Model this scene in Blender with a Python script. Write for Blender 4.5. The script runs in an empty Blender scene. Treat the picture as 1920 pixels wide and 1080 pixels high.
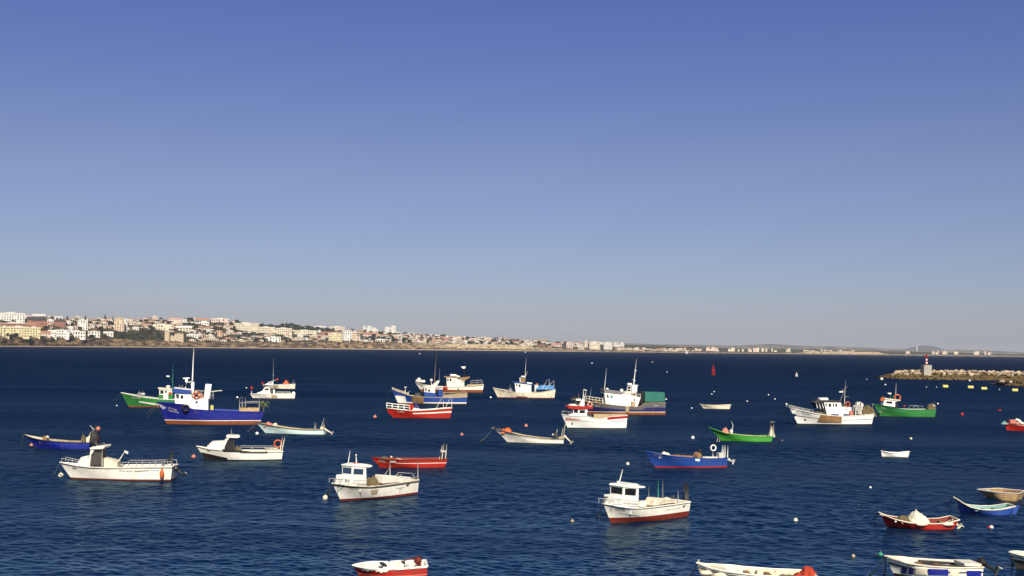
import bpy, bmesh, math, random
import numpy as np
from mathutils import Vector, Matrix, noise
R = math.radians
random.seed(7)
rng = np.random.default_rng(7)
scene = bpy.context.scene
COL = scene.collection

# ------------------------------------------------------------------ camera
# 1920x1080 picture coordinates are only used to measure the place; the camera stands 12 m above the water
F = 2133.0
H = 12.0
def horizon(px): return 641.0 + 0.0128 * px
U = Vector((0.0128, 1.0, -(horizon(960) - 540.0) / F)); U.normalize()
# sign: U.(X,-Y,-1) must vanish on the horizon line
U = Vector((0.0128, 1.0, 0.0)); U.z = -(horizon(960) - 540.0) / F; U.normalize()
Fw = Vector((0, 0, -1)); Yw = (Fw - U * Fw.dot(U)).normalized(); Xw = Yw.cross(U).normalized()
ROT = Matrix((Xw, Yw, U))                       # camera -> world
cam = bpy.data.cameras.new('camera'); camo = bpy.data.objects.new('camera', cam); COL.objects.link(camo)
cam.sensor_width = 36.0; cam.lens = 36.0 * F / 1920.0
cam.clip_start = 1.0; cam.clip_end = 80000.0
camo.matrix_world = Matrix.Translation((0, 0, H)) @ ROT.to_4x4()
scene.camera = camo
CAM = Vector((0, 0, H))
def ray(px, py):
    return ROT @ Vector(((px - 960.0) / F, -(py - 540.0) / F, -1.0))
def at(px, py, z=0.0):
    d = ray(px, py); t = (z - H) / d.z
    return CAM + d * t
def atd(px, py, dist):
    """point on the line of sight at a horizontal distance"""
    d = ray(px, py); t = dist / math.hypot(d.x, d.y)
    return CAM + d * t

# ------------------------------------------------------------------ light
SUN_EL, SUN_AZ = R(38), R(9)                   # sun behind the camera, a little to the right
sunv = Vector((math.sin(SUN_AZ) * math.cos(SUN_EL), -math.cos(SUN_AZ) * math.cos(SUN_EL), math.sin(SUN_EL)))
sl = bpy.data.lights.new('sun', 'SUN'); sl.energy = 5.0; sl.angle = R(0.5); sl.color = (1.0, 0.92, 0.76)
so = bpy.data.objects.new('sun', sl); COL.objects.link(so)
so.rotation_euler = sunv.to_track_quat('Z', 'Y').to_euler(); so.location = (0, -50, 200)
w = bpy.data.worlds.new("World"); scene.world = w; w.use_nodes = True
nt = w.node_tree; bg = nt.nodes['Background']
sky = nt.nodes.new('ShaderNodeTexSky'); sky.sky_type = 'NISHITA'; sky.sun_disc = False
sky.sun_elevation = SUN_EL
sky.sun_rotation = math.atan2(sunv.x, sunv.y)
sky.altitude = 0; sky.air_density = 1.0; sky.dust_density = 0.45; sky.ozone_density = 3.0
tint = nt.nodes.new('ShaderNodeMix'); tint.data_type = 'RGBA'; tint.blend_type = 'MULTIPLY'
tint.inputs[0].default_value = 1.0
tcw = nt.nodes.new('ShaderNodeTexCoord'); spz = nt.nodes.new('ShaderNodeSeparateXYZ'); grade = nt.nodes.new('ShaderNodeValToRGB')
nt.links.new(tcw.outputs['Generated'], spz.inputs[0]); nt.links.new(spz.outputs['Z'], grade.inputs[0]); nt.links.new(grade.outputs[0], tint.inputs[7])
for pos_, c_ in ((0.02, (0.67, 0.67, 0.90)), (0.16, (0.77, 0.685, 0.87)), (0.295, (0.63, 0.60, 1.0)), (0.40, (0.30, 0.39, 0.60)), (0.8, (0.18, 0.26, 0.38))):
    e_ = grade.color_ramp.elements.new(pos_); e_.color = (*c_, 1)
grade.color_ramp.elements.remove(grade.color_ramp.elements[0]); grade.color_ramp.elements.remove(grade.color_ramp.elements[-1])
nt.links.new(sky.outputs[0], tint.inputs[6]); nt.links.new(tint.outputs[2], bg.inputs[0]); bg.inputs[1].default_value = 0.0668
scene.view_settings.view_transform = 'Standard'; scene.view_settings.look = 'None'
scene.view_settings.exposure = 0.3; scene.view_settings.gamma = 1.0
scene.cycles.max_bounces = 6; scene.cycles.volume_bounces = 1

# ------------------------------------------------------------------ materials
MATS = {}
def new_mat(name):
    m = bpy.data.materials.new(name); m.use_nodes = True
    return m, m.node_tree, m.node_tree.nodes['Principled BSDF']
def paint(name, col, rough=0.45, dirt=0.35, dcol=(0.12, 0.085, 0.05), scale=1.6, rust=0.0, spec=0.4, streak=True):
    """weathered paint: blotches, thin vertical streaks and optional rust, all fixed to the object"""
    if name in MATS: return MATS[name]
    m, t, p = new_mat(name); N = t.nodes.new; L = t.links.new
    tc = N('ShaderNodeTexCoord'); oi = N('ShaderNodeObjectInfo')
    ad = N('ShaderNodeVectorMath'); ad.operation = 'ADD'
    sc_ = N('ShaderNodeMath'); sc_.operation = 'MULTIPLY'; sc_.inputs[1].default_value = 40
    L(oi.outputs['Random'], sc_.inputs[0]); L(tc.outputs['Object'], ad.inputs[0]); L(sc_.outputs[0], ad.inputs[1])
    n1 = N('ShaderNodeTexNoise'); n1.inputs['Scale'].default_value = scale; n1.inputs['Detail'].default_value = 6; n1.inputs['Roughness'].default_value = 0.65
    L(ad.outputs[0], n1.inputs['Vector'])
    r1 = N('ShaderNodeValToRGB'); r1.color_ramp.elements[0].position = 0.46; r1.color_ramp.elements[1].position = 0.70
    r1.color_ramp.elements[0].color = (0, 0, 0, 1); r1.color_ramp.elements[1].color = (1, 1, 1, 1)
    L(n1.outputs['Fac'], r1.inputs[0])
    mp = N('ShaderNodeMapping'); mp.inputs['Scale'].default_value = (6, 6, 0.5)
    L(ad.outputs[0], mp.inputs[0])
    n2 = N('ShaderNodeTexNoise'); n2.inputs['Scale'].default_value = 1.0; n2.inputs['Detail'].default_value = 4
    L(mp.outputs[0], n2.inputs['Vector'])
    r2 = N('ShaderNodeValToRGB'); r2.color_ramp.elements[0].position = 0.50; r2.color_ramp.elements[1].position = 0.72
    r2.color_ramp.elements[0].color = (0, 0, 0, 1); r2.color_ramp.elements[1].color = (0.6, 0.6, 0.6, 1)
    L(n2.outputs['Fac'], r2.inputs[0])
    mx = N('ShaderNodeMath'); mx.operation = 'MAXIMUM'; L(r1.outputs[0], mx.inputs[0]); L(r2.outputs[0], mx.inputs[1])
    ml = N('ShaderNodeMath'); ml.operation = 'MULTIPLY'; ml.inputs[1].default_value = dirt; L(mx.outputs[0], ml.inputs[0])
    mix = N('ShaderNodeMix'); mix.data_type = 'RGBA'
    mix.inputs[6].default_value = (*col, 1); mix.inputs[7].default_value = (*dcol, 1)
    L(ml.outputs[0], mix.inputs[0])
    out = mix.outputs[2]
    if rust > 0:
        n3 = N('ShaderNodeTexNoise'); n3.inputs['Scale'].default_value = 2.6; n3.inputs['Detail'].default_value = 8; n3.inputs['Roughness'].default_value = 0.7
        mp3 = N('ShaderNodeMapping'); mp3.inputs['Location'].default_value = (7, 3, 1); mp3.inputs['Scale'].default_value = (1, 1, 0.45)
        L(ad.outputs[0], mp3.inputs[0]); L(mp3.outputs[0], n3.inputs['Vector'])
        r3 = N('ShaderNodeValToRGB'); r3.color_ramp.elements[0].position = 0.60 - 0.16 * rust; r3.color_ramp.elements[1].position = 0.74 - 0.12 * rust
        L(n3.outputs['Fac'], r3.inputs[0])
        m3 = N('ShaderNodeMix'); m3.data_type = 'RGBA'; m3.inputs[7].default_value = (0.16, 0.06, 0.02, 1)
        L(out, m3.inputs[6]); L(r3.outputs[0], m3.inputs[0]); out = m3.outputs[2]
    L(out, p.inputs['Base Color'])
    p.inputs['Roughness'].default_value = rough; p.inputs['Specular IOR Level'].default_value = spec
    MATS[name] = m
    return m
def glass(name='cabin glass', col=(0.012, 0.014, 0.018)):
    if name in MATS: return MATS[name]
    m, t, p = new_mat(name); p.inputs['Base Color'].default_value = (*col, 1); p.inputs['Roughness'].default_value = 0.08
    MATS[name] = m; return m
def M(k):
    return MATS[k]
paint('white', (0.83, 0.79, 0.70), dirt=0.34, dcol=(0.38, 0.30, 0.20))
paint('cleanwhite', (0.88, 0.86, 0.80), dirt=0.2, dcol=(0.45, 0.40, 0.32))
paint('cream', (0.78, 0.70, 0.54), dirt=0.45, dcol=(0.35, 0.24, 0.12), rust=0.25)
paint('greywhite', (0.62, 0.62, 0.58), dirt=0.4, dcol=(0.25, 0.2, 0.15))
paint('mint', (0.60, 0.76, 0.72), dirt=0.2, dcol=(0.3, 0.35, 0.3))
paint('darkblue', (0.006, 0.014, 0.23), rough=0.4, dirt=0.6, dcol=(0.05, 0.05, 0.16), rust=0.10)
paint('blue', (0.012, 0.060, 0.29), rough=0.45, dirt=0.6, dcol=(0.05, 0.06, 0.2))
paint('blue2', (0.02, 0.065, 0.32), rough=0.45, dirt=0.45, dcol=(0.04, 0.05, 0.16))
paint('navy', (0.014, 0.017, 0.11), rough=0.45, dirt=0.5, dcol=(0.07, 0.06, 0.08))
paint('skyblue', (0.08, 0.27, 0.55), rough=0.6, dirt=0.3, dcol=(0.05, 0.13, 0.28))
paint('green', (0.03, 0.20, 0.045), rough=0.45, dirt=0.6, dcol=(0.03, 0.09, 0.03))
paint('green2', (0.06, 0.33, 0.04), rough=0.42, dirt=0.3, dcol=(0.04, 0.15, 0.03))
paint('tarpgreen', (0.02, 0.15, 0.115), rough=0.6, dirt=0.5, dcol=(0.05, 0.19, 0.17), scale=0.8)
paint('red', (0.40, 0.014, 0.006), rough=0.45, dirt=0.6, dcol=(0.18, 0.04, 0.03))
paint('darkred', (0.20, 0.018, 0.010), rough=0.5, dirt=0.4, dcol=(0.07, 0.015, 0.01))
paint('boot', (0.19, 0.022, 0.012), rough=0.55, dirt=0.6, dcol=(0.06, 0.02, 0.012))
paint('rustboot', (0.24, 0.065, 0.02), rough=0.6, dirt=0.6, dcol=(0.10, 0.03, 0.012))
paint('waterline', (0.030, 0.030, 0.012), rough=0.8, dirt=0.6, dcol=(0.015, 0.012, 0.008))  # thin darker line where the hull meets the water
paint('black', (0.012, 0.011, 0.011), rough=0.5, dirt=0.3, dcol=(0.05, 0.04, 0.03))
paint('darkgrey', (0.05, 0.048, 0.045), rough=0.5, dirt=0.4)
paint('grey', (0.22, 0.22, 0.22), rough=0.5, dirt=0.5, dcol=(0.10, 0.07, 0.05), rust=0.2)
paint('rustgrey', (0.12, 0.118, 0.13), rough=0.6, dirt=0.6, dcol=(0.09, 0.06, 0.05), rust=0.45)
paint('steel', (0.40, 0.40, 0.38), rough=0.4, dirt=0.3, dcol=(0.2, 0.14, 0.1))
paint('tan', (0.42, 0.33, 0.20), rough=0.7, dirt=0.5)
paint('wood', (0.30, 0.17, 0.07), rough=0.65, dirt=0.7, dcol=(0.10, 0.05, 0.02), scale=3)
paint('plankwood', (0.55, 0.38, 0.19), rough=0.7, dirt=0.7, dcol=(0.18, 0.09, 0.04), scale=2.5)
paint('orange', (0.52, 0.11, 0.02), rough=0.5, dirt=0.3, dcol=(0.3, 0.06, 0.02))
paint('pink', (0.55, 0.20, 0.15), rough=0.5, dirt=0.3, dcol=(0.4, 0.08, 0.06))
paint('yellow', (0.60, 0.55, 0.14), rough=0.5, dirt=0.25)
paint('aqua', (0.20, 0.36, 0.33), rough=0.6, dirt=0.4, dcol=(0.1, 0.16, 0.14))
paint('buoygreen', (0.03, 0.28, 0.17), rough=0.5, dirt=0.3)
paint('net', (0.16, 0.12, 0.06), rough=0.95, dirt=0.9, dcol=(0.03, 0.025, 0.015), scale=9)
paint('netwhite', (0.72, 0.68, 0.55), rough=0.95, dirt=0.5, dcol=(0.35, 0.3, 0.2), scale=7)
paint('netred', (0.45, 0.05, 0.02), rough=0.95, dirt=0.7, dcol=(0.15, 0.015, 0.01), scale=9)
paint('rope', (0.42, 0.40, 0.33), rough=0.9, dirt=0.3)
paint('ropegreen', (0.08, 0.30, 0.22), rough=0.9, dirt=0.3)
paint('concrete', (0.42, 0.39, 0.34), rough=0.9, dirt=0.5, dcol=(0.2, 0.16, 0.12), scale=0.8)
paint('limestone', (0.50, 0.40, 0.28), rough=0.95, dirt=0.9, dcol=(0.26, 0.19, 0.12), scale=0.9)
paint('algaerock', (0.13, 0.085, 0.035), rough=0.9, dirt=0.8, dcol=(0.04, 0.03, 0.014), scale=1.1)
paint('palmleaf', (0.16, 0.20, 0.06), rough=0.7, dirt=0.5, dcol=(0.28, 0.28, 0.12), scale=5)
glass()
paint('bark', (0.12, 0.08, 0.05), rough=1, dirt=0.5, scale=1)
glass('bluish glass', (0.03, 0.06, 0.11))

# ------------------------------------------------------------------ mesh helpers
def make(name, verts, faces, mats, parent=None, midx=None, smooth=False):
    me = bpy.data.meshes.new(name)
    me.from_pydata([tuple(v) for v in verts], [], faces)
    for k in (mats if isinstance(mats, (list, tuple)) else [mats]):
        me.materials.append(M(k) if isinstance(k, str) else k)
    if midx: me.polygons.foreach_set('material_index', midx)
    if smooth: me.polygons.foreach_set('use_smooth', [True] * len(me.polygons))
    me.update()
    o = bpy.data.objects.new(name, me); COL.objects.link(o)
    if parent: o.parent = parent
    return o
def empty(name, loc=(0, 0, 0), rz=0.0):
    o = bpy.data.objects.new(name, None); o.empty_display_size = 0.3
    o.location = loc; o.rotation_euler = (0, 0, rz); COL.objects.link(o); return o
def tag(o, label=None, cat=None, group=None, kind=None):
    if label: o['label'] = label
    if cat: o['category'] = cat
    if group: o['group'] = group
    if kind: o['kind'] = kind
    return o
class MB:
    def __init__(s): s.v = []; s.f = []; s.m = []
    def add(s, vs, fs, mi=0):
        b = len(s.v); s.v += [tuple(v) for v in vs]
        s.f += [tuple(b + i for i in f) for f in fs]; s.m += [mi] * len(fs)
    def tube(s, pts, r, n=6, mi=0, r2=None):
        pts = [Vector(p) for p in pts]; rings = []
        for i, p in enumerate(pts):
            d = (pts[min(i + 1, len(pts) - 1)] - pts[max(i - 1, 0)]).normalized()
            a = Vector((0, 0, 1)) if abs(d.z) < 0.9 else Vector((1, 0, 0))
            u = d.cross(a).normalized(); v = d.cross(u)
            rr = r if r2 is None else r + (r2 - r) * i / (len(pts) - 1)
            rings.append([p + (u * math.cos(2 * math.pi * k / n) + v * math.sin(2 * math.pi * k / n)) * rr for k in range(n)])
        vs = [v for q in rings for v in q]; fs = []
        for i in range(len(pts) - 1):
            for k in range(n):
                k2 = (k + 1) % n; fs.append((i * n + k, i * n + k2, (i + 1) * n + k2, (i + 1) * n + k))
        fs.append(tuple(range(n))); fs.append(tuple(reversed(range((len(pts) - 1) * n, len(pts) * n))))
        s.add(vs, fs, mi)
    def box(s, a, b, mi=0):
        x0, y0, z0 = a; x1, y1, z1 = b
        s.add([(x0, y0, z0), (x1, y0, z0), (x1, y1, z0), (x0, y1, z0), (x0, y0, z1), (x1, y0, z1), (x1, y1, z1), (x0, y1, z1)],
              [(0, 3, 2, 1), (4, 5, 6, 7), (0, 1, 5, 4), (1, 2, 6, 5), (2, 3, 7, 6), (3, 0, 4, 7)], mi)
    def ball(s, c, rx, ry=None, rz=None, n=12, mi=0, noise=0.0, seed=0):
        ry = rx if ry is None else ry; rz = rx if rz is None else rz
        h = n // 2; vs = []; rd = random.Random(seed)
        for i in range(h + 1):
            ph = math.pi * i / h
            for k in range(n):
                th = 2 * math.pi * k / n; q = 1 + noise * (rd.random() - 0.5)
                vs.append((c[0] + rx * q * math.sin(ph) * math.cos(th), c[1] + ry * q * math.sin(ph) * math.sin(th), c[2] + rz * q * math.cos(ph)))
        fs = [(i * n + k, (i + 1) * n + k, (i + 1) * n + (k + 1) % n, i * n + (k + 1) % n) for i in range(h) for k in range(n)]
        s.add(vs, fs, mi)
    def torus(s, c, r1, r2, rot=None, n=20, m=8, mi=0, alt=None):
        vs = []; rot = rot or Matrix.Identity(3)
        for i in range(n):
            a = 2 * math.pi * i / n
            for k in range(m):
                b = 2 * math.pi * k / m
                v = Vector(((r1 + r2 * math.cos(b)) * math.cos(a), r2 * math.sin(b), (r1 + r2 * math.cos(b)) * math.sin(a)))
                vs.append(Vector(c) + rot @ v)
        for i in range(n):
            fs = [(i * m + k, i * m + (k + 1) % m, ((i + 1) % n) * m + (k + 1) % m, ((i + 1) % n) * m + k) for k in range(m)]
            if i == 0: b = len(s.v); s.v += [tuple(v) for v in vs]
            s.f += [tuple(b + q for q in f) for f in fs]
            s.m += [(alt if (alt is not None and (i % (n // 4)) == 0) else mi)] * m
    def cyl(s, p0, p1, r, n=12, mi=0, r2=None): s.tube([p0, p1], r, n, mi, r2)
    def prism(s, prof, y0, y1, mi=0):
        """prof: (x,z) outline, extruded from y0 to y1"""
        n = len(prof)
        vs = [(x, y0, z) for x, z in prof] + [(x, y1, z) for x, z in prof]
        ar = sum(prof[i][0] * prof[(i + 1) % n][1] - prof[(i + 1) % n][0] * prof[i][1] for i in range(n))
        a = tuple(range(n)); b = tuple(range(2 * n - 1, n - 1, -1))
        sd = [(i, n + i, n + (i + 1) % n, (i + 1) % n) for i in range(n)]
        if ar < 0: a, b, sd = a[::-1], b[::-1], [f[::-1] for f in sd]
        s.add(vs, [a, b] + sd, mi)
    def build(s, name, mats, parent=None, smooth=False, bevel=0.0):
        o = make(name, s.v, s.f, mats, parent, s.m, smooth)
        if bevel > 0:
            bm = bmesh.new(); bm.from_mesh(o.data)
            bmesh.ops.bevel(bm, geom=bm.edges[:], offset=bevel, segments=1, affect='EDGES', clamp_overlap=True)
            bm.to_mesh(o.data); bm.free()
        return o

# ------------------------------------------------------------------ water
def build_water():
    rows = []; y = 46.0
    while y < 1700: rows.append(y); y *= 1.002
    rows = np.array(rows); ncol = 960
    ang = np.linspace(R(-43), R(43), ncol)
    X = np.outer(rows, np.sin(ang)); Y = np.outer(rows, np.cos(ang))
    cell = np.repeat((rows * 0.002)[:, None], ncol, 1)
    Z = np.zeros_like(X); S2 = np.zeros_like(X)
    nw = 90
    lam = np.exp(np.linspace(np.log(0.27), np.log(5.0), nw)) * rng.uniform(0.93, 1.07, nw)
    T2 = 0.0
    # gust patches: the chop is stronger in some bands than others
    patch = np.ones_like(X)
    for k in range(9):
        l = rng.uniform(25, 120); th = rng.normal(0, 0.35)
        kx, ky = 2 * np.pi / l / 3.0 * np.cos(th), 2 * np.pi / l * np.cos(th * 0.7)
        patch += 0.13 * np.sin(kx * X + ky * Y + rng.uniform(0, 6.28))
    patch = np.clip(patch, 0.45, 1.6)
    for i in range(nw):
        l = lam[i]; k = 2 * np.pi / l
        th = R(72) + rng.normal(0, 0.9)              # wind blows from the left front
        slope = 0.025 * (1.5 if l < 0.9 else (0.7 if l < 1.8 else 0.35)); T2 += 0.5 * slope ** 2
        a = slope / k
        att = np.clip((l - 2.2 * cell) / (2.5 * cell), 0, 1)
        ph = k * (np.cos(th) * X + np.sin(th) * Y) + rng.uniform(0, 6.28)
        s_ = np.sin(ph)
        Z += a * att * patch * (s_ + 0.25 * np.cos(2 * ph))
        S2 += 0.5 * (slope ** 2) * (1 - att ** 2)
    rough = S2 / T2                                  # share of the chop too fine for the mesh
    nr = len(rows)
    v = np.stack([X, Y, Z], -1).reshape(-1, 3)
    idx = np.arange(nr * ncol).reshape(nr, ncol)
    q = np.stack([idx[:-1, :-1], idx[:-1, 1:], idx[1:, 1:], idx[1:, :-1]], -1).reshape(-1, 4)
    # the far sheet
    rr = np.array([1.0, 40, 300, 1500, 4000, 9000, 16000, 27000.0]); na = 72
    a2 = np.linspace(0, 2 * np.pi, na, endpoint=False)
    fx = np.outer(rr, np.sin(a2)); fy = np.outer(rr, np.cos(a2))
    v2 = np.stack([fx, fy, np.full_like(fx, -0.45)], -1).reshape(-1, 3)
    b = len(v); i2 = np.arange(len(rr) * na).reshape(len(rr), na) + b
    n2 = np.roll(i2, -1, 1)
    q2 = np.stack([i2[:-1], n2[:-1], n2[1:], i2[1:]], -1).reshape(-1, 4)
    v = np.concatenate([v, v2]); q = np.concatenate([q, q2])
    ro = np.concatenate([rough.reshape(-1), np.full(len(v2), float(rough.max()))])
    me = bpy.data.meshes.new('water')
    me.vertices.add(len(v)); me.vertices.foreach_set('co', v.astype(np.float32).ravel())
    me.loops.add(q.size); me.loops.foreach_set('vertex_index', q.astype(np.int32).ravel())
    me.polygons.add(len(q)); me.polygons.foreach_set('loop_start', np.arange(0, q.size, 4, dtype=np.int32))
    me.update(calc_edges=True)
    me.polygons.foreach_set('use_smooth', np.ones(len(q), dtype=bool))
    at_ = me.attributes.new('chop', 'FLOAT', 'POINT'); at_.data.foreach_set('value', ro.astype(np.float32))
    m, t, p = new_mat('sea water'); N = t.nodes.new; L = t.links.new
    t.nodes.remove(p); out = t.nodes['Material Output']
    ge = N('ShaderNodeNewGeometry')
    aa = N('ShaderNodeAttribute'); aa.attribute_name = 'chop'
    def nz(sc, det, sx, sy, rot=0.0):
        mp = N('ShaderNodeMapping'); mp.inputs['Scale'].default_value = (sx, sy, 1); mp.inputs['Rotation'].default_value = (0, 0, rot)
        n = N('ShaderNodeTexNoise'); n.inputs['Scale'].default_value = sc; n.inputs['Detail'].default_value = det; n.inputs['Roughness'].default_value = 0.6
        L(ge.outputs['Position'], mp.inputs[0]); L(mp.outputs[0], n.inputs['Vector']); return n
    def mth(op, a, b):
        n = N('ShaderNodeMath'); n.operation = op
        for i, q in enumerate((a, b)):
            if isinstance(q, (int, float)): n.inputs[i].default_value = q
            else: L(q, n.inputs[i])
        return n.outputs[0]
    n1 = nz(7.0, 3, 0.5, 1.0, R(14))
    bp = N('ShaderNodeBump'); bp.inputs['Strength'].default_value = 1.0; bp.inputs['Distance'].default_value = 0.02
    L(n1.outputs['Fac'], bp.inputs['Height'])
    body = N('ShaderNodeBsdfDiffuse'); L(bp.outputs[0], body.inputs['Normal'])
    n0 = nz(1, 3, 0.006, 0.02)
    cr = N('ShaderNodeValToRGB'); cr.color_ramp.elements[0].position = 0.35; cr.color_ramp.elements[1].position = 0.7
    cr.color_ramp.elements[0].color = (0.0003, 0.0085, 0.037, 1); cr.color_ramp.elements[1].color = (0.0005, 0.0118, 0.048, 1)
    L(n0.outputs['Fac'], cr.inputs[0]); L(cr.outputs[0], body.inputs['Color'])
    gl = N('ShaderNodeBsdfGlossy'); gl.inputs['Color'].default_value = (0.68, 0.93, 1.0, 1); L(bp.outputs[0], gl.inputs['Normal'])
    rg = N('ShaderNodeMapRange'); rg.inputs[1].default_value = 0; rg.inputs[2].default_value = 1; rg.inputs[3].default_value = 0.04; rg.inputs[4].default_value = 0.36; L(aa.outputs['Fac'], rg.inputs[0]); L(rg.outputs[0], gl.inputs['Roughness'])
    fr = N('ShaderNodeFresnel'); fr.inputs['IOR'].default_value = 1.333; L(bp.outputs[0], fr.inputs['Normal'])
    # a choppy sea mirrors less than a flat one: unresolved wave facets lower the reflectance; wind streaks vary it
    eff = N('ShaderNodeMapRange'); eff.inputs[1].default_value = 0; eff.inputs[2].default_value = 1; eff.inputs[3].default_value = 1.15; eff.inputs[4].default_value = 0.012
    L(mth('POWER', aa.outputs['Fac'], 1.1), eff.inputs[0])
    n2 = nz(1, 4, 0.0035, 0.03); st = N('ShaderNodeMapRange'); st.inputs[1].default_value = 0.35; st.inputs[2].default_value = 0.68; st.inputs[3].default_value = 0.6; st.inputs[4].default_value = 1.5
    L(n2.outputs['Fac'], st.inputs[0])
    fac = mth('MULTIPLY', mth('MULTIPLY', mth('MULTIPLY', mth('POWER', fr.outputs[0], 1.45), 1.5), eff.outputs[0]), st.outputs[0])
    mix = N('ShaderNodeMixShader'); L(mth('MINIMUM', fac, 0.92), mix.inputs[0]); L(body.outputs[0], mix.inputs[1]); L(gl.outputs[0], mix.inputs[2]); L(mix.outputs[0], out.inputs['Surface'])
    me.materials.append(m)
    o = bpy.data.objects.new('water', me); COL.objects.link(o)
    tag(o, 'dark blue choppy harbour water stretching to the far coast', kind='structure')
    return o
build_water()
# ------------------------------------------------------------------ far coast: terrain
def ip(x, tab): 
    return float(np.interp(x, [a for a, _ in tab], [b for _, b in tab]))
DIST = [(-800, 1900), (-300, 2500), (0, 3000), (240, 3800), (460, 4400), (680, 4900), (900, 5400), (1120, 6000), (1400, 7000), (1900, 8600), (2200, 9500)]
SHORE = [(-800, 646), (-300, 648), (0, 649.6), (240, 650.8), (460, 652.7), (680, 655.2), (900, 657.0), (1120, 659.9), (1400, 662.9), (1900, 668.5), (2200, 672)]
CLIFF = [(-800, 630), (-300, 631), (0, 632.5), (150, 634), (240, 637), (330, 641), (420, 642), (500, 642), (660, 641), (760, 643), (860, 645), (960, 646.5), (1010, 650), (1060, 654), (1110, 656.5), (1400, 661), (1490, 661.5), (1515, 659), (1640, 659.8), (1665, 664), (1900, 666.8), (2200, 670)]
RIDGE = [(-800, 600), (-300, 590), (0, 596), (60, 598), (130, 600), (240, 599), (350, 599.5), (440, 604), (500, 610), (600, 616), (640, 620.5), (690, 622), (760, 628), (860, 634), (950, 638), (1010, 643), (1100, 644.5), (1150, 646), (1230, 648), (1400, 654), (1520, 655), (1640, 657.5), (1900, 664), (2200, 668)]
def coast_pt(px, v):
    """v 0 = water's edge, 0.12 = top of the low cliff, 1 = ridge, >1 = behind the ridge"""
    D = ip(px, DIST)
    if v <= 0.12:
        k = v / 0.12; py = ip(px, SHORE) + (ip(px, CLIFF) - ip(px, SHORE)) * k; d = D * (1 + 0.012 * k)
    else:
        k = (v - 0.12) / 0.88; py = ip(px, CLIFF) + (ip(px, RIDGE) - ip(px, CLIFF)) * min(k, 1.0) ** 0.9
        d = D * (1.012 + 0.22 * k)
    p = atd(px, py, d)
    if v > 1: p.z -= (v - 1) * 120
    return p
def hill_v(px, py):
    c, r = ip(px, CLIFF), ip(px, RIDGE)
    k = max(0.0, min(1.0, (c - py) / (c - r))) ** (1 / 0.9)
    return 0.12 + 0.88 * k
def hill_pt(px, py): return coast_pt(px, hill_v(px, py))
def terrain_mat():
    m, t, p = new_mat('coast ground'); N = t.nodes.new; L = t.links.new
    ge = N('ShaderNodeNewGeometry'); at_ = N('ShaderNodeAttribute'); at_.attribute_name = 'hillv'
    n = N('ShaderNodeTexNoise'); n.inputs['Scale'].default_value = 0.05; n.inputs['Detail'].default_value = 8; n.inputs['Roughness'].default_value = 0.7
    mp = N('ShaderNodeMapping'); mp.inputs['Scale'].default_value = (1, 0.4, 2.2)
    L(ge.outputs['Position'], mp.inputs[0]); L(mp.outputs[0], n.inputs['Vector'])
    veg = N('ShaderNodeValToRGB'); e = veg.color_ramp.elements
    e[0].position = 0.44; e[0].color = (0.020, 0.024, 0.011, 1); e[1].position = 0.72; e[1].color = (0.30, 0.22, 0.13, 1)
    x = e.new(0.53); x.color = (0.055, 0.052, 0.022, 1); x = e.new(0.61); x.color = (0.20, 0.14, 0.08, 1)
    L(n.outputs['Fac'], veg.inputs[0])
    n2 = N('ShaderNodeTexNoise'); n2.inputs['Scale'].default_value = 0.05; n2.inputs['Detail'].default_value = 8; n2.inputs['Roughness'].default_value = 0.75
    L(mp.outputs[0], n2.inputs['Vector'])
    cl = N('ShaderNodeValToRGB'); e = cl.color_ramp.elements
    e[0].position = 0.41; e[0].color = (0.018, 0.014, 0.010, 1); e[1].position = 0.62; e[1].color = (0.42, 0.30, 0.17, 1)
    x = e.new(0.47); x.color = (0.10, 0.072, 0.036, 1); x = e.new(0.54); x.color = (0.22, 0.14, 0.08, 1)
    L(n2.outputs['Fac'], cl.inputs[0])
    mr = N('ShaderNodeMapRange'); mr.inputs[1].default_value = 0.11; mr.inputs[2].default_value = 0.15; L(at_.outputs['Fac'], mr.inputs[0])
    mx = N('ShaderNodeMix'); mx.data_type = 'RGBA'; L(mr.outputs[0], mx.inputs[0]); L(cl.outputs[0], mx.inputs[6]); L(veg.outputs[0], mx.inputs[7])
    # beach strip at the water's edge
    ms = N('ShaderNodeMapRange'); ms.inputs[1].default_value = 0.014; ms.inputs[2].default_value = 0.022; L(at_.outputs['Fac'], ms.inputs[0])
    m2 = N('ShaderNodeMix'); m2.data_type = 'RGBA'; L(ms.outputs[0], m2.inputs[0]); m2.inputs[6].default_value = (0.40, 0.31, 0.22, 1); L(mx.outputs[2], m2.inputs[7])
    # bare sandstone bluffs on the eastern headland
    at2 = N('ShaderNodeAttribute'); at2.attribute_name = 'bluff'
    m3 = N('ShaderNodeMix'); m3.data_type = 'RGBA'; m3.inputs[7].default_value = (0.52, 0.40, 0.25, 1)
    ml = N('ShaderNodeMath'); ml.operation = 'MULTIPLY'; L(at2.outputs['Fac'], ml.inputs[0])
    r3 = N('ShaderNodeMapRange'); r3.inputs[1].default_value = 0.38; r3.inputs[2].default_value = 0.5; L(n2.outputs['Fac'], r3.inputs[0]); L(r3.outputs[0], ml.inputs[1])
    L(ml.outputs[0], m3.inputs[0]); L(m2.outputs[2], m3.inputs[6])
    L(m3.outputs[2], p.inputs['Base Color']); p.inputs['Roughness'].default_value = 1.0; p.inputs['Specular IOR Level'].default_value = 0.1
    return m
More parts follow.
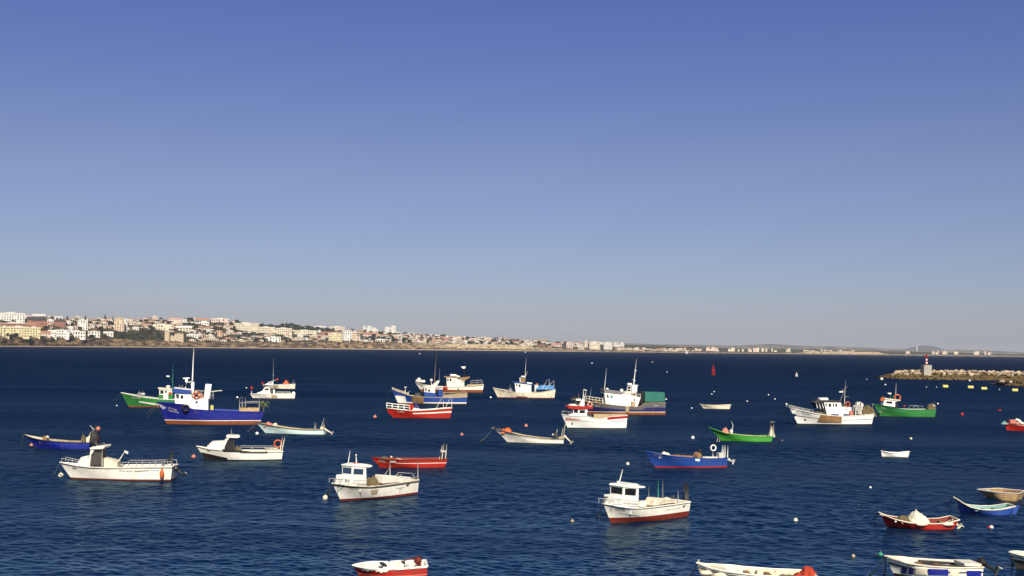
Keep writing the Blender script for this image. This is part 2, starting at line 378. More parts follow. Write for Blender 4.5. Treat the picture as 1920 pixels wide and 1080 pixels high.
def build_coast():
    xs = np.arange(-800, 2200, 3.0)
    vs_ = [0, 0.004, 0.028, 0.03, 0.05, 0.075, 0.1, 0.12, 0.16, 0.22, 0.3, 0.4, 0.5, 0.6, 0.7, 0.8, 0.9, 1.0, 1.15, 1.5]
    V = []; hv = []; bl = []
    rd = random.Random(3)
    for px in xs:
        nz = [0.6 * math.sin(px * 0.11 + 1.3 * j) + 0.4 * math.sin(px * 0.31 + j) for j in range(len(vs_))]
        for j, v in enumerate(vs_):
            p = coast_pt(px, v)
            if j == 0: p.z = -1.5
            elif j < 3: p.z = max(p.z * 0.6, 0.8)
            elif v < 1.2:
                q = 1.6 if v > 0.12 else 1.2
                p.z += q * nz[j] + q * 0.9 * (rd.random() - 0.5); p.y += 4 * nz[j] * (1 if v > 0.03 else 0)
            V.append(p); hv.append(v)
            b = ip(px, [(700, 0), (760, 0.2), (820, 0.5), (860, 1), (985, 1), (1010, 0.25), (1100, 0.3), (1200, 0.15), (1490, 0.1), (1512, 1), (1645, 1), (1670, 0.2), (1900, 0.3)])
            bl.append(b if 0.03 < v < 0.13 else 0)
    n = len(vs_); Fc = []
    for i in range(len(xs) - 1):
        for j in range(n - 1):
            Fc.append((i * n + j, (i + 1) * n + j, (i + 1) * n + j + 1, i * n + j + 1))
    o = make('hillside', V, Fc, terrain_mat())
    for nm, arr in (('hillv', hv), ('bluff', bl)):
        a = o.data.attributes.new(nm, 'FLOAT', 'POINT'); a.data.foreach_set('value', arr)
    tag(o, 'coastal hillside with scrub, low brown cliffs and a pale beach strip', kind='structure')
build_coast()

def far_mat(name, c1, c2, c3, sc=0.01):
    m, t, p = new_mat(name); N = t.nodes.new; L = t.links.new
    ge = N('ShaderNodeNewGeometry')
    n = N('ShaderNodeTexNoise'); n.inputs['Scale'].default_value = sc; n.inputs['Detail'].default_value = 7; n.inputs['Roughness'].default_value = 0.7
    mp = N('ShaderNodeMapping'); mp.inputs['Scale'].default_value = (0.6, 0.3, 3); L(ge.outputs['Position'], mp.inputs[0]); L(mp.outputs[0], n.inputs['Vector'])
    r = N('ShaderNodeValToRGB'); e = r.color_ramp.elements
    e[0].position = 0.4; e[0].color = (*c1, 1); e[1].position = 0.68; e[1].color = (*c3, 1); x = e.new(0.54); x.color = (*c2, 1)
    L(n.outputs['Fac'], r.inputs[0]); L(r.outputs[0], p.inputs['Base Color']); p.inputs['Roughness'].default_value = 1; p.inputs['Specular IOR Level'].default_value = 0.1
    return m
def far_ridge(name, prof, dist, mat, depth, label, step=4, rough=0.5):
    xs = np.arange(prof[0][0], prof[-1][0] + 1, step); V = []; Fc = []
    rd = random.Random(len(name))
    for px in xs:
        top = ip(px, prof) + rough * (rd.random() - 0.5)
        d = dist(px)
        for k in (0.0, 0.3, 0.6, 0.85, 1.0, 1.6):
            py = horizon(px) + 6 + (top - horizon(px) - 6) * min(k, 1.0) ** 0.9
            p = atd(px, py, d + depth * k)
            if k == 0: p.z = -2
            elif k > 1: p.z = atd(px, top, d + depth).z * 0.5
            else: p.z = max(p.z, 1.0)
            V.append(p)
    for i in range(len(xs) - 1):
        for j in range(5): Fc.append((i * 6 + j, (i + 1) * 6 + j, (i + 1) * 6 + j + 1, i * 6 + j + 1))
    o = make(name, V, Fc, mat, smooth=True); tag(o, label, kind='structure'); return o
HILLS = [(1080, 645), (1110, 642.6), (1160, 642.5), (1230, 645.5), (1290, 646), (1370, 648), (1425, 645.5), (1450, 645), (1480, 647), (1500, 648.2), (1560, 649.5), (1600, 651), (1650, 653), (1690, 655), (1730, 656), (1780, 656), (1850, 657), (1900, 660), (1990, 663), (2200, 668)]
far_ridge('hills', HILLS, lambda px: ip(px, DIST) * 1.25 + 4500, far_mat('far hills', (0.08, 0.078, 0.068), (0.16, 0.14, 0.11), (0.42, 0.35, 0.27)), 1500,
          'low scrubby hills behind the far right shore')
far_ridge('distant_hill', [(1680, 660), (1695, 655.5), (1705, 652), (1718, 649.5), (1730, 648), (1742, 648), (1755, 650), (1765, 653), (1775, 656.5), (1790, 660)],
          lambda px: 21500, far_mat('distant hill', (0.05, 0.06, 0.05), (0.07, 0.075, 0.06), (0.10, 0.10, 0.08), 0.004), 1200,
          'blue rounded hill rising beyond the far right shore', step=2, rough=0.15)

# ------------------------------------------------------------------ town
WALLS = {'white': (0.78, 0.75, 0.70), 'cream': (0.72, 0.62, 0.47), 'pale pink': (0.70, 0.54, 0.46), 'peach': (0.70, 0.53, 0.38), 'yellow': (0.70, 0.61, 0.37),
         'brick red': (0.38, 0.18, 0.13), 'grey': (0.42, 0.40, 0.38), 'orange': (0.66, 0.42, 0.27), 'beige': (0.52, 0.42, 0.30)}
ROOFS = {'terracotta': (0.40, 0.19, 0.12), 'slate': (0.06, 0.055, 0.06), 'flat white': (0.66, 0.62, 0.56), 'flat grey': (0.34, 0.32, 0.30), 'brown': (0.18, 0.09, 0.05)}
for k, c in WALLS.items(): paint('wall ' + k, c, rough=0.9, dirt=0.25, dcol=tuple(q * 0.6 for q in c), scale=0.08, spec=0.2)
for k, c in ROOFS.items(): paint('roof ' + k, c, rough=0.9, dirt=0.4, dcol=tuple(q * 0.55 for q in c), scale=0.1, spec=0.2)
glass('house window', (0.03, 0.03, 0.035))
_wm = MB(); _wm.box((-0.5, -0.5, -0.5), (0.5, 0.5, 0.5)); _w0 = _wm.build('window', 'house window'); WINMESH = _w0.data; bpy.data.objects.remove(_w0)
_bm = MB(); _bm.box((-0.5, -0.5, -0.5), (0.5, 0.5, 0.5)); _b0 = _bm.build('balcony', 'wall white'); BALMESH = _b0.data; bpy.data.objects.remove(_b0)
def window(par, x, y, z, w_, h_, nm='window', mesh=None, dep=0.5):
    o = bpy.data.objects.new(nm, mesh or WINMESH); o.parent = par; o.location = (x, y, z); o.scale = (w_, dep, h_); COL.objects.link(o); return o
HOUSES = []
def house(px, ybase, wpx, hpx, wall, roof, kind='gable', nm='house', rz=None, win=None, label=None, group=None, balc=False, cat=None):
    p = hill_pt(px, ybase); d = math.hypot(p.x, p.y); s = F / d
    W = wpx / s; Hh = hpx / s; Dp = min(max(W * 0.75, 7), 16)
    rd = random.Random(int(px * 31 + ybase * 7))
    rz = (rd.random() - 0.5) * 0.5 if rz is None else rz
    face = math.atan2(-p.x, p.y); q_ = (Dp * 0.55 + 12) / d; p = Vector((p.x * (1 + q_), p.y * (1 + q_), p.z))
    e = empty(nm, (p.x, p.y, p.z - 1.0), face + rz)
    m = MB(); rh = 0 if kind == 'flat' else Hh * (0.34 if kind == 'gable' else 0.30)
    wh = Hh - rh + 1.0
    m.box((-W / 2, -Dp / 2, -4), (W / 2, Dp / 2, wh))
    if kind == 'gable':
        m.add([(-W / 2, -Dp / 2, wh), (-W / 2, Dp / 2, wh), (-W / 2, 0, wh + rh * 0.93)], [(0, 1, 2)])
        m.add([(W / 2, -Dp / 2, wh), (W / 2, Dp / 2, wh), (W / 2, 0, wh + rh * 0.93)], [(2, 1, 0)])
    wa = m.build('wall', 'wall ' + wall, e)
    r = MB(); ov = W * 0.04
    if kind == 'flat':
        r.box((-W / 2 - 0.2, -Dp / 2 - 0.2, wh + 0.01), (W / 2 + 0.2, Dp / 2 + 0.2, wh + Hh * 0.05 + 0.3))
        r.box((-W * 0.2, -Dp * 0.2, wh + Hh * 0.05 + 0.3), (W * 0.12, Dp * 0.25, wh + Hh * 0.1 + 1.6))
    elif kind == 'gable':
        r.add([(-W / 2 - ov, -Dp / 2 - ov, wh - 0.2), (W / 2 + ov, -Dp / 2 - ov, wh - 0.2), (W / 2 + ov, 0, wh + rh), (-W / 2 - ov, 0, wh + rh),
               (-W / 2 - ov, Dp / 2 + ov, wh - 0.2), (W / 2 + ov, Dp / 2 + ov, wh - 0.2)], [(0, 1, 2, 3), (3, 2, 5, 4)])
        r.box((W * 0.2, -0.5, wh + rh * 0.4), (W * 0.2 + 1.0, 0.5, wh + rh + 1.0))
    else:
        ins = min(W, Dp) * 0.36
        r.add([(-W / 2 - ov, -Dp / 2 - ov, wh), (W / 2 + ov, -Dp / 2 - ov, wh), (W / 2 + ov, Dp / 2 + ov, wh), (-W / 2 - ov, Dp / 2 + ov, wh),
               (-W / 2 + ins, -Dp / 2 + ins, wh + rh), (W / 2 - ins, -Dp / 2 + ins, wh + rh), (W / 2 - ins, Dp / 2 - ins, wh + rh), (-W / 2 + ins, Dp / 2 - ins, wh + rh)],
              [(0, 1, 5, 4), (1, 2, 6, 5), (2, 3, 7, 6), (3, 0, 4, 7), (4, 5, 6, 7)])
    r.build('roof', 'roof ' + roof, e)
    nc, nr = win if win is not None else (max(2, int(W / 6)), max(1, int(wh / 5.5)))
    nc = min(nc, 12); nr = min(nr, 9)
    for i in range(nc):
        for j in range(nr):
            if nc * nr > 6 and rd.random() < 0.12: continue
            zz = 0.8 + (wh - 1.2) * (j + 0.5) / nr
            window(e, -W / 2 + W * (i + 0.5) / nc, -Dp / 2, zz, W / nc * rd.uniform(0.35, 0.58), wh / nr * rd.uniform(0.42, 0.6))
    if balc:
        for j in range(nr):
            window(e, W * 0.08, -Dp / 2 - 0.8, 0.8 + (wh - 1.2) * (j + 0.1) / nr, W * 0.78, wh / nr * 0.3, 'balcony', BALMESH, 2.2)
    HOUSES.append(dict(e=e, px=px, y=ybase, w=wpx, h=hpx, wall=wall, roof=roof, kind=kind, label=label, group=group, cat=cat or ('apartment block' if 'apartment' in nm else ('tower' if nm == 'ruined_tower' else 'house'))))
    return e
LM = [  # x centre, base y, width, height, wall, roof, shape, name, windows, label, balcony
 (21, 605, 42, 16, 'white', 'flat white', 'flat', 'apartment_block', (10, 4), 'long white apartment block on the ridge at the left edge', 0),
 (5, 590, 9, 7, 'white', 'terracotta', 'hip', 'apartment_block', (2, 2), 'small white block with red roof on the skyline at the left edge', 0),
 (10.5, 589, 6, 8, 'brick red', 'terracotta', 'flat', 'apartment_block', (2, 3), 'narrow red tower topping the skyline above the long white block', 0),
 (20, 591, 11, 6, 'white', 'flat white', 'flat', 'apartment_block', (3, 2), 'white skyline block right of the narrow red tower', 0),
 (28, 592, 6, 7, 'brick red', 'flat grey', 'flat', 'apartment_block', (2, 2), 'red skyline block between two white ones', 0),
 (40, 593, 14, 7, 'white', 'flat white', 'flat', 'apartment_block', (4, 2), 'wide white skyline block above the dark mansard roof', 0),
 (57, 593, 13, 6, 'white', 'terracotta', 'flat', 'apartment_block', (3, 2), 'white skyline block with a red end wall strip', 0),
 (73, 597, 20, 9, 'white', 'flat white', 'gable', 'apartment_block', (4, 2), 'bright white sloping-roofed block on the skyline', 0),
 (68, 614, 34, 19, 'brick red', 'slate', 'hip', 'apartment_block', (8, 3), 'large brick apartment block with dark slate mansard roof', 0),
 (112, 613, 19, 14, 'brick red', 'slate', 'hip', 'apartment_block', (5, 3), 'smaller brick block with dark mansard roof', 0),
 (104, 598, 22, 6, 'white', 'flat white', 'gable', 'house', (4, 1), 'white pitched house on the skyline between the mansard blocks', 0),
 (155, 614, 17, 13, 'white', 'flat white', 'flat', 'apartment_block', (4, 4), 'plain bright white square apartment block', 0),
 (223, 622, 17, 24, 'peach', 'flat grey', 'flat', 'apartment_block', (4, 8), 'tall peach coloured tower block on the hillside above the dark scrub', 0),
 (234, 622, 8, 23, 'white', 'flat grey', 'flat', 'apartment_block', (2, 8), 'white balconied tower joined to the peach tower', 1),
 (8, 632, 15, 17, 'yellow', 'flat white', 'flat', 'apartment_block', (3, 4), 'yellow shore block at the far left edge', 0),
 (35, 632, 34, 17, 'yellow', 'flat white', 'flat', 'apartment_block', (8, 4), 'long yellow shore block with rows of arched windows', 0),
 (63, 632, 21, 16, 'yellow', 'flat white', 'flat', 'apartment_block', (5, 4), 'right end block of the yellow shore terrace', 0),
 (25, 616, 48, 9, 'brick red', 'flat white', 'flat', 'apartment_block', (10, 2), 'long low red block behind the yellow shore terrace', 0),
 (84, 632, 18, 11, 'pale pink', 'terracotta', 'gable', 'house', (4, 2), 'pink villa right of the yellow shore terrace', 0),
 (98, 634, 14, 14, 'white', 'flat white', 'gable', 'house', (3, 3), 'bright white gabled villa at the cliff edge', 0),
 (117, 634, 22, 14, 'white', 'flat grey', 'flat', 'house', (5, 3), 'wide white stepped villa at the cliff edge', 0),
 (145, 634, 26, 12, 'white', 'flat white', 'flat', 'house', (6, 2), 'long white modern villa with dark window bands', 0),
 (176, 632, 20, 10, 'white', 'flat grey', 'flat', 'house', (4, 2), 'white terrace house left of the dark scrub slope', 0),
 (203, 631, 16, 9, 'white', 'flat white', 'gable', 'house', (3, 2), 'white gabled house touching the dark scrub slope', 0),
 (328, 608, 26, 11, 'pale pink', 'terracotta', 'flat', 'apartment_block', (7, 3), 'pink brick block near the ridge left of the dark trees', 0),
 (306, 620, 36, 11, 'cream', 'flat white', 'flat', 'apartment_block', (8, 2), 'long cream terrace block below the pink brick block', 0),
 (378, 609, 26, 12, 'white', 'terracotta', 'hip', 'apartment_block', (6, 2), 'white ridge block with red hipped roof', 0),
 (413, 608, 32, 10, 'pale pink', 'flat white', 'flat', 'apartment_block', (8, 2), 'long pale pink block on the ridge', 0),
 (345, 622, 26, 11, 'cream', 'flat white', 'gable', 'house', (5, 2), 'cream gabled house in mid slope above the stone fort', 0),
 (313, 641, 8, 18, 'beige', 'flat grey', 'flat', 'ruined_tower', (0, 0), 'tall beige stone tower of the old fort on the shore', 0),
 (335, 645, 16, 14, 'beige', 'flat grey', 'flat', 'ruined_tower', (0, 0), 'broad pale stone keep of the old fort on the shore', 0),
 (322, 645, 10, 10, 'beige', 'flat grey', 'flat', 'ruined_tower', (0, 0), 'low stone curtain wall joining the fort towers', 0),
 (412, 633, 9, 12, 'orange', 'terracotta', 'flat', 'apartment_block', (2, 3), 'narrow orange block above the shore road', 0),
 (360, 633, 26, 6, 'white', 'flat white', 'flat', 'house', (6, 1), 'long low white villa above the old fort', 0),
 (462, 621, 44, 14, 'cream', 'flat white', 'flat', 'apartment_block', (12, 4), 'largest cream terrace block stepping down the hill', 0),
 (500, 626, 30, 12, 'cream', 'flat white', 'flat', 'apartment_block', (8, 3), 'second cream terrace block right of the largest', 0),
 (532, 628, 30, 12, 'cream', 'flat white', 'flat', 'apartment_block', (8, 3), 'third cream terrace block below the dark pines', 0),
 (572, 629, 44, 9, 'cream', 'flat white', 'flat', 'apartment_block', (12, 2), 'long cream terrace block under the pine ridge', 0),
 (620, 630, 34, 8, 'peach', 'terracotta', 'gable', 'apartment_block', (8, 2), 'long peach block with red roof under the pine ridge', 0),
 (598, 617, 24, 5, 'white', 'flat white', 'flat', 'apartment_block', (6, 1), 'white low block among the ridge pines', 0),
 (628, 640, 26, 14, 'yellow', 'flat white', 'flat', 'apartment_block', (7, 4), 'yellow apartment block beside the white modern block', 0),
 (651, 640, 17, 20, 'white', 'flat grey', 'flat', 'apartment_block', (4, 5), 'bright white modern block with dark window strips', 0),
 (665, 640, 10, 17, 'peach', 'flat white', 'flat', 'apartment_block', (3, 4), 'peach block right of the white modern block', 0),
 (632, 621, 28, 8, 'cream', 'flat white', 'flat', 'apartment_block', (7, 2), 'cream ridge block right of the pine ridge', 0),
 (513, 641, 26, 9, 'white', 'flat white', 'flat', 'house', (5, 2), 'white shore house below the cream terrace blocks', 0),
 (683, 620, 5, 10, 'white', 'flat white', 'flat', 'apartment_block', (2, 5), 'leftmost slim white tower of the far skyline cluster', 0),
 (692, 620, 9, 10, 'white', 'flat white', 'flat', 'apartment_block', (3, 5), 'widest white tower of the far skyline cluster', 0),
 (701, 620, 6, 8, 'white', 'flat white', 'flat', 'apartment_block', (2, 4), 'lower white tower right of the widest cluster tower', 0),
 (706, 620, 4, 6, 'white', 'flat white', 'flat', 'apartment_block', (1, 3), 'smallest white tower ending the far skyline cluster', 0),
 (726, 623, 9, 11, 'white', 'flat white', 'flat', 'apartment_block', (3, 5), 'left and lower of the pair of white skyline towers', 0),
 (737, 623, 10, 14, 'white', 'flat white', 'flat', 'apartment_block', (3, 6), 'right and taller of the pair of white skyline towers', 0),
 (693, 632, 26, 9, 'pale pink', 'terracotta', 'gable', 'apartment_block', (6, 2), 'pink red-roofed block below the skyline cluster', 0),
 (713, 641, 18, 5, 'white', 'flat white', 'flat', 'house', (4, 1), 'low white shore house below the pink red-roofed block', 0),
 (961, 643, 8, 8, 'brick red', 'slate', 'gable', 'house', (2, 2), 'dark-roofed red house beside the conical pines', 0),
 (968, 644, 11, 5, 'pale pink', 'terracotta', 'gable', 'house', (3, 1), 'pink house with bright red roof beside the conical pines', 0),
 (1016, 643, 20, 6, 'cream', 'terracotta', 'hip', 'house', (6, 1), 'big cream villa with red hipped roof on the headland', 0),
 (1015, 650, 15, 5, 'brick red', 'brown', 'gable', 'house', (3, 1), 'brick house below the big cream villa', 0),
 (1068, 653, 12, 10, 'pale pink', 'flat white', 'flat', 'apartment_block', (3, 3), 'pale pink block above the low beach', 0),
 (1046, 651, 14, 8, 'pale pink', 'terracotta', 'gable', 'house', (3, 2), 'red-roofed pink house above the low beach', 0),
 (1115, 656, 20, 14, 'cream', 'flat white', 'flat', 'apartment_block', (6, 4), 'broad cream seafront block at the end of the headland', 0),
 (1099, 652, 6, 12, 'cream', 'flat white', 'flat', 'apartment_block', (2, 4), 'slim cream tower left of the broad seafront block', 0),
 (1140, 655, 16, 12, 'white', 'flat white', 'flat', 'apartment_block', (5, 3), 'white seafront block right of the broad cream one', 0),
]
for r in LM:
    house(r[0], r[1], r[2], r[3], r[4], r[5], r[6], r[7], rz=0.06 * math.sin(r[0]), win=r[8], label=r[9], balc=bool(r[10]))
# ordinary houses in rows up the slope
def near_lm(px, y, w_):
    return any(abs(px - r[0]) < (w_ + r[2]) * 0.42 and -2 < (r[1] - y) < r[3] + 1 for r in LM) or any(abs(px - r[0]) < (w_ + r[2]) * 0.4 and abs(r[1] - y) < 3 for r in LM)
rd = random.Random(21)
rows = [(0.07, 'shore row'), (0.22, 'lowest slope row'), (0.37, 'lower slope row'), (0.52, 'middle row'), (0.67, 'upper slope row'), (0.82, 'top slope row'), (0.97, 'ridge row')]
FILL = []
for k, rn in rows:
    px = -40 + rd.random() * 8
    while px < 1290:
        sc_ = 3000 / ip(px, DIST); wpx = rd.uniform(6.5, 13.5) * (0.45 + 0.55 * sc_)
        c, r = ip(px, CLIFF), ip(px, RIDGE)
        y = c - (c - r) * min(1, max(0.02, k + rd.uniform(-0.07, 0.07)))
        hp = rd.uniform(3.8, 6.8) * (0.4 + 0.6 * sc_)
        ok = not near_lm(px, y, wpx)
        if 205 < px < 310 and y > 622: ok = False                 # scrub slope
        if 480 < px < 620 and y < 619: ok = False                 # pine ridge
        if 930 < px and k in (0.22, 0.52, 0.82): ok = False
        if px > 1170 and k > 0.2: ok = False
        if ok and rd.random() < 0.95:
            wall = rd.choices(['white', 'cream', 'pale pink', 'peach', 'yellow', 'brick red', 'beige'], [42, 36, 9, 5, 1, 2, 5])[0]
            kind = rd.choices(['gable', 'hip', 'flat'], [36, 22, 42])[0]
            roof = rd.choices(['flat white', 'flat grey'], [7, 3])[0] if kind == 'flat' else rd.choices(['terracotta', 'brown', 'slate'], [74, 18, 8])[0]
            FILL.append((px, y, wpx, hp, wall, roof, kind, rn))
        px += wpx * rd.uniform(0.75, 1.25)
rd.shuffle(FILL); FILL = sorted([f for f in FILL if f[6] != 'flat'][:270] + [f for f in FILL if f[6] == 'flat'][:270])
SEG = [(-99, 110, 'behind the yellow shore terrace'), (110, 212, 'left of the peach tower block'), (212, 330, 'right of the peach tower block'), (330, 430, 'above the old stone fort'),
       (430, 550, 'around the cream terrace blocks'), (550, 670, 'below the pine ridge'), (670, 770, 'below the white skyline towers'), (770, 925, 'along the low headland'),
       (925, 1085, 'above the sandy bluff'), (1085, 1400, 'beside the broad seafront block')]
ORD = ['first', 'second', 'third', 'fourth', 'fifth', 'sixth', 'seventh', 'eighth', 'ninth', 'tenth', 'eleventh', 'twelfth', 'thirteenth', 'fourteenth', 'fifteenth', 'sixteenth', 'seventeenth', 'eighteenth', 'nineteenth', 'twentieth']
cnt = {}; nk = 0
for (px, y, wpx, hp, wall, roof, kind, rn) in FILL:
    seg = next(s for a, b, s in SEG if a <= px < b)
    ty = 'townhouse' if kind == 'flat' else 'house'
    n = cnt.get((rn, seg, ty), 0); cnt[(rn, seg, ty)] = n + 1
    rname = roof.replace('flat ', 'flat ') 
    house(px, y, wpx, hp, wall, roof, kind, ty, label='%s %s-roofed %s, %s from left in %s %s' % (wall.replace('pale ', '').replace('brick ', ''), rname.replace('flat ', ''), ty, ORD[min(n, 19)], rn, seg), cat=ty,
          group='houses on the coastal hillside' if ty == 'house' else 'flat roofed townhouses on the hillside')
for h_ in HOUSES: tag(h_['e'], h_['label'], h_['cat'], h_['group'])
# pale buildings of the far right shore: a few pixels each
rd = random.Random(5)
spots = [(1165 + rd.random() * 150, 0.55 * rd.random()) for _ in range(38)] + [(1320 + rd.random() * 160, 0.2 + 0.6 * rd.random()) for _ in range(26)] + [(1508 + i * 5.2 + rd.random() * 3, 0.04) for i in range(18)] + [(1700 + rd.random() * 200, 0.6 * rd.random()) for _ in range(14)]
for px, k in spots:
    d = ip(px, DIST) * 1.05; yb = ip(px, SHORE) - 1.5 - k * 9; wv = rd.uniform(2.5, 6.5); hv_ = rd.uniform(1.4, 3.4)
    if 1500 < px < 1650: yb -= 1; hv_ = rd.uniform(2.5, 5.5)
    p = atd(px, yb, d); s = F / d
    e = empty('seafront_building', (p.x, p.y, max(p.z, 0)), math.atan2(-p.x, p.y) + rd.uniform(-.2, .2))
    m = MB(); m.box((-wv / s / 2, -6, -25), (wv / s / 2, 6, hv_ / s)); m.build('wall', 'wall ' + rd.choice(['beige', 'cream', 'cream', 'pale pink']), e)
    r = MB(); r.box((-wv / s / 2 - .3, -6.3, hv_ / s + .01), (wv / s / 2 + .3, 6.3, hv_ / s + 1.5)); r.build('roof', 'roof ' + rd.choice(['flat white', 'terracotta', 'flat white']), e)
    lab = ('tiny pale building strung along the shore below the bluish hills' if px > 1380 else 'small pale building low on the shore right of the seafront blocks')
    tag(e, lab, 'building', 'tiny far shore buildings on the right' if px > 1380 else 'small shore buildings past the seafront blocks')
p = atd(1719, 656, 11500); e = empty('water_tower', p, 0)
m = MB(); m.cyl((0, 0, -10), (0, 0, 26), 5, 10, 0, 4); m.build('shaft', 'wall white', e); m = MB(); m.cyl((0, 0, 26), (0, 0, 34), 8, 10); m.build('tank', 'wall white', e)
tag(e, 'thin white tower standing in front of the blue distant hill', 'tower')

# ------------------------------------------------------------------ trees on the hillside
def leaf_mat(name, c1, c2):
    m, t, p = new_mat(name); N = t.nodes.new; L = t.links.new
    oi = N('ShaderNodeTexCoord'); n = N('ShaderNodeTexNoise'); n.inputs['Scale'].default_value = 0.5
    L(oi.outputs['Object'], n.inputs['Vector'])
    r = N('ShaderNodeValToRGB'); r.color_ramp.elements[0].position = 0.35; r.color_ramp.elements[1].position = 0.65
    r.color_ramp.elements[0].color = (*c1, 1); r.color_ramp.elements[1].color = (*c2, 1)
    L(n.outputs['Fac'], r.inputs[0]); L(r.outputs[0], p.inputs['Base Color']); p.inputs['Roughness'].default_value = 0.9; p.inputs['Specular IOR Level'].default_value = 0.15
    MATS[name] = m; return m
leaf_mat('pine leaves', (0.016, 0.022, 0.010), (0.040, 0.046, 0.018)); leaf_mat('olive leaves', (0.035, 0.042, 0.014), (0.085, 0.08, 0.03))

def crown(kind, seed):
    rd = random.Random(seed); m = MB()
    for i in range(190):
        if kind == 'cone':
            h = rd.random() ** 1.3; rr = 2.4 * (1 - h) * math.sqrt(rd.random()) + 0.1; th = rd.random() * 6.28
            c = Vector((rr * math.cos(th), rr * math.sin(th), 2.0 + 10.5 * h)); q = 0.9 * (1 - 0.6 * h)
        elif kind == 'umbrella':
            rr = 4.8 * math.sqrt(rd.random()); th = rd.random() * 6.28; lob = 1 + 0.2 * math.sin(3 * th + seed)
            c = Vector((rr * lob * math.cos(th), rr * lob * math.sin(th), 6.2 + 2.2 * rd.random() * (1 - (rr / 5.2) ** 2) + 0.4 * rd.random())); q = 0.95
        else:
            th = rd.random() * 6.28; ph = math.acos(1 - 1.8 * rd.random()); rr = 3.9 * (0.55 + 0.45 * rd.random()) * (1 + 0.25 * math.sin(2 * th + seed) + 0.15 * math.sin(5 * th))
            c = Vector((rr * math.sin(ph) * math.cos(th), rr * math.sin(ph) * math.sin(th), 4.8 + 0.8 * rr * math.cos(ph))); q = 1.1
        a = Vector((rd.uniform(-1, 1), rd.uniform(-1, 1), rd.uniform(-.6, .6))).normalized(); b = a.cross(Vector((rd.uniform(-1, 1), rd.uniform(-1, 1), rd.uniform(-1, 1)))).normalized()
        q *= rd.uniform(0.7, 1.4)
        m.add([c - a * q - b * q * .6, c + a * q * .9 - b * q * .5, c + a * q * .6 + b * q, c - a * q * .8 + b * q * .7], [(0, 1, 2, 3)])
    return m
TREES = {}
for kind, lm_ in (('cone', 'pine leaves'), ('umbrella', 'pine leaves'), ('round', 'olive leaves'), ('darkround', 'pine leaves')):
    for sd in range(2):
        nm = {'cone': 'conical_pine', 'umbrella': 'umbrella_pine', 'round': 'shrub_tree', 'darkround': 'evergreen_tree'}[kind]
        e = empty(nm, (0, 0, -500)); t_ = MB()
        t_.tube([(0, 0, -2), (0.1, 0, 3), (0.3, 0.1, 7)], 0.45, 6, 0, 0.2)
        for q in range(3): t_.tube([(0.1, 0, 3 + q), (1.6 * math.cos(q * 2.1), 1.6 * math.sin(q * 2.1), 5.2 + q)], 0.16, 5, 0, 0.06)
        t_.build('trunk', 'bark', e); crown('round' if kind == 'darkround' else kind, sd + 3).build('crown', lm_, e)
        TREES[(kind, sd)] = [e, False]
def copy_tree(o, parent=None):
    c = o.copy(); COL.objects.link(c); c.parent = parent
    for ch in list(o.children): copy_tree(ch, c)
    return c
def tree(px, py, hpx, kind, label, group):
    sd = int(px) % 2; rec = TREES[(kind, sd)]
    if rec[1]: o = copy_tree(rec[0])
    else: o = rec[0]; rec[1] = True
    p = hill_pt(px, py); d = math.hypot(p.x, p.y); s = F / d
    full = {'cone': 12.5, 'umbrella': 8.6, 'round': 8.6, 'darkround': 8.6}[kind]
    k = hpx / s / full; o.location = (p.x, p.y, p.z - 1); o.scale = (k * (1.25 if kind == 'round' else 1), k * (1.2 if kind == 'round' else 1), k); o.rotation_euler = (0, 0, (px * 1.7) % 6.28)
    tag(o, label, 'tree', group)
rd = random.Random(77)
for px, py, h_, lab in [(160.5, 596, 9, 'tall conical pine spiking above the skyline over the plain white block'), (197, 598, 11, 'conical pine on the skyline left of the peach tower block'), (126, 598, 9, 'dark conical pine beside the smaller brick mansard block'),
                    (211, 598, 7, 'shorter of two conical pines nearest the peach tower block'), (537, 611, 9, 'conical pine poking out of the pine ridge'), (546, 611, 9, 'tallest round-topped pine poking out of the pine ridge'), (933, 640, 9, 'left one of the two tall slim pines on the headland'), (942.5, 640, 11, 'right taller one of the two slim pines on the headland'),
                    (972, 642, 8, 'slim pine beside the pink house with bright red roof'), (985, 642, 6, 'conical pine just left of the big cream villa'), (998, 642, 6, 'small conical pine left of the big cream villa roof'), (832, 636, 7, 'conical pine standing alone on the low headland'), (847, 637, 6, 'small conical pine left of the low headland church')]:
    tree(px, py, h_, 'cone', lab, None)
for i in range(52):                                      # wooded ridge
    px = 476 + 150 * (i / 52) + rd.uniform(-3, 3); k = rd.random()
    top = ip(px, [(470, 604), (500, 607), (545, 609), (600, 613.5), (630, 618)])
    tree(px, top + 5 + k * 6, rd.uniform(5.5, 8.5), rd.choice(['umbrella', 'darkround']), 'dark pine in the wooded ridge above the cream terrace blocks', 'pines of the wooded ridge')
for a, b, y0, y1, n in [(300, 330, 600, 606, 8), (425, 440, 605, 610, 8), (398, 424, 606, 613, 8), (355, 372, 600, 612, 6), (735, 775, 626, 637, 20), (692, 725, 633, 636, 12), (772, 835, 634, 638, 18), (455, 490, 625, 630, 9), (200, 214, 604, 610, 5), (880, 965, 641, 646, 24), (525, 545, 632, 642, 8), (330, 420, 620, 630, 12)]:
    for i in range(n):
        px = a + (b - a) * (i + rd.random()) / n
        tree(px, rd.uniform(y0, y1) + 1, rd.uniform(4, 7.5) * (0.55 + 0.45 * 3000 / ip(px, DIST)), rd.choice(['umbrella', 'darkround', 'darkround']), 'dark evergreen tree growing in a clump between the hillside houses', 'evergreens between the houses')
for i in range(44):
    px = rd.uniform(208, 305); y = rd.uniform(624, 636)
    tree(px, y, rd.uniform(3.5, 6), 'round' if rd.random() < 0.6 else 'darkround', 'green bushy tree on the open scrub slope beside the peach tower block', 'trees of the scrub slope')
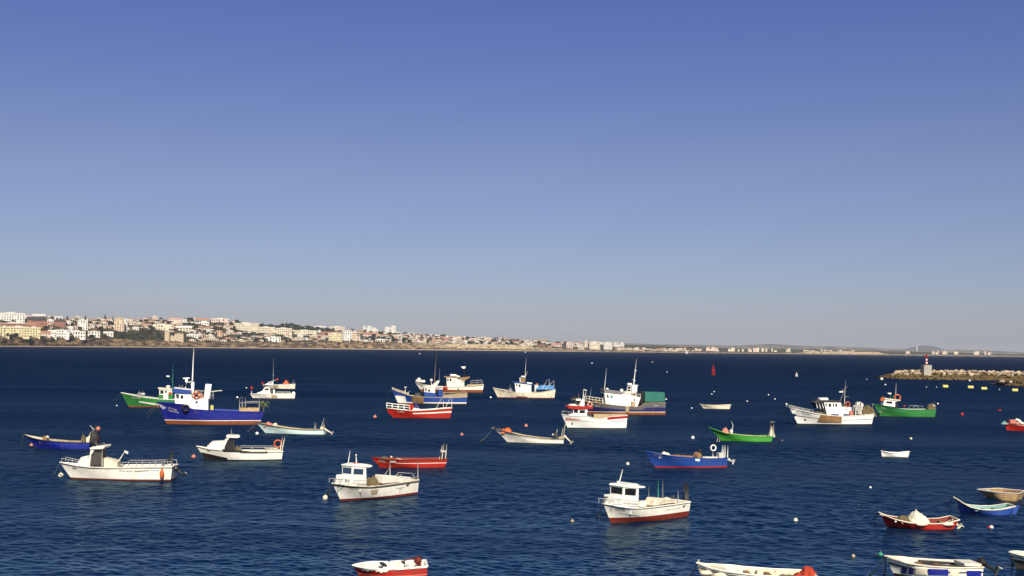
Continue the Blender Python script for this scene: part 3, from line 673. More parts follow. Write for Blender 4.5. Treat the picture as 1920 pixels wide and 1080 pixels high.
for i in range(270):
    px = rd.uniform(0, 1090); c, r = ip(px, CLIFF), ip(px, RIDGE)
    y = c - (c - r) * rd.random()
    tree(px, y, rd.uniform(5.0, 9.0) * (0.55 + 0.45 * 3000 / ip(px, DIST)), rd.choice(['round', 'darkround', 'darkround', 'umbrella']), 'small garden tree scattered among the hillside houses', 'garden trees of the town')

# ------------------------------------------------------------------ breakwaters
def boulder_mesh(seed, mat):
    rd = random.Random(seed); bm = bmesh.new()
    for i in range(16):
        v = Vector((rd.gauss(0, 1), rd.gauss(0, 1), rd.gauss(0, 1))).normalized() * rd.uniform(0.8, 1.1)
        bm.verts.new((v.x * 1.15, v.y, v.z * 0.75))
    bmesh.ops.convex_hull(bm, input=bm.verts[:])
    me = bpy.data.meshes.new('boulder'); bm.to_mesh(me); bm.free(); me.materials.append(M(mat)); return me
BP = [boulder_mesh(i, 'limestone') for i in range(6)]; BD = [boulder_mesh(i + 20, 'algaerock') for i in range(6)]
def mound(name, path, top, label, wtop, slope):
    """path: water's-edge pixels on the near side; the bank rises behind them"""
    pts = [at(x, y) for x, y in path]; V = []; Fc = []
    for i, p in enumerate(pts):
        t = top[i]; nrm = Vector((0.05, 1, 0)).normalized()
        for off, z in ((-1.0, -1.5), (0.4, 0.3), (slope, t), (slope + wtop, t), (2 * slope + wtop, 0.3), (2 * slope + wtop + 1, -1.5)):
            q = p + nrm * off; V.append((q.x, q.y, z))
    for i in range(len(pts) - 1):
        for j in range(5): Fc.append((i * 6 + j, (i + 1) * 6 + j, (i + 1) * 6 + j + 1, i * 6 + j + 1))
    Fc.append(tuple(range(6))); Fc.append(tuple(reversed(range(len(V) - 6, len(V)))))
    o = make(name, V, Fc, 'algaerock'); tag(o, label, 'breakwater'); return pts
path1 = [(1655, 709.2), (1668, 710), (1682, 710.6), (1700, 711), (1760, 712.2), (1820, 713), (1880, 714), (1960, 715.5), (2040, 717)]
top1 = [0.7, 1.6, 2.5, 3.1, 3.4, 3.4, 3.4, 3.4, 3.4]
mound('breakwater', path1, top1, 'long boulder breakwater reaching in from the right carrying the striped light', 5, 5)
path2 = [(1874, 721.5), (1886, 723.5), (1905, 724.5), (1960, 726.5), (2040, 729)]
top2 = [0.3, 1.3, 1.8, 2.1, 2.1]
mound('breakwater', path2, top2, 'dark low rock spur in front of the breakwater at the right edge', 4, 4)
rd = random.Random(11)
def boulder(px, pyw, off, z, sz, dark, label, group):
    p = at(px, pyw); o = bpy.data.objects.new('boulder', rd.choice(BD if dark else BP)); COL.objects.link(o)
    o.location = (p.x + off * 0.05, p.y + off, z); o.scale = (sz * rd.uniform(.85, 1.3), sz, sz * rd.uniform(.7, 1.05)); o.rotation_euler = (rd.uniform(-.5, .5), rd.uniform(-.5, .5), rd.uniform(0, 6.28))
    tag(o, label, 'boulder', group)
for row in range(4):
    n = [56, 56, 70, 66][row]
    for i in range(n):
        px = 1657 + (1985 - 1657) * (i + rd.random() * 0.8) / n
        y = float(np.interp(px, [a for a, _ in path1], [b for _, b in path1])); t = float(np.interp(px, [a for a, _ in path1], top1))
        if row == 0: boulder(px, y, 0.5, 0.35, rd.uniform(0.7, 1.1), True, 'dark wet boulder at the foot of the breakwater', 'dark boulders of the breakwater')
        elif row == 1: boulder(px, y, 2.2, min(t * 0.45, 1.5), rd.uniform(0.75, 1.15), True, 'dark wet boulder at the foot of the breakwater', 'dark boulders of the breakwater')
        elif row == 2 and t > 2.2: boulder(px, y, 3.7, t * 0.80, rd.uniform(0.85, 1.3), rd.random() < 0.45, 'pale dry boulder along the crest of the breakwater', 'pale boulders of the breakwater')
        elif row == 3 and t > 2.6: boulder(px, y, 5.8, t + rd.uniform(0.1, 0.6), rd.uniform(0.95, 1.55), False, 'pale dry boulder along the crest of the breakwater', 'pale boulders of the breakwater')
for row in range(2):
    for i in range(20):
        px = 1880 + (1985 - 1880) * (i + rd.random()) / 20; y = float(np.interp(px, [a for a, _ in path2], [b for _, b in path2]))
        boulder(px, y, 0.5 + row * 2.6, 0.3 + row * 1.3, rd.uniform(0.6, 1.1), row == 0 or rd.random() < 0.75, 'rock of the dark low spur at the right edge', 'rocks of the dark spur')
# striped harbour light
p = at(1737.3, 712); p = atd(1737.3, 700, math.hypot(p.x, p.y) + 7.0); base = Vector((p.x, p.y, 3.2)); e = empty('harbour_light', base, 0)
m = MB(); m.box((-1.85, -1.85, -1.5), (1.85, 1.85, 3.1)); m.box((-1.92, -1.92, 3.101), (1.92, 1.92, 3.5)); m.build('base_block', 'concrete', e, bevel=0.06)
for i in range(5):
    m = MB(); m.cyl((0, 0, 3.5 + i * 0.72), (0, 0, 3.5 + (i + 1) * 0.72), 0.5 - 0.02 * i, 14); b_ = m.build('band', 'red' if i % 2 == 0 else 'cleanwhite', e); b_['label'] = ('red' if i % 2 == 0 else 'white') + ' painted band of the column'
m = MB(); m.cyl((0, 0, 7.1), (0, 0, 7.22), 0.95, 14); 
for k in range(8): m.tube([(0.9 * math.cos(k * .785), 0.9 * math.sin(k * .785), 7.22), (0.9 * math.cos(k * .785), 0.9 * math.sin(k * .785), 7.9)], 0.04, 4)
m.torus((0, 0, 7.9), 0.9, 0.05, Matrix.Rotation(R(90), 3, 'X'), 14, 5); m.build('gallery', 'red', e)
m = MB(); m.cyl((0, 0, 7.22), (0, 0, 8.1), 0.42, 12); m.cyl((0, 0, 8.1), (0, 0, 8.5), 0.46, 12, 0, 0.1); m.build('lantern', 'red', e)
m = MB(); m.box((-0.4, -1.91, -0.2), (0.4, -1.855, 1.7)); m.build('door', 'steel', e)
tag(e, 'red and white striped harbour light on a grey concrete block', 'harbour light')
# haze over the far coast
m, t, pb = new_mat('haze air'); t.nodes.remove(pb)
pv = t.nodes.new('ShaderNodeVolumePrincipled'); pv.inputs['Color'].default_value = (0.80, 0.86, 1.0, 1); pv.inputs['Density'].default_value = 2.8e-5; pv.inputs['Anisotropy'].default_value = 0.0
t.links.new(pv.outputs[0], t.nodes['Material Output'].inputs['Volume'])
hb = MB(); hb.box((-14000, -400, -4), (16000, 27500, 190)); o = hb.build('haze', m); tag(o, 'thin bluish haze over the water and far coast', kind='stuff')
# ------------------------------------------------------------------ boats
def zoomer(x0, y0, s): return lambda u, v: (x0 + u / s, y0 + v / s)
class Boat:
    def __init__(b, name, label, cat, wb, ws, beam, sheer, bands, cap='white', inner='greywhite', deck='tan', bulw=0.55, head=None,
                 tm=0.42, sr=0.82, th=0.07, foredeck=0.22, pw=2.0, capz=0.05, flare=1.8, rail=True, group=None, decks=None):
        A = at(*wb); b.hb = beam / 2; b.sr = sr; b.tm = tm; b.pw = pw
        hs = b.hb * sr
        if head is None:
            C = at(*ws); d = C - A; L = d.length
            ang = math.atan2(d.y, d.x) + math.asin(min(0.9, hs * 0.92 / L))
            L = math.sqrt(max(L * L - (hs * .92) ** 2, 1))
        else:
            ang = R(head); s = F / math.hypot(A.x, A.y)
            # intersect: choose L so that near stern corner projects to ws.x
            lo, hi = 0.5, 60.0
            for _ in range(50):
                L = (lo + hi) / 2
                q = A + Vector((math.cos(ang) * L + math.sin(ang) * hs, math.sin(ang) * L - math.cos(ang) * hs, 0))
                l = ROT.transposed() @ (q - CAM); px = 960 + F * l.x / -l.z
                if px < ws[0]: lo = L
                else: hi = L
        b.A = A; b.L = L; b.ang = ang
        b.root = empty(name, A, ang); tag(b.root, label, cat, group)
        b.M = Matrix.Translation(A) @ Matrix.Rotation(ang, 4, 'Z'); b.Mi = b.M.inverted()
        b.build_hull(sheer, bands, cap, inner, deck, bulw, th, foredeck, capz, flare, rail, decks)
    # ray through a picture point meets the boat's own lengthwise plane y = const
    def P(b, X, Y, y=0.0):
        o = b.Mi @ CAM; d = b.Mi.to_3x3() @ ray(X, Y); t = (y - o.y) / d.y; q = o + d * t
        return Vector((q.x, y, q.z))
    def fd(b, t):
        tm = b.tm
        if t < tm: return 1 - (1 - t / tm) ** b.pw
        return 1 - (1 - b.sr) * ((t - tm) / (1 - tm)) ** 2
    def fw(b, t):
        tm = min(b.tm + 0.2, 0.75)
        if t < tm: return 0.92 * (1 - (1 - t / tm) ** (b.pw * 0.72))
        return 0.92 * (1 - (1 - b.sr) * ((t - tm) / (1 - tm)) ** 2)
    def build_hull(b, sheer, bands, cap, inner, deckm, bulw, th, foredeck, capz, flare, rail, decks):
        N = 30; hb = b.hb
        sx = [p[0] for p in sheer]; sy = [p[1] for p in sheer]
        ts = [i / N for i in range(N + 1)]; ts = [0.35 * t + 0.65 * t * t if t < 0.5 else t - (0.5 - 0.3375) * (1 - t) / 0.5 for t in ts]
        dk = []; wl = []
        for t in ts:
            X = sx[0] + (sx[-1] - sx[0]) * t; Y = float(np.interp(X, sx, sy))
            y = -hb * b.fd(t); p = b.P(X, Y, y); dk.append((p.x, hb * b.fd(t), max(p.z, 0.12)))
            wl.append((b.L * t, hb * b.fw(t)))
        b.dk, b.wl, b.ts = dk, wl, ts
        mats = []
        def mi(k):
            if k not in mats: mats.append(k)
            return mats.index(k)
        def sec(i, v):
            (xd, yd, zd), (xw, yw) = dk[i], wl[i]; t = ts[i]
            fl = flare + (0.55 - flare) * min(t / 0.4, 1)
            return (xw + (xd - xw) * v, yw + (yd - yw) * (v ** fl if v > 0 else 0), zd * v)
        b.sec = sec
        if bands[0][0] == 'z' and bands[0][1] > 0.11: bands = [('z', 0.05, 'waterline')] + list(bands)
        cols = []
        for i in range(N + 1):
            zd = dk[i][2]; prev = 0.0; col = [(wl[i][0], wl[i][1] * 0.8, -0.45), (wl[i][0], wl[i][1] * 1.0, 0.0)]
            for kind, val, m in bands:
                v = min(max(prev + 0.01, (val / zd if kind == 'z' else (1 - val / zd if kind == 'd' else val))), 0.985 if kind != 'v' or val < 1 else 1.0)
                for q in (1, 2, 3): col.append(sec(i, prev + (v - prev) * q / 3))
                prev = v
            cols.append(col)
        K = len(cols[0]); V = []; Fc = []; mx = []
        rowm = [bands[0][2]] + [m for _, _, m in bands for _ in range(3)]
        for side in (-1, 1):
            base = len(V)
            for c in cols: V += [(x, side * y, z) for x, y, z in c]
            for i in range(N):
                for k in range(K - 1):
                    f = (base + i * K + k, base + (i + 1) * K + k, base + (i + 1) * K + k + 1, base + i * K + k + 1)
                    Fc.append(f if side < 0 else f[::-1]); mx.append(mi(rowm[k]))
        # transom
        bn = N * K; bf = (N + 1) * K + N * K
        for k in range(K - 1):
            Fc.append((bn + k, bf + k, bf + k + 1, bn + k + 1)); mx.append(mi(rowm[k]))
        # inner bulwark and cap
        inn = []
        for i in range(N + 1):
            x, y, z = dk[i]; yi = max(y - th, 0.0); xi = x + (th * 0.8 if i == 0 else 0) - (th if i == N else 0)
            bw = bulw(ts[i]) if callable(bulw) else bulw
            zf = max(z - bw, 0.08); v = zf / z; yb = max(min(sec(i, v)[1], y) - th * 1.3, 0.0); xb = sec(i, v)[0] + (th if i == 0 else 0)
            if i == N: xb = min(xb, xi) - th * 0.3
            inn.append(((xi, yi, z), (xb, min(yb, yi), zf)))
        b.inn = inn
        for side in (-1, 1):
            o0 = 0 if side < 0 else (N + 1) * K; base = len(V)
            for (a, c) in inn: V += [(a[0], side * a[1], a[2]), (c[0], side * c[1], c[2])]
            for i in range(N):
                f = (o0 + i * K + K - 1, o0 + (i + 1) * K + K - 1, base + 2 * (i + 1), base + 2 * i); Fc.append(f if side < 0 else f[::-1]); mx.append(mi(cap))
                f = (base + 2 * i, base + 2 * i + 2, base + 2 * i + 3, base + 2 * i + 1); Fc.append(f if side < 0 else f[::-1]); mx.append(mi(inner))
            if side < 0: l0 = base
            else:
                Fc.append((bn + K - 1, bf + K - 1, base + 2 * N, l0 + 2 * N)); mx.append(mi(cap))
                Fc.append((l0 + 2 * N, base + 2 * N, base + 2 * N + 1, l0 + 2 * N + 1)); mx.append(mi(inner))
        b.hull = make('hull', V, Fc, mats, b.root, mx)
        bm = bmesh.new(); bm.from_mesh(b.hull.data); bmesh.ops.remove_doubles(bm, verts=bm.verts[:], dist=0.002); bmesh.ops.recalc_face_normals(bm, faces=bm.faces[:])
        for f in bm.faces: f.smooth = True
        for e in bm.edges:
            if len(e.link_faces) == 2 and e.calc_face_angle(0) > 0.6: e.smooth = False
        bm.to_mesh(b.hull.data); bm.free()
        # floor
        V = []; Fc = []
        for (a, c) in inn: V += [(c[0], -c[1] - 0.02, c[2] + 0.01), (c[0], c[1] + 0.02, c[2] + 0.01)]
        for i in range(N): Fc.append((2 * i, 2 * i + 2, 2 * i + 3, 2 * i + 1))
        make('deck', V, Fc, deckm, b.root)
        if foredeck > 0:
            V = []; Fc = []; I = [i for i in range(N + 1) if ts[i] <= foredeck]
            for i in I:
                x, y, z = dk[i]; yy = max(y - th * 0.7, 0); V += [(x + (0.05 if i == 0 else 0), -yy, z - 0.06), (x + (0.05 if i == 0 else 0), yy, z - 0.06)]
            for q in range(len(I) - 1): Fc.append((2 * q, 2 * q + 2, 2 * q + 3, 2 * q + 1))
            n = 2 * (len(I) - 1); e0 = len(V); c = inn[I[-1]][1]; V += [(V[n][0], V[n][1], c[2]), (V[n + 1][0], V[n + 1][1], c[2])]; Fc.append((n, e0, e0 + 1, n + 1))
            make('foredeck', V, Fc, cap if decks is None else decks, b.root)
        if rail:
            m = MB()
            for side in (-1, 1): m.tube([(x, side * (y + 0.015), z - 0.01) for x, y, z in dk], 0.045 if hb < 1.5 else 0.07, 5)
            m.tube([(dk[-1][0] + 0.02, -dk[-1][1], dk[-1][2]), (dk[-1][0] + 0.02, dk[-1][1], dk[-1][2])], 0.045, 5)
            m.build('rub_rail', cap, b.root)
    def side_y(b, x, z):
        """outer half-width of the hull at local x, z"""
        best = None
        for i in range(len(b.ts) - 1):
            v0 = min(max(z / b.dk[i][2], 0), 1); v1 = min(max(z / b.dk[i + 1][2], 0), 1)
            a = b.sec(i, v0); c = b.sec(i + 1, v1)
            if (a[0] <= x <= c[0]) or i == len(b.ts) - 2:
                k = min(max((x - a[0]) / max(c[0] - a[0], 1e-6), 0), 1); return a[1] + (c[1] - a[1]) * k
        return 0.0
    def on_side(b, X, Y, off=0.03):
        """local point on the near side of the hull seen at picture point X,Y"""
        y = -b.hb * 0.8
        for _ in range(12):
            p = b.P(X, Y, y); y = -b.side_y(p.x, p.z) - off
        p = b.P(X, Y, y); return Vector((p.x, y, p.z))
    # ---- parts
    def prism(b, name, pts, wy, mat, parent=None, bevel=0.0, yc=0.0, both=False):
        """pts: picture outline of the face nearest the camera; wy: half-width across the boat"""
        y0, y1 = yc - wy, yc + wy
        m = MB(); pr = [b.P(X, Y, y0) for X, Y in pts]; m.prism([(p.x, p.z) for p in pr], y0, y1)
        o = m.build(name, mat, parent or b.root, bevel=bevel); o['wy'] = wy; return o
    def panes(b, cabin, rects, wy, mat='cabin glass', name='window', yc=0.0, frame=None):
        for r in rects:
            pts = r if len(r) == 4 and isinstance(r[0], (tuple, list)) else [(r[0], r[1]), (r[2], r[1]), (r[2], r[3]), (r[0], r[3])]
            for sgn in (-1, 1):
                pr = [b.P(X, Y, yc - wy) for X, Y in pts]; m = MB()
                a, c = (yc - wy - 0.025, yc - wy + 0.03) if sgn < 0 else (yc + wy - 0.03, yc + wy + 0.025)
                m.prism([(p.x, p.z) for p in pr], a, c); m.build(name, mat, cabin)
    def front_panes(b, cabin, top, bot, wy, n=3, lo=0.45, hi=0.88, mat='cabin glass'):
        """windscreen panes on the sloping front face between two picture points on the near corner"""
        T = b.P(*top, -wy); B = b.P(*bot, -wy); d = (T - B); nrm = Vector((d.z, 0, -d.x)).normalized()
        if nrm.x > 0: nrm = -nrm
        for k in range(n):
            ya = -wy + 2 * wy * (k + 0.1) / n; yb = -wy + 2 * wy * (k + 0.9) / n
            p0 = B + d * lo; p1 = B + d * hi; o = nrm * 0.02
            m = MB(); q = [Vector((p0.x, ya, p0.z)), Vector((p0.x, yb, p0.z)), Vector((p1.x, yb, p1.z)), Vector((p1.x, ya, p1.z))]
            m.add([v + o for v in q] + [v - o for v in q], [(3, 2, 1, 0), (4, 5, 6, 7), (0, 1, 5, 4), (1, 2, 6, 5), (2, 3, 7, 6), (3, 0, 4, 7)])
            m.build('windscreen', mat, cabin)
    def tube(b, name, pts, r, mat, parent=None, n=6, r2=None):
        m = MB()
        if not isinstance(pts[0], list): pts = [pts]
        for line in pts: m.tube([b.P(p[0], p[1], p[2] if len(p) > 2 else 0.0) for p in line], r, n, 0, r2)
        return m.build(name, mat, parent or b.root, smooth=True)
    def rail(b, name, pts, hpx, r, mat, n=None, both=True, mid=True, lat=None):
        """hand rail: stanchions along picture points of its foot; hpx height in picture pixels"""
        m = MB()
        for sgn in ((-1, 1) if both else (-1,)):
            top = []
            for (X, Y) in pts:
                y = -(lat if lat is not None else b.hb * 0.8); p = b.P(X, Y, y); q = b.P(X, Y - hpx, y)
                if sgn > 0: p.y, q.y = -y, -y
                m.tube([p, q], r, 5); top.append((p, q))
            m.tube([q for p, q in top], r, 5)
            if mid: m.tube([p.lerp(q, 0.5) for p, q in top], r * 0.8, 5)
        return m.build(name, mat, b.root)
    def ball(b, name, X, Y, rpx, mat, y=0.0, parent=None, rz=None, noise=0.0):
        p = b.P(X, Y, y); s = b.s(p); m = MB(); m.ball(p, rpx / s, rpx / s, (rz or rpx) / s, 14, 0, noise, 3); return m.build(name, mat, parent or b.root, smooth=True)
    def s(b, p): return F / (ROT.transposed() @ ((b.M @ p) - CAM)).length
    def rope(b, tip, ends, mat='rope', r=0.04, sag=0.25, z=0.0, y=0.0):
        p0 = b.P(*tip, y)
        for (X, Y) in ends:
            q = b.Mi @ at(X, Y, -0.1); pts = []
            for k in range(9):
                t = k / 8; v = p0.lerp(q, t); v.z -= sag * 4 * t * (1 - t) * (0.6 + 0.4 * t); pts.append(v)
            m = MB(); m.tube(pts, r, 5); m.build('mooring_rope', mat, b.root)
    def motor(b, top, foot, mat='black', y=0.0, size=0.3, tilt=True):
        """tilted outboard: cowling at top, leg running to foot"""
        p = b.P(*top, y); q = b.P(*foot, y); d = (q - p).normalized(); L = (q - p).length
        u = Vector((0, 1, 0)); v = d.cross(u)
        m = MB(); size *= .8; q0 = len(m.v); m.tube([p - d * size * .1, p + d * size * .05, p + d * size * .6, p + d * size * .95], size * .62, 8); n8 = 8
        for kk, sc_ in ((0, .45), (1, .9), (2, 1.0), (3, .6)):
            cc = sum((Vector(m.v[q0 + kk * n8 + j]) for j in range(n8)), Vector()) / n8
            for j in range(n8): m.v[q0 + kk * n8 + j] = tuple(cc + (Vector(m.v[q0 + kk * n8 + j]) - cc) * sc_)
        m.tube([p + d * size * .6, p + d * L * 0.8], 0.11, 8, 0, 0.07)
        c = p + d * L * 0.78; m.add([c + v * .02 - u * .14 - d * .02, c + v * .3 - u * .14, c + v * .3 + u * .14, c + v * .02 + u * .14, c - v * .1, c + v * .3 + d * .03], [(0, 1, 2, 3), (0, 4, 3), (1, 5, 2)])
        m.tube([c + d * .12 - v * .25, c + d * .12 + v * .2], 0.07, 8, 0, 0.04)
        m.tube([p - d * .05 - v * .15, p - d * .1 - v * .75], 0.025, 5)
        o = m.build('outboard_motor', mat, b.root, smooth=False)
        w_ = MB(); hub = c + d * .12 + v * .24
        for k in range(3):
            a = k * 2.094; r_ = u * math.cos(a) + d * math.sin(a); w_.tube([hub, hub + r_ * .17 + v * 0.03], 0.05, 5, 0, 0.02)
        w_.build('propeller', 'steel', o)
        return o
    def patch(b, name, quad, mat, off=0.02, nx=8, nz=4, parent=None, thick=0.02):
        """sheet lying on the near side of the hull; quad = 4 picture points: top-left, top-right, bottom-right, bottom-left"""
        V = []; Fc = []
        tl, tr, br, bl = [Vector(q) for q in quad]
        for lay in (off, off - thick):
            for j in range(nz + 1):
                for i in range(nx + 1):
                    a = tl.lerp(tr, i / nx); c = bl.lerp(br, i / nx); q = a.lerp(c, j / nz); V.append(b.on_side(q.x, q.y, lay))
        w_ = nx + 1; S = w_ * (nz + 1)
        for j in range(nz):
            for i in range(nx):
                f = (j * w_ + i, (j + 1) * w_ + i, (j + 1) * w_ + i + 1, j * w_ + i + 1); Fc.append(f); Fc.append(tuple(S + k for k in f[::-1]))
        for i in range(nx): Fc.append((i, i + 1, S + i + 1, S + i)); k = nz * w_; Fc.append((k + i + 1, k + i, S + k + i, S + k + i + 1))
        for j in range(nz): Fc.append(((j + 1) * w_, j * w_, S + j * w_, S + (j + 1) * w_)); Fc.append((j * w_ + nx, (j + 1) * w_ + nx, S + (j + 1) * w_ + nx, S + j * w_ + nx))
        return make(name, V, Fc, mat, parent or b.hull)
    def text(b, body, X0, Y0, X1, Y1, hpx, mat, surface='hull', wy=None, parent=None, shear=0.0):
        """lettering; X0,Y0..X1,Y1 = baseline ends in the picture"""
        cu = bpy.data.curves.new('t', 'FONT'); cu.body = body; cu.resolution_u = 2; cu.shear = shear
        to = bpy.data.objects.new('t', cu); COL.objects.link(to); bpy.context.view_layer.update()
        me0 = to.evaluated_get(bpy.context.evaluated_depsgraph_get()).to_mesh()
        vs = [v.co.copy() for v in me0.vertices]; fs = [tuple(p.vertices) for p in me0.polygons]
        bpy.data.objects.remove(to); bpy.data.curves.remove(cu)
        w_ = max(v.x for v in vs); hh = 0.7
        V = []
        for v in vs:
            t = v.x / w_; X = X0 + (X1 - X0) * t; Y = Y0 + (Y1 - Y0) * t - v.y / hh * hpx
            V.append(b.on_side(X, Y, 0.035) if surface == 'hull' else b.P(X, Y, -wy - 0.035))
        return make('lettering', V, fs, mat, parent or b.hull)
    # ---- separate things lying in or hanging on the boat
    def world(b, o): o.matrix_world = b.M; return o
    def thing(b, mb, name, mat, label, cat, smooth=False, group=None):
        c = Vector((0, 0, 0)); n = len(mb.v)
        for v in mb.v: c += Vector(v)
        c /= n; zmin = min(v[2] for v in mb.v); c.z = zmin
        mb.v = [tuple(Vector(v) - c) for v in mb.v]
        o = mb.build(name, mat, None, smooth); o.location = b.M @ c; o.rotation_euler = (0, 0, b.ang); tag(o, label, cat, group); return o
    def ring(b, X, Y, rpx, label, mats=('orange', 'white'), y=0.0, yaw=0.0, alt=1, thick=0.2):
        p = b.P(X, Y, y); r = rpx / b.s(p); m = MB(); m.torus(p, r * 0.8, r * thick, Matrix.Rotation(R(yaw), 3, 'Z'), alt=alt)
        return b.thing(m, 'lifebuoy', list(mats), label, 'lifebuoy', True)
    def heap(b, X0, X1, Yb, Yt, mat, label, name='net_pile', cat='net', y=0.0, wy=0.5, seed=1, peak=0.5, rough=0.25):
        p0 = b.P(X0, Yb, y); p1 = b.P(X1, Yb, y); h = (b.P((X0 + X1) / 2, Yt, y) - b.P((X0 + X1) / 2, Yb, y)).z
        rd = random.Random(seed); V = []; Fc = []; nx, ny = 18, 10
        for j in range(ny + 1):
            for i in range(nx + 1):
                u = i / nx; w_ = j / ny * 2 - 1
                pk = min(u / peak, (1 - u) / (1 - peak)); e = max(0, 1 - w_ * w_) ** 0.7 * max(0, math.sin(max(0, min(1, pk)) * math.pi / 2)) ** 0.6
                xx = p0.x + (p1.x - p0.x) * u; k = 1 + rough * 2.4 * noise.fractal(Vector((xx * 2.6, wy * w_ * 2.6, seed * 3.7 + X0)), 1.0, 2.0, 3)
                V.append((p0.x + (p1.x - p0.x) * u + 0.03 * rd.uniform(-1, 1), y + wy * w_ + 0.03 * rd.uniform(-1, 1), p0.z + (p1.z - p0.z) * u + h * e * k - 0.05))
        for j in range(ny):
            for i in range(nx): Fc.append((j * (nx + 1) + i, j * (nx + 1) + i + 1, (j + 1) * (nx + 1) + i + 1, (j + 1) * (nx + 1) + i))
        m = MB(); m.add(V, Fc); return b.thing(m, name, mat, label, cat)
    def blob(b, X, Y, rx, rz, mat, label, name, cat, y=0.0, noise=0.0, group=None):
        p = b.P(X, Y, y); s = b.s(p); m = MB(); m.ball(p, rx / s, rx / s, rz / s, 14, 0, noise, 5)
        m.cyl(p + Vector((0, 0, rz / s * 0.9)), p + Vector((0, 0, rz / s * 1.2)), rx / s * 0.18, 6)
        return b.thing(m, name, mat, label, cat, True, group)
    def crate(b, X, Y, wpx, hpx, mat, label, y=0.0, name='fish_crate', cat='crate', dep=0.35):
        p = b.P(X, Y, y); s = b.s(p); w_, h_ = wpx / s / 2, hpx / s; m = MB(); t = 0.03
        m.box((p.x - w_, y - dep, p.z), (p.x + w_, y + dep, p.z + t)); m.box((p.x - w_, y - dep, p.z + t), (p.x - w_ + t, y + dep, p.z + h_)); m.box((p.x + w_ - t, y - dep, p.z + t), (p.x + w_, y + dep, p.z + h_))
        m.box((p.x - w_ + t, y - dep, p.z + t), (p.x + w_ - t, y - dep + t, p.z + h_)); m.box((p.x - w_ + t, y + dep - t, p.z + t), (p.x + w_ - t, y + dep, p.z + h_))
        return b.thing(m, name, mat, label, cat)
    def winch(b, X, Y, rpx, mat='grey', y=0.0, frame='steel'):
        """net hauler: two side plates and a drum"""
        p = b.P(X, Y, y); r = rpx / b.s(p); m = MB()
        m.cyl(p + Vector((0, -r * .9, 0)), p + Vector((0, r * .9, 0)), r * 0.45, 12)
        for q in (-0.9, 0.9): m.cyl(p + Vector((0, r * q - .02, 0)), p + Vector((0, r * q + .02, 0)), r * 0.85, 14)
        m.box((p.x - r * .5, -r * 1.0 + y, p.z - r * 1.5), (p.x + r * .5, r * 1.0 + y, p.z - r * .8)); return m.build('winch', mat, b.root)

def thwarts(b, ts_, mat='wood'):
    for t in ts_:
        i = min(range(len(b.ts)), key=lambda k: abs(b.ts[k] - t)); x, y, z = b.dk[i]; m = MB()
        m.box((x - 0.12, -y + 0.06, z - 0.2), (x + 0.12, y - 0.06, z - 0.15)); m.build('thwart', mat, b.root)
# ============ large blue trawler (left)
Z = zoomer(200, 640, 6)
b = Boat('fishing_trawler', 'large royal blue trawler with tall white mast and a palm bush at its stern', 'fishing boat', Z(672, 932), Z(1722, 936), 4.2,
         [Z(570, 683), Z(640, 692), Z(770, 703), Z(895, 712), Z(920, 745), Z(960, 764), Z(1140, 776), Z(1400, 788), Z(1600, 792), Z(1768, 792)],
         [('z', 0.60, 'rustboot'), ('z', 0.70, 'white'), ('v', 0.97, 'darkblue'), ('v', 1.0, 'darkblue')], cap='darkblue', inner='blue', deck='rustgrey', bulw=0.8, head=12, sr=0.9, tm=0.3, foredeck=0.14, th=0.1)
c = b.prism('wheelhouse', [Z(765, 585), Z(950, 592), Z(958, 640), Z(1143, 648), Z(1143, 790), Z(770, 780)], 1.3, 'cleanwhite', bevel=0.05)
b.panes(c, [[Z(775, 595), Z(815, 597), Z(808, 648), Z(788, 640)], (*Z(832, 607), *Z(862, 645))], 1.3); b.front_panes(c, Z(765, 590), Z(770, 700), 1.3)
b.prism('roof', [Z(735, 563), Z(757, 527), Z(945, 548), Z(953, 591), Z(765, 583)], 1.45, 'blue', c); b.prism('roof_edge', [Z(755, 521), Z(948, 543), Z(948, 549), Z(755, 527)], 1.5, 'cleanwhite', c)
m = MB(); p = b.P(*Z(1012, 685), -1.3); m.cyl(p + Vector((0, -.03, 0)), p + Vector((0, .05, 0)), 0.17, 14); m.build('porthole', 'cabin glass', c)
b.prism('funnel', [Z(1112, 480), Z(1182, 484), Z(1156, 650), Z(1092, 644)], 0.5, 'cleanwhite', bevel=0.05)
b.rail('hand_rail', [Z(960, 640), Z(1060, 645), Z(1170, 650), Z(1195, 655)], 14 / 1, 0.03, 'steel', lat=1.25)
b.tube('boom', [Z(1165, 566), Z(1300, 553)], 0.07, 'white')
b.tube('mast', [[Z(962, 590), Z(965, 440)], [Z(965, 440), Z(972, 250), Z(980, 64)]], 0.10, 'cleanwhite', r2=0.05); b.tube('mast_stay', [Z(975, 240), Z(988, 90)], 0.03, 'steel')
b.prism('mast_foot', [Z(948, 470), Z(985, 455), Z(980, 600), Z(955, 600)], 0.2, 'cleanwhite')
b.tube('radar_arm', [Z(965, 452), Z(900, 465), Z(885, 530)], 0.09, 'cleanwhite'); b.prism('radar', [Z(858, 410), Z(933, 406), Z(933, 418), Z(858, 422)], 0.12, 'cleanwhite'); b.prism('radar_base', [Z(880, 425), Z(915, 425), Z(908, 460), Z(885, 460)], 0.2, 'cleanwhite')
for u in (820, 850): b.tube('exhaust', [Z(u, 535), Z(u, 490)], 0.08, 'grey')
b.prism('crate_box', [Z(1490, 752), Z(1716, 755), Z(1716, 806), Z(1490, 803)], 1.4, 'plankwood', bevel=0.03)
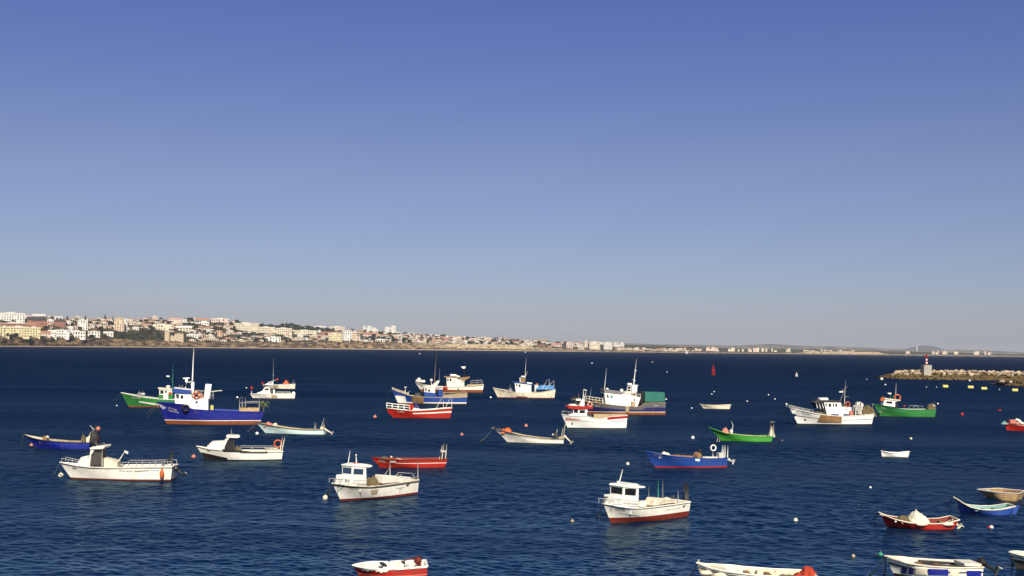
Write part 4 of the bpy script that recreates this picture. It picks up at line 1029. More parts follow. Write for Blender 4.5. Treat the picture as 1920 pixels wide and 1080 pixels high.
b.tube('stern_frame', [[Z(1495, 760, ) + (-1.3,), Z(1495, 640) + (-1.3,)], [Z(1525, 750) + (1.3,), Z(1525, 632) + (1.3,)], [Z(1560, 760) + (1.3,), Z(1560, 632) + (1.3,)], [Z(1716, 760) + (-1.3,), Z(1716, 645) + (-1.3,)], [Z(1495, 692) + (-1.3,), Z(1716, 692) + (-1.3,)], [Z(1560, 678) + (1.3,), Z(1716, 676) + (1.3,)], [Z(1495, 641) + (-1.3,), Z(1525, 632) + (1.3,)]], 0.05, 'steel')
b.text('TR-471-C', *Z(692, 757), *Z(790, 782), 2.9, 'white'); b.text('TONHO MAR', *Z(692, 783), *Z(812, 812), 2.6, 'white')
for k in range(3): b.patch('bow_stripe', [Z(585 + 8 * k, 700 + 13 * k), Z(670 - 14 * k, 746 + 8 * k), Z(668 - 14 * k, 753 + 8 * k), Z(585 + 8 * k, 706 + 13 * k)], 'white', nz=1)
p = b.on_side(*Z(890, 752), 0.15); m = MB(); m.torus((0, 0, 0), 0.42, 0.16); m.v = [tuple(Vector(v) + p) for v in m.v]; b.thing(m, 'tyre_fender', 'black', 'black tyre hanging on the bow shoulder of the large blue trawler', 'fender', True)
b.ring(*Z(1010, 605), 6.5, 'orange lifebuoy hung on the wheelhouse of the large blue trawler', y=-1.4, thick=.3); b.heap(*[Z(1030, 0)[0], Z(1095, 0)[0], Z(0, 650)[1], Z(0, 598)[1]], 'pink', 'pale orange bundle lying behind the blue trawler wheelhouse', 'gear_bundle', 'bundle', wy=0.6)
b.heap(Z(1500, 0)[0], Z(1600, 0)[0], Z(0, 756)[1], Z(0, 735)[1], 'net', 'brown net heaped on the wooden box of the large blue trawler', y=-0.5)
b.rope(Z(575, 690), [Z(440, 812), Z(450, 866)])
b.crate(*Z(1185, 770), 5, 8, 'yellow', 'yellow crate on the deck behind the large blue trawler wheelhouse', y=-1.2)
# palm-like bush in a tub
m = MB(); p = b.P(*Z(1765, 760), 0.3); rd = random.Random(4)
root = empty('palm_bush', b.M @ p, b.ang); tag(root, 'shaggy pale green palm bush fixed at the stern of the large blue trawler', 'palm')
m.cyl((0, 0, -.6), (0, 0, .5), .12, 8, 0, .09); m.build('trunk', 'bark', root); m = MB()
for i in range(60):
    th = rd.uniform(0, 6.28); up = rd.uniform(-.1, 1.0); l = rd.uniform(.7, 1.5); d = Vector((math.cos(th), math.sin(th), up)).normalized(); q = d.cross(Vector((0, 0, 1))).normalized() * 0.09
    a = Vector((0, 0, .6)); mid = a + d * l * .6; end = a + d * l - Vector((0, 0, l * .45)); m.add([a - q * .3, a + q * .3, mid + q, mid - q, end], [(0, 1, 2, 3), (3, 2, 4)])
m.build('fronds', 'palmleaf', root)

# ============ green trawler behind it
b = Boat('fishing_trawler', 'green trawler half hidden behind the large blue one, white cabin and thin green mast', 'fishing boat', Z(252, 742), Z(860, 748), 3.2,
         [Z(160, 577), Z(250, 597), Z(400, 627), Z(560, 647), Z(760, 657), Z(900, 655)], [('z', 0.3, 'rustboot'), ('v', 0.93, 'green'), ('v', 1, 'green')], cap='white', inner='green', deck='tan', head=12, bulw=0.7, foredeck=0.2)
c = b.prism('cabin', [Z(592, 542), Z(735, 546), Z(735, 660), Z(592, 655)], 0.9, 'cleanwhite', bevel=0.04); b.panes(c, [(*Z(602, 552), *Z(640, 590)), (*Z(656, 556), *Z(678, 580))], 0.9); b.front_panes(c, Z(592, 545), Z(592, 640), 0.9, 2)
b.prism('roof', [Z(575, 520), Z(730, 532), Z(733, 547), Z(585, 541)], 1.05, 'cream', c)
for u in (582, 692): b.prism('locker', [Z(u, 600), Z(u + 54, 602), Z(u + 58, 655), Z(u, 650)], 0.3, 'green', yc=-0.8)
b.ball('radar_dome', *Z(692, 512), 4, 'white', rz=3); b.tube('mast', [Z(742, 545), Z(746, 330), Z(747, 242)], 0.05, 'buoygreen', r2=0.02); b.tube('lamp_arm', [Z(738, 440), Z(705, 400)], 0.03, 'green'); b.prism('deck_lamp', [Z(672, 384), Z(708, 388), Z(706, 402), Z(674, 400)], 0.25, 'white')
b.patch('belting', [Z(365, 672), Z(580, 706), Z(580, 722), Z(365, 688)], 'white', off=0.09, thick=0.08)
b.winch(*Z(370, 600), 5); b.tube('davit', [[Z(365, 610), Z(368, 545)], [Z(400, 560), Z(425, 600)]], 0.04, 'steel')
b.crate(*Z(410, 600), 6, 3, 'greywhite', 'white crate on the foredeck of the green trawler beside the winch')
b.blob(*Z(712, 585), 3, 3, 'orange', 'small orange float hung on the green trawler cabin', 'float', 'float', y=-1.0)
b.rope(Z(165, 578), [Z(40, 685), Z(95, 680)], 'ropegreen')
b.text('PE-104', *Z(285, 640), *Z(380, 645), 2.2, 'white')

# ============ white cruiser and the white boat behind
Z = zoomer(440, 670, 6.75)
b = Boat('cabin_boat', 'small white cabin cruiser with a red ball on its bow, nearest of two white boats', 'boat', Z(232, 520), Z(758, 545), 2.4,
         [Z(195, 462), Z(300, 464), Z(450, 462), Z(600, 464), Z(765, 460)], [('z', 0.12, 'boot'), ('v', 0.8, 'white'), ('v', 1, 'cleanwhite')], cap='cleanwhite', head=8, bulw=0.45, foredeck=0.35)
c = b.prism('cabin', [Z(280, 452), Z(345, 428), Z(375, 386), Z(440, 380), Z(456, 465), Z(285, 466)], 0.75, 'cleanwhite', bevel=0.05); b.panes(c, [[Z(372, 418), Z(390, 394), Z(430, 392), Z(432, 415)]], 0.75); b.front_panes(c, Z(375, 386), Z(345, 428), 0.75, 2, .15, .85)
b.prism('seat', [Z(487, 412), Z(510, 412), Z(510, 462), Z(487, 462)], 0.3, 'cleanwhite'); b.prism('cockpit_shade', [Z(456, 402), Z(480, 402), Z(485, 462), Z(458, 462)], 0.5, 'darkgrey')  # dark block paints in the shade of the open cockpit
b.tube('mast', [Z(487, 420), Z(490, 180), Z(492, 10)], 0.045, 'steel', r2=0.025); b.tube('crosstree', [[Z(470, 215), Z(505, 235)]], .03, 'steel')
b.tube('bow_post', [Z(213, 462), Z(216, 415)], 0.07, 'white'); b.blob(*Z(215, 388), 2.9, 2.9, 'red', 'red ball float standing on the bow post of the white cruiser', 'float', 'float')
b.patch('stain', [Z(465, 476), Z(540, 476), Z(540, 514), Z(465, 514)], 'tan', off=.012, thick=.01)
b.rail('side_rail', [Z(530, 460), Z(600, 462), Z(700, 462)], 3, 0.03, 'white', mid=False); b.ball('engine_cover', *Z(745, 455), 3.2, 'cleanwhite'); b.motor(Z(755, 470), Z(765, 540), 'black', size=.3)
b = Boat('fishing_boat', 'cream white boat with raked cabin and orange nets aft, right behind the white cruiser', 'boat', Z(385, 398), Z(762, 402), 2.6,
         [Z(352, 345), Z(420, 352), Z(520, 350), Z(640, 345), Z(766, 340)], [('z', .12, 'boot'), ('v', .85, 'cream'), ('v', 1, 'white')], head=8, bulw=.5, foredeck=.3)
c = b.prism('cabin', [Z(362, 350), Z(400, 335), Z(440, 308), Z(485, 305), Z(490, 352)], .8, 'cleanwhite', bevel=.04); b.panes(c, [[Z(425, 330), Z(445, 316), Z(470, 315), Z(470, 330)]], .8)
b.patch('stain', [Z(490, 355), Z(550, 352), Z(550, 388), Z(490, 388)], 'tan', off=.012, thick=.01)
b.heap(Z(608, 0)[0], Z(690, 0)[0], Z(0, 345)[1], Z(0, 298)[1], 'orange', 'orange brown net heap on the stern of the cream white boat', wy=.6)
b.tube('stern_posts', [[Z(735, 342), Z(737, 275)], [Z(755, 342), Z(757, 290)]], .035, 'steel'); b.tube('radar_mast', [Z(487, 310), Z(487, 282)], .1, 'white'); b.blob(*Z(540, 282), 2.5, 2.5, 'red', 'red ball float raised above the cabin of the cream white boat', 'float', 'float')
b.tube('float_post', [Z(490, 292), Z(535, 290)], .05, 'white'); b.blob(*Z(352, 328), 2.2, 2.2, 'red', 'dull red float on the bow of the cream white boat', 'float', 'float')

# ============ pale mint open boat
b = Boat('open_boat', 'pale mint open boat with dark gunwale line moored behind the blue trawler stern', 'boat', Z(392, 962), Z(1128, 1002), 2.0,
         [Z(270, 822), Z(380, 847), Z(500, 871), Z(640, 896), Z(800, 912), Z(1000, 920), Z(1122, 916)], [('z', .06, 'black'), ('v', .80, 'mint'), ('v', .84, 'black'), ('v', 1, 'mint')], cap='darkgrey', inner='tan', deck='tan', head=-5, bulw=.5, foredeck=.12)
thwarts(b, (.35, .6, .8)); b.motor(Z(1135, 905), Z(1250, 972), 'cream', size=.34)
b.tube('stern_gallows', [[Z(1090, 912) + (-.5,), Z(1132, 768) + (-.5,)], [Z(1122, 912) + (.5,), Z(1140, 780) + (.5,)], [Z(1132, 772) + (-.5,), Z(1140, 780) + (.5,)]], .035, 'cream'); b.tube('posts', [[Z(1008, 912), Z(1012, 822)], [Z(1026, 912), Z(1030, 825)]], .035, 'steel')
b.prism('stern_box', [Z(1085, 880), Z(1120, 878), Z(1122, 918), Z(1085, 918)], .4, 'cream'); b.heap(Z(375, 0)[0], Z(490, 0)[0], Z(0, 868)[1], Z(0, 815)[1], 'pink', 'salmon net heap in the bow of the pale mint boat', wy=.45); b.winch(*Z(510, 855), 4, 'cream')
b.rope(Z(270, 825), [Z(150, 945), Z(222, 950)])

# ============ three boats behind the red one
Z = zoomer(690, 650, 7.2)
b = Boat('fishing_trawler', 'white trawler with red bottom, brown roofed wheelhouse and dark mast, farthest of three', 'fishing boat', Z(725, 612), Z(1545, 615), 4.0,
         [Z(638, 482), Z(720, 508), Z(880, 538), Z(1000, 543), Z(1300, 538), Z(1450, 525), Z(1565, 512)], [('z', .75, 'rustboot'), ('v', .88, 'white'), ('v', .94, 'darkgrey'), ('v', 1, 'cream')], cap='cream', head=8, bulw=.6, foredeck=.25, sr=.85, tm=.35)
c = b.prism('wheelhouse', [Z(1060, 405), Z(1240, 420), Z(1300, 450), Z(1302, 550), Z(1065, 550)], 1.2, 'white', bevel=.05); b.panes(c, [(*Z(1070, 430), *Z(1088, 462)), (*Z(1102, 430), *Z(1126, 464))], 1.2); b.front_panes(c, Z(1060, 408), Z(1065, 530), 1.2)
b.prism('roof', [Z(1028, 398), Z(1245, 412), Z(1245, 422), Z(1030, 410)], 1.35, 'wood', c); b.prism('awning', [Z(1200, 425), Z(1375, 405), Z(1375, 418), Z(1300, 462), Z(1205, 440)], 1.2, 'wood', c)
b.prism('life_raft', [Z(1112, 372), Z(1195, 374), Z(1196, 402), Z(1110, 400)], .5, 'cleanwhite', bevel=.08); b.prism('roof_box', [Z(1196, 385), Z(1240, 395), Z(1240, 415), Z(1198, 412)], .4, 'white')
b.ring(*Z(1157, 465), 2.6, 'pale lifebuoy on the wheelhouse of the white trawler with red bottom', ('cream', 'white'), y=-1.25); b.ring(*Z(1275, 468), 2, 'red lifebuoy at the aft corner of the white trawler wheelhouse', ('red', 'red'), y=-1.25)
b.tube('mast', [[Z(1290, 460) + (-.3,), Z(1288, 290) + (-.1,)], [Z(1310, 460) + (.3,), Z(1302, 290) + (.1,)]], .07, 'black'); b.prism('radar', [Z(1253, 268), Z(1322, 266), Z(1310, 295), Z(1285, 300)], .2, 'white')
b.patch('red_panel', [Z(1012, 532), Z(1075, 535), Z(1075, 580), Z(1012, 580)], 'red', off=.03)
b.prism('stern_shelter', [Z(1345, 508), Z(1555, 505), Z(1562, 520), Z(1320, 545)], .2, 'tan', yc=-1.2); b.rail('stern_rail', [Z(1400, 520), Z(1480, 515), Z(1550, 510)], 8, .03, 'steel', lat=1.5)
for k, (u, v_) in enumerate([(675, 455), (740, 462)]): b.crate(*Z(u, v_ + 18), 8, 4, 'white' if k else 'greywhite', 'white crate on the high bow of the white trawler with red bottom' if k else 'greyish crate at the very bow of the white trawler with red bottom')
b.winch(*Z(690, 440), 3.5, 'white')

b = Boat('fishing_trawler', 'blue and white wooden trawler with rusty brown panel and tall mast, middle of three', 'fishing boat', Z(405, 770), Z(1328, 786), 3.6,
         [Z(322, 578), Z(400, 605), Z(480, 630), Z(560, 662), Z(760, 682), Z(1000, 690), Z(1200, 688), Z(1342, 680)], [('z', .16, 'boot'), ('z', .42, 'white'), ('v', .98, 'blue'), ('v', 1, 'blue')], cap='tan', inner='tan', deck='tan', head=9, bulw=.6, foredeck=.2, sr=.85)
b.patch('bow_panel', [Z(360, 660), Z(500, 668), Z(520, 752), Z(398, 752)], 'white'); b.patch('rust_panel', [Z(590, 666), Z(752, 684), Z(750, 768), Z(600, 760)], 'wood')
c = b.prism('wheelhouse', [Z(758, 545), Z(905, 552), Z(912, 690), Z(762, 690)], 1.0, 'white', bevel=.04); b.panes(c, [(*Z(772, 560), *Z(792, 600)), (*Z(812, 575), *Z(838, 608))], 1.0); b.front_panes(c, Z(758, 548), Z(762, 660), 1.0, 2)
b.prism('lower_cabin', [Z(760, 612), Z(918, 625), Z(925, 690), Z(762, 692)], 1.06, 'blue', c); b.prism('roof', [Z(740, 530), Z(850, 535), Z(955, 455), Z(965, 470), Z(915, 555), Z(750, 546)], 1.1, 'white', c)
b.tube('mast', [Z(893, 540), Z(910, 260), Z(932, 66)], .07, 'wood', r2=.03); b.tube('whip_antenna', [Z(965, 480), Z(968, 288)], .025, 'steel'); b.ball('radar_dome', *Z(855, 452), 2.6, 'white'); b.tube('dome_post', [Z(855, 540), Z(855, 460)], .06, 'white')
b.prism('blue_locker', [Z(948, 588), Z(1005, 590), Z(1005, 690), Z(950, 690)], .6, 'blue'); b.rail('stern_rail', [Z(1015, 688), Z(1130, 690), Z(1240, 688), Z(1338, 682)], 9, .045, 'tan', lat=1.5); b.prism('stern_boards', [Z(1015, 650), Z(1335, 628), Z(1338, 685), Z(1015, 690)], .05, 'tan', yc=-1.45)
b.heap(Z(1170, 0)[0], Z(1270, 0)[0], Z(0, 690)[1], Z(0, 580)[1], 'net', 'dark net hung aft on the blue and white wooden trawler', wy=.8); b.tube('bow_post', [[Z(500, 650), Z(505, 535)], [Z(488, 548), Z(525, 548)]], .08, 'white'); b.heap(Z(620, 0)[0], Z(730, 0)[0], Z(0, 675)[1], Z(0, 620)[1], 'darkgrey', 'black gear heap on the foredeck of the blue and white wooden trawler', 'gear_pile', 'gear', wy=.8)
b.rail('bow_rail', [Z(330, 582), Z(400, 610), Z(480, 635), Z(550, 660)], 4, .04, 'cream', lat=.5); b.rope(Z(325, 582), [Z(215, 715), Z(228, 722)], 'rope')
b.tube('side_pole', [Z(530, 640), Z(565, 600)], .05, 'white')

b = Boat('fishing_boat', 'bright red fishing boat with white side stripe and white bow railing, nearest of three', 'fishing boat', Z(342, 962), Z(1112, 967), 2.5,
         [Z(247, 827), Z(330, 838), Z(450, 852), Z(600, 866), Z(700, 860), Z(850, 852), Z(1000, 838), Z(1135, 828)], [('z', .1, 'darkred'), ('v', .56, 'red'), ('v', .70, 'white'), ('v', 1, 'red')], cap='white', inner='white', deck='greywhite', head=10, bulw=.6, foredeck=.3, sr=.85)
b.patch('red_overpaint', [Z(250, 845), Z(605, 880), Z(605, 925), Z(290, 915)], 'red', nx=12)
b.rail('bow_rail', [Z(255, 826), Z(330, 838), Z(410, 846), Z(490, 852), Z(560, 858)], 9, .04, 'cleanwhite', lat=.55)
b.text('CS-88-L', *Z(388, 884), *Z(492, 890), 2.8, 'white'); b.winch(*Z(580, 810), 6, 'red'); b.heap(Z(610, 0)[0], Z(690, 0)[0], Z(0, 852)[1], Z(0, 760)[1], 'navy', 'dark blue tarpaulin bundle amidships on the bright red boat', 'tarp_bundle', 'bundle', wy=.5)
b.prism('engine_box', [Z(560, 820), Z(640, 830), Z(700, 838), Z(700, 862), Z(560, 862)], .5, 'white')
b.tube('frame_poles', [[Z(908, 850) + (-.7,), Z(1030, 640) + (-.7,)], [Z(1040, 838) + (-.7,), Z(1135, 638) + (-.7,)], [Z(1018, 845) + (.7,), Z(1018, 690) + (.7,)], [Z(1030, 640) + (-.7,), Z(1030, 632) + (.7,)], [Z(1135, 638) + (-.7,), Z(1135, 630) + (.7,)], [Z(1135, 638) + (.7,), Z(1128, 830) + (.7,)]], .04, 'cream')
b.rope(Z(250, 812), [Z(140, 897)])

# ============ cream boat in the centre with blue tarpaulin
Z = zoomer(900, 660, 9.82)
b = Boat('fishing_boat', 'stained cream boat with plain white cabin and light blue tarpaulin frame aft', 'fishing boat', Z(330, 845), Z(1368, 862), 3.0,
         [Z(238, 655), Z(330, 680), Z(515, 712), Z(540, 735), Z(660, 745), Z(940, 750), Z(1130, 742), Z(1280, 715), Z(1392, 692)], [('z', .22, 'boot'), ('v', .95, 'cream'), ('v', 1, 'cream')], cap='cream', inner='tan', deck='tan', head=4, bulw=.5, foredeck=.22, sr=.85)
c = b.prism('cabin', [Z(640, 575), Z(945, 605), Z(945, 755), Z(660, 750)], 1.0, 'cleanwhite', bevel=.04); b.panes(c, [[Z(664, 584), Z(690, 588), Z(690, 636), Z(672, 632)], (*Z(712, 597), *Z(746, 645))], 1.0); b.front_panes(c, Z(640, 578), Z(660, 720), 1.0)
b.prism('roof', [Z(588, 540), Z(960, 590), Z(960, 606), Z(600, 556)], 1.12, 'blue', c); b.prism('life_raft', [Z(858, 556), Z(965, 568), Z(960, 604), Z(870, 598)], .45, 'cleanwhite', bevel=.08); b.ring(*Z(855, 605), 2.6, 'grey white lifebuoy at the cabin corner of the stained cream boat', ('greywhite', 'white'), y=-1.05)
b.prism('roof_winch', [Z(748, 480), Z(832, 485), Z(832, 575), Z(752, 565)], .3, 'wood'); b.prism('top_light', [Z(760, 438), Z(832, 440), Z(832, 466), Z(760, 464)], .3, 'cleanwhite'); b.prism('front_light', [Z(728, 470), Z(750, 470), Z(750, 560), Z(732, 555)], .15, 'greywhite')
b.tube('mast', [Z(828, 560), Z(838, 300), Z(852, 115)], .05, 'cleanwhite', r2=.03); b.tube('boom', [Z(838, 440), Z(878, 355)], .05, 'cream')
b.prism('tarpaulin', [Z(1030, 690), Z(1050, 665), Z(1130, 612), Z(1240, 618), Z(1362, 620), Z(1370, 695), Z(1200, 690)], 1.1, 'skyblue'); b.tube('frame_poles', [[Z(1140, 690) + (-1.2,), Z(1240, 512) + (-1.2,)], [Z(1210, 692) + (-1.2,), Z(1360, 520) + (-1.2,)], [Z(1362, 690) + (1.0,), Z(1362, 518) + (1.0,)], [Z(1240, 512) + (-1.2,), Z(1275, 510) + (1,)], [Z(1275, 510) + (1,), Z(1275, 620) + (1,)]], .04, 'cleanwhite')
b.prism('aft_box', [Z(1005, 605), Z(1075, 605), Z(1075, 690), Z(1030, 735), Z(1005, 735)], .5, 'greywhite'); b.blob(*Z(1050, 592), 2.2, 1.8, 'orange', 'orange float on the box aft of the stained cream boat', 'float', 'float')
b.winch(*Z(560, 700), 4, 'grey'); b.tube('bow_post', [Z(553, 720), Z(555, 590)], .04, 'steel'); b.patch('rust_stain', [Z(670, 812), Z(880, 822), Z(860, 840), Z(680, 838)], 'rustboot', off=.012, thick=.01); b.text('CS-212-C', *Z(325, 700), *Z(455, 735), 2.6, 'darkgrey')

# ============ big dark blue trawler with the green box
Z = zoomer(1030, 670, 7.2)
b = Boat('fishing_trawler', 'big dark blue and grey trawler with green tarpaulin box at the stern', 'fishing boat', Z(415, 770), Z(1570, 798), 4.4,
         [Z(292, 560), Z(400, 578), Z(540, 600), Z(720, 625), Z(870, 645), Z(1010, 660), Z(1200, 668), Z(1238, 662), Z(1290, 618), Z(1430, 616), Z(1572, 614)], [('z', .5, 'rustboot'), ('z', .62, 'cream'), ('v', .62, 'navy'), ('v', 1, 'rustgrey')], cap='tan', inner='rustgrey', deck='rustgrey', head=11, bulw=.7, foredeck=.16, sr=.92, tm=.3, th=.1)
c = b.prism('wheelhouse', [Z(740, 470), Z(960, 498), Z(1000, 492), Z(1235, 545), Z(1190, 668), Z(762, 640)], 1.4, 'cleanwhite', bevel=.05); b.panes(c, [[Z(776, 503), Z(798, 503), Z(800, 552), Z(782, 545)]], 1.4); b.panes(c, [(*Z(822, 512), *Z(858, 552))], 1.4, 'aqua', 'shutter'); b.front_panes(c, Z(740, 472), Z(762, 620), 1.4)
b.prism('canopy', [Z(735, 428), Z(790, 432), Z(972, 462), Z(980, 500), Z(745, 474)], 1.5, 'grey', c); m = MB(); p = b.P(*Z(1148, 575), -1.4); m.cyl(p + Vector((0, -.03, 0)), p + Vector((0, .05, 0)), .16, 12); m.build('porthole', 'cabin glass', c)
b.prism('mast_house', [Z(1112, 375), Z(1190, 372), Z(1185, 470), Z(1115, 500)], .5, 'cleanwhite', bevel=.04); b.tube('mast', [Z(1138, 380), Z(1158, 190), Z(1178, 22)], .09, 'cleanwhite', r2=.04); b.tube('crosstree', [[Z(1118, 296), Z(1165, 318)], [Z(1150, 172), Z(1180, 184)], [Z(1180, 378), Z(1205, 380)]], .05, 'cleanwhite')
b.tube('radar_frame', [[Z(1048, 510) + (-.5,), Z(1052, 392) + (-.5,)], [Z(1098, 510) + (-.5,), Z(1100, 392) + (-.5,)], [Z(1050, 392) + (-.5,), Z(1100, 392) + (-.5,)], [Z(1050, 430) + (-.5,), Z(1100, 430) + (-.5,)]], .07, 'cleanwhite'); b.prism('radar', [Z(1058, 348), Z(1115, 350), Z(1115, 376), Z(1060, 374)], .3, 'cleanwhite'); b.ball('radar_dome', *Z(975, 450), 3.5, 'cleanwhite')
b.prism('roof_locker', [Z(1018, 455), Z(1095, 460), Z(1095, 530), Z(1018, 525)], .5, 'cream', yc=-.8); b.ring(*Z(1145, 500), 4, 'cream lifebuoy on the roof of the big dark blue trawler', ('cream', 'orange'), y=-1.3, thick=.3)
b.tube('fore_mast', [Z(740, 470), Z(758, 290), Z(772, 148)], .05, 'cleanwhite', r2=.03); b.prism('fore_lamp', [Z(770, 410), Z(800, 420), Z(800, 435), Z(770, 435)], .2, 'white'); b.tube('lamp_arm', [Z(690, 430), Z(720, 470)], .06, 'grey')
b.prism('green_box', [Z(1290, 468), Z(1560, 474), Z(1562, 602), Z(1292, 604)], 1.5, 'tarpgreen', bevel=.05); b.prism('funnel', [Z(1225, 460), Z(1280, 462), Z(1280, 620), Z(1215, 640)], .5, 'black')
b.text('PORTIMAR', *Z(1410, 656), *Z(1475, 657), 1.6, 'white'); b.text('CS-906-C', *Z(575, 655), *Z(680, 672), 2.6, 'white'); b.rail('bow_rail', [Z(540, 596), Z(630, 610), Z(720, 622)], 9, .05, 'cream', lat=1.2)
b.prism('pilot_door', [Z(722, 545), Z(740, 545), Z(740, 620), Z(722, 618)], .3, 'cream'); b.prism('side_board', [Z(840, 622), Z(1050, 650), Z(1050, 660), Z(840, 634)], .06, 'cleanwhite', yc=-2.1); b.patch('rusty_gallows', [Z(1030, 662), Z(1075, 662), Z(1075, 740), Z(1030, 740)], 'tan', off=.1, thick=.1)
b.heap(Z(570, 0)[0], Z(690, 0)[0], Z(0, 612)[1], Z(0, 570)[1], 'net', 'tan net heap on the bow of the big dark blue trawler', wy=1); b.heap(Z(285, 0)[0], Z(420, 0)[0], Z(0, 580)[1], Z(0, 525)[1], 'black', 'black gear piled on the very bow of the big dark blue trawler', 'gear_pile', 'gear', wy=.5); b.crate(*Z(1130, 655), 6, 8, 'plankwood', 'wooden crate at the foot of the big dark blue trawler wheelhouse', y=-1.7); b.rail('side_rail', [Z(1000, 525), Z(1090, 535), Z(1180, 545), Z(1230, 550)], 7, .035, 'white', lat=1.35)

# ============ white boat with the red roof
b = Boat('fishing_boat', 'white boat with bright red wheelhouse roof in front of the big blue trawler', 'fishing boat', Z(248, 955), Z(1040, 960), 2.7,
         [Z(165, 772), Z(230, 780), Z(330, 785), Z(510, 792), Z(590, 828), Z(690, 832), Z(780, 815), Z(800, 800), Z(930, 795), Z(1055, 785)], [('z', .1, 'black'), ('v', .55, 'cleanwhite'), ('v', .58, 'darkgrey'), ('v', 1, 'cleanwhite')], cap='cleanwhite', inner='greywhite', deck='greywhite', head=11, bulw=.55, foredeck=.36, sr=.88)
b.prism('trunk_cabin', [Z(275, 778), Z(330, 752), Z(505, 752), Z(515, 800), Z(275, 800)], .75, 'cleanwhite', bevel=.05)
c = b.prism('wheelhouse', [Z(385, 696), Z(520, 700), Z(505, 800), Z(395, 800)], .85, 'cleanwhite', bevel=.04); b.panes(c, [(*Z(408, 712), *Z(480, 755))], .85); b.front_panes(c, Z(385, 698), Z(395, 770), .85)
b.tube('roof_post', [Z(328, 760) + (-.8,), Z(322, 700) + (-.8,)], .06, 'cleanwhite'); b.prism('windscreen_frame', [Z(325, 702), Z(385, 700), Z(385, 752), Z(340, 752)], .7, 'cabin glass')
b.prism('roof', [Z(245, 668), Z(268, 650), Z(480, 662), Z(590, 665), Z(592, 698), Z(400, 706), Z(262, 695)], 1.0, 'red', bevel=.06); b.prism('roof_pod', [Z(270, 650), Z(300, 635), Z(350, 632), Z(390, 655), Z(390, 662)], .6, 'cleanwhite')
b.tube('mast', [[Z(400, 660) + (-.4,), Z(455, 545) + (-.2,), Z(462, 430) + (-.1,)], [Z(462, 432), Z(505, 450)], [Z(500, 450) + (.2,), Z(470, 560) + (.2,), Z(468, 660) + (.4,)]], .07, 'cleanwhite'); b.prism('radar', [Z(362, 562), Z(425, 558), Z(425, 586), Z(362, 584)], .25, 'cleanwhite'); b.tube('radar_post', [Z(398, 600), Z(398, 475)], .03, 'pink')
b.prism('mast_fairing', [Z(440, 580), Z(470, 560), Z(470, 662), Z(395, 662)], .15, 'cleanwhite'); b.ring(*Z(548, 635), 5, 'orange and white lifebuoy on the red roof of the white boat', ('pink', 'white'), y=-.7, thick=.3); b.tube('whip_antenna', [Z(545, 560), Z(570, 405)], .025, 'steel')
b.patch('red_rail', [Z(780, 806), Z(1055, 788), Z(1055, 818), Z(785, 842)], 'red', off=.04, thick=.06, nx=12); b.patch('red_stripe', [Z(215, 812), Z(415, 842), Z(415, 850), Z(220, 848)], 'pink', off=.015, thick=.01)
b.prism('stern_shelter', [Z(600, 765), Z(1040, 765), Z(1050, 800), Z(600, 830)], .05, 'tan', yc=.9); b.tube('davit', [[Z(545, 770), Z(595, 828)], [Z(520, 775), Z(570, 828)]], .04, 'steel'); b.patch('emblem', [Z(300, 880), Z(318, 880), Z(318, 912), Z(300, 912)], 'darkgrey', nx=2, nz=2); b.text('NETUNO', *Z(390, 756), *Z(500, 772), 1.4, 'grey', 'cabin', .78, b.root)
b.rail('fore_rail', [Z(190, 772), Z(260, 778), Z(330, 782)], 6, .025, 'steel', lat=.5, mid=False); b.tube('bow_light', [Z(195, 770), Z(190, 715)], .03, 'darkgrey'); b.rope(Z(228, 850), [Z(175, 1010), Z(195, 1020)]); 
# ============ white trawler with wooden side panel (right of centre)
Z = zoomer(1280, 700, 5.053)
b = Boat('fishing_trawler', 'white trawler with brown wooden panel on its side and orange ring lifebuoy', 'fishing boat', Z(1092, 484), Z(1792, 488), 3.6,
         [Z(1012, 325), Z(1090, 345), Z(1200, 368), Z(1350, 395), Z(1500, 407), Z(1650, 402), Z(1815, 386)], [('z', .16, 'black'), ('v', .52, 'cleanwhite'), ('v', .58, 'darkgrey'), ('v', 1, 'cleanwhite')], cap='white', inner='greywhite', deck='tan', head=12, bulw=.6, foredeck=.2, sr=.85)
c = b.prism('wheelhouse', [Z(1338, 272), Z(1500, 276), Z(1508, 318), Z(1600, 322), Z(1602, 412), Z(1372, 405)], 1.15, 'cleanwhite', bevel=.05)
b.panes(c, [[Z(1350, 285), Z(1364, 286), Z(1364, 314), Z(1356, 312)], (*Z(1383, 288), *Z(1406, 316)), (*Z(1422, 288), *Z(1433, 316)), (*Z(1446, 288), *Z(1462, 316))], 1.15)
b.prism('roof', [Z(1268, 256), Z(1502, 262), Z(1502, 272), Z(1272, 268)], 1.3, 'darkgrey', c); b.prism('windscreen', [Z(1262, 272), Z(1338, 273), Z(1350, 340), Z(1300, 335)], 1.05, 'cabin glass', c)
for u in (1262, 1290, 1318): b.tube('window_post', [Z(u, 272) + (-1.08,), Z(u + 16, 332) + (-1.08,)], .05, 'cleanwhite', c)
b.prism('life_raft', [Z(1305, 232), Z(1382, 232), Z(1384, 258), Z(1303, 256)], .5, 'cleanwhite', bevel=.1)
b.tube('mast', [Z(1533, 330), Z(1535, 200), Z(1544, 68)], .05, 'cream', r2=.03); b.tube('mast_brace', [[Z(1490, 265), Z(1530, 170)], [Z(1525, 165), Z(1562, 120)], [Z(1540, 225), Z(1575, 220)], [Z(1505, 150), Z(1540, 180)]], .05, 'grey'); b.prism('radar', [Z(1485, 170), Z(1520, 168), Z(1520, 182), Z(1485, 182)], .15, 'white')
b.ring(*Z(1564, 293), 5.2, 'orange ring lifebuoy beside the mast of the white trawler with wooden panel', ('orange', 'orange'), y=-1.2); b.prism('rear_window', [Z(1505, 290), Z(1545, 290), Z(1545, 306), Z(1505, 306)], .1, 'darkgrey', c, yc=-1.06)
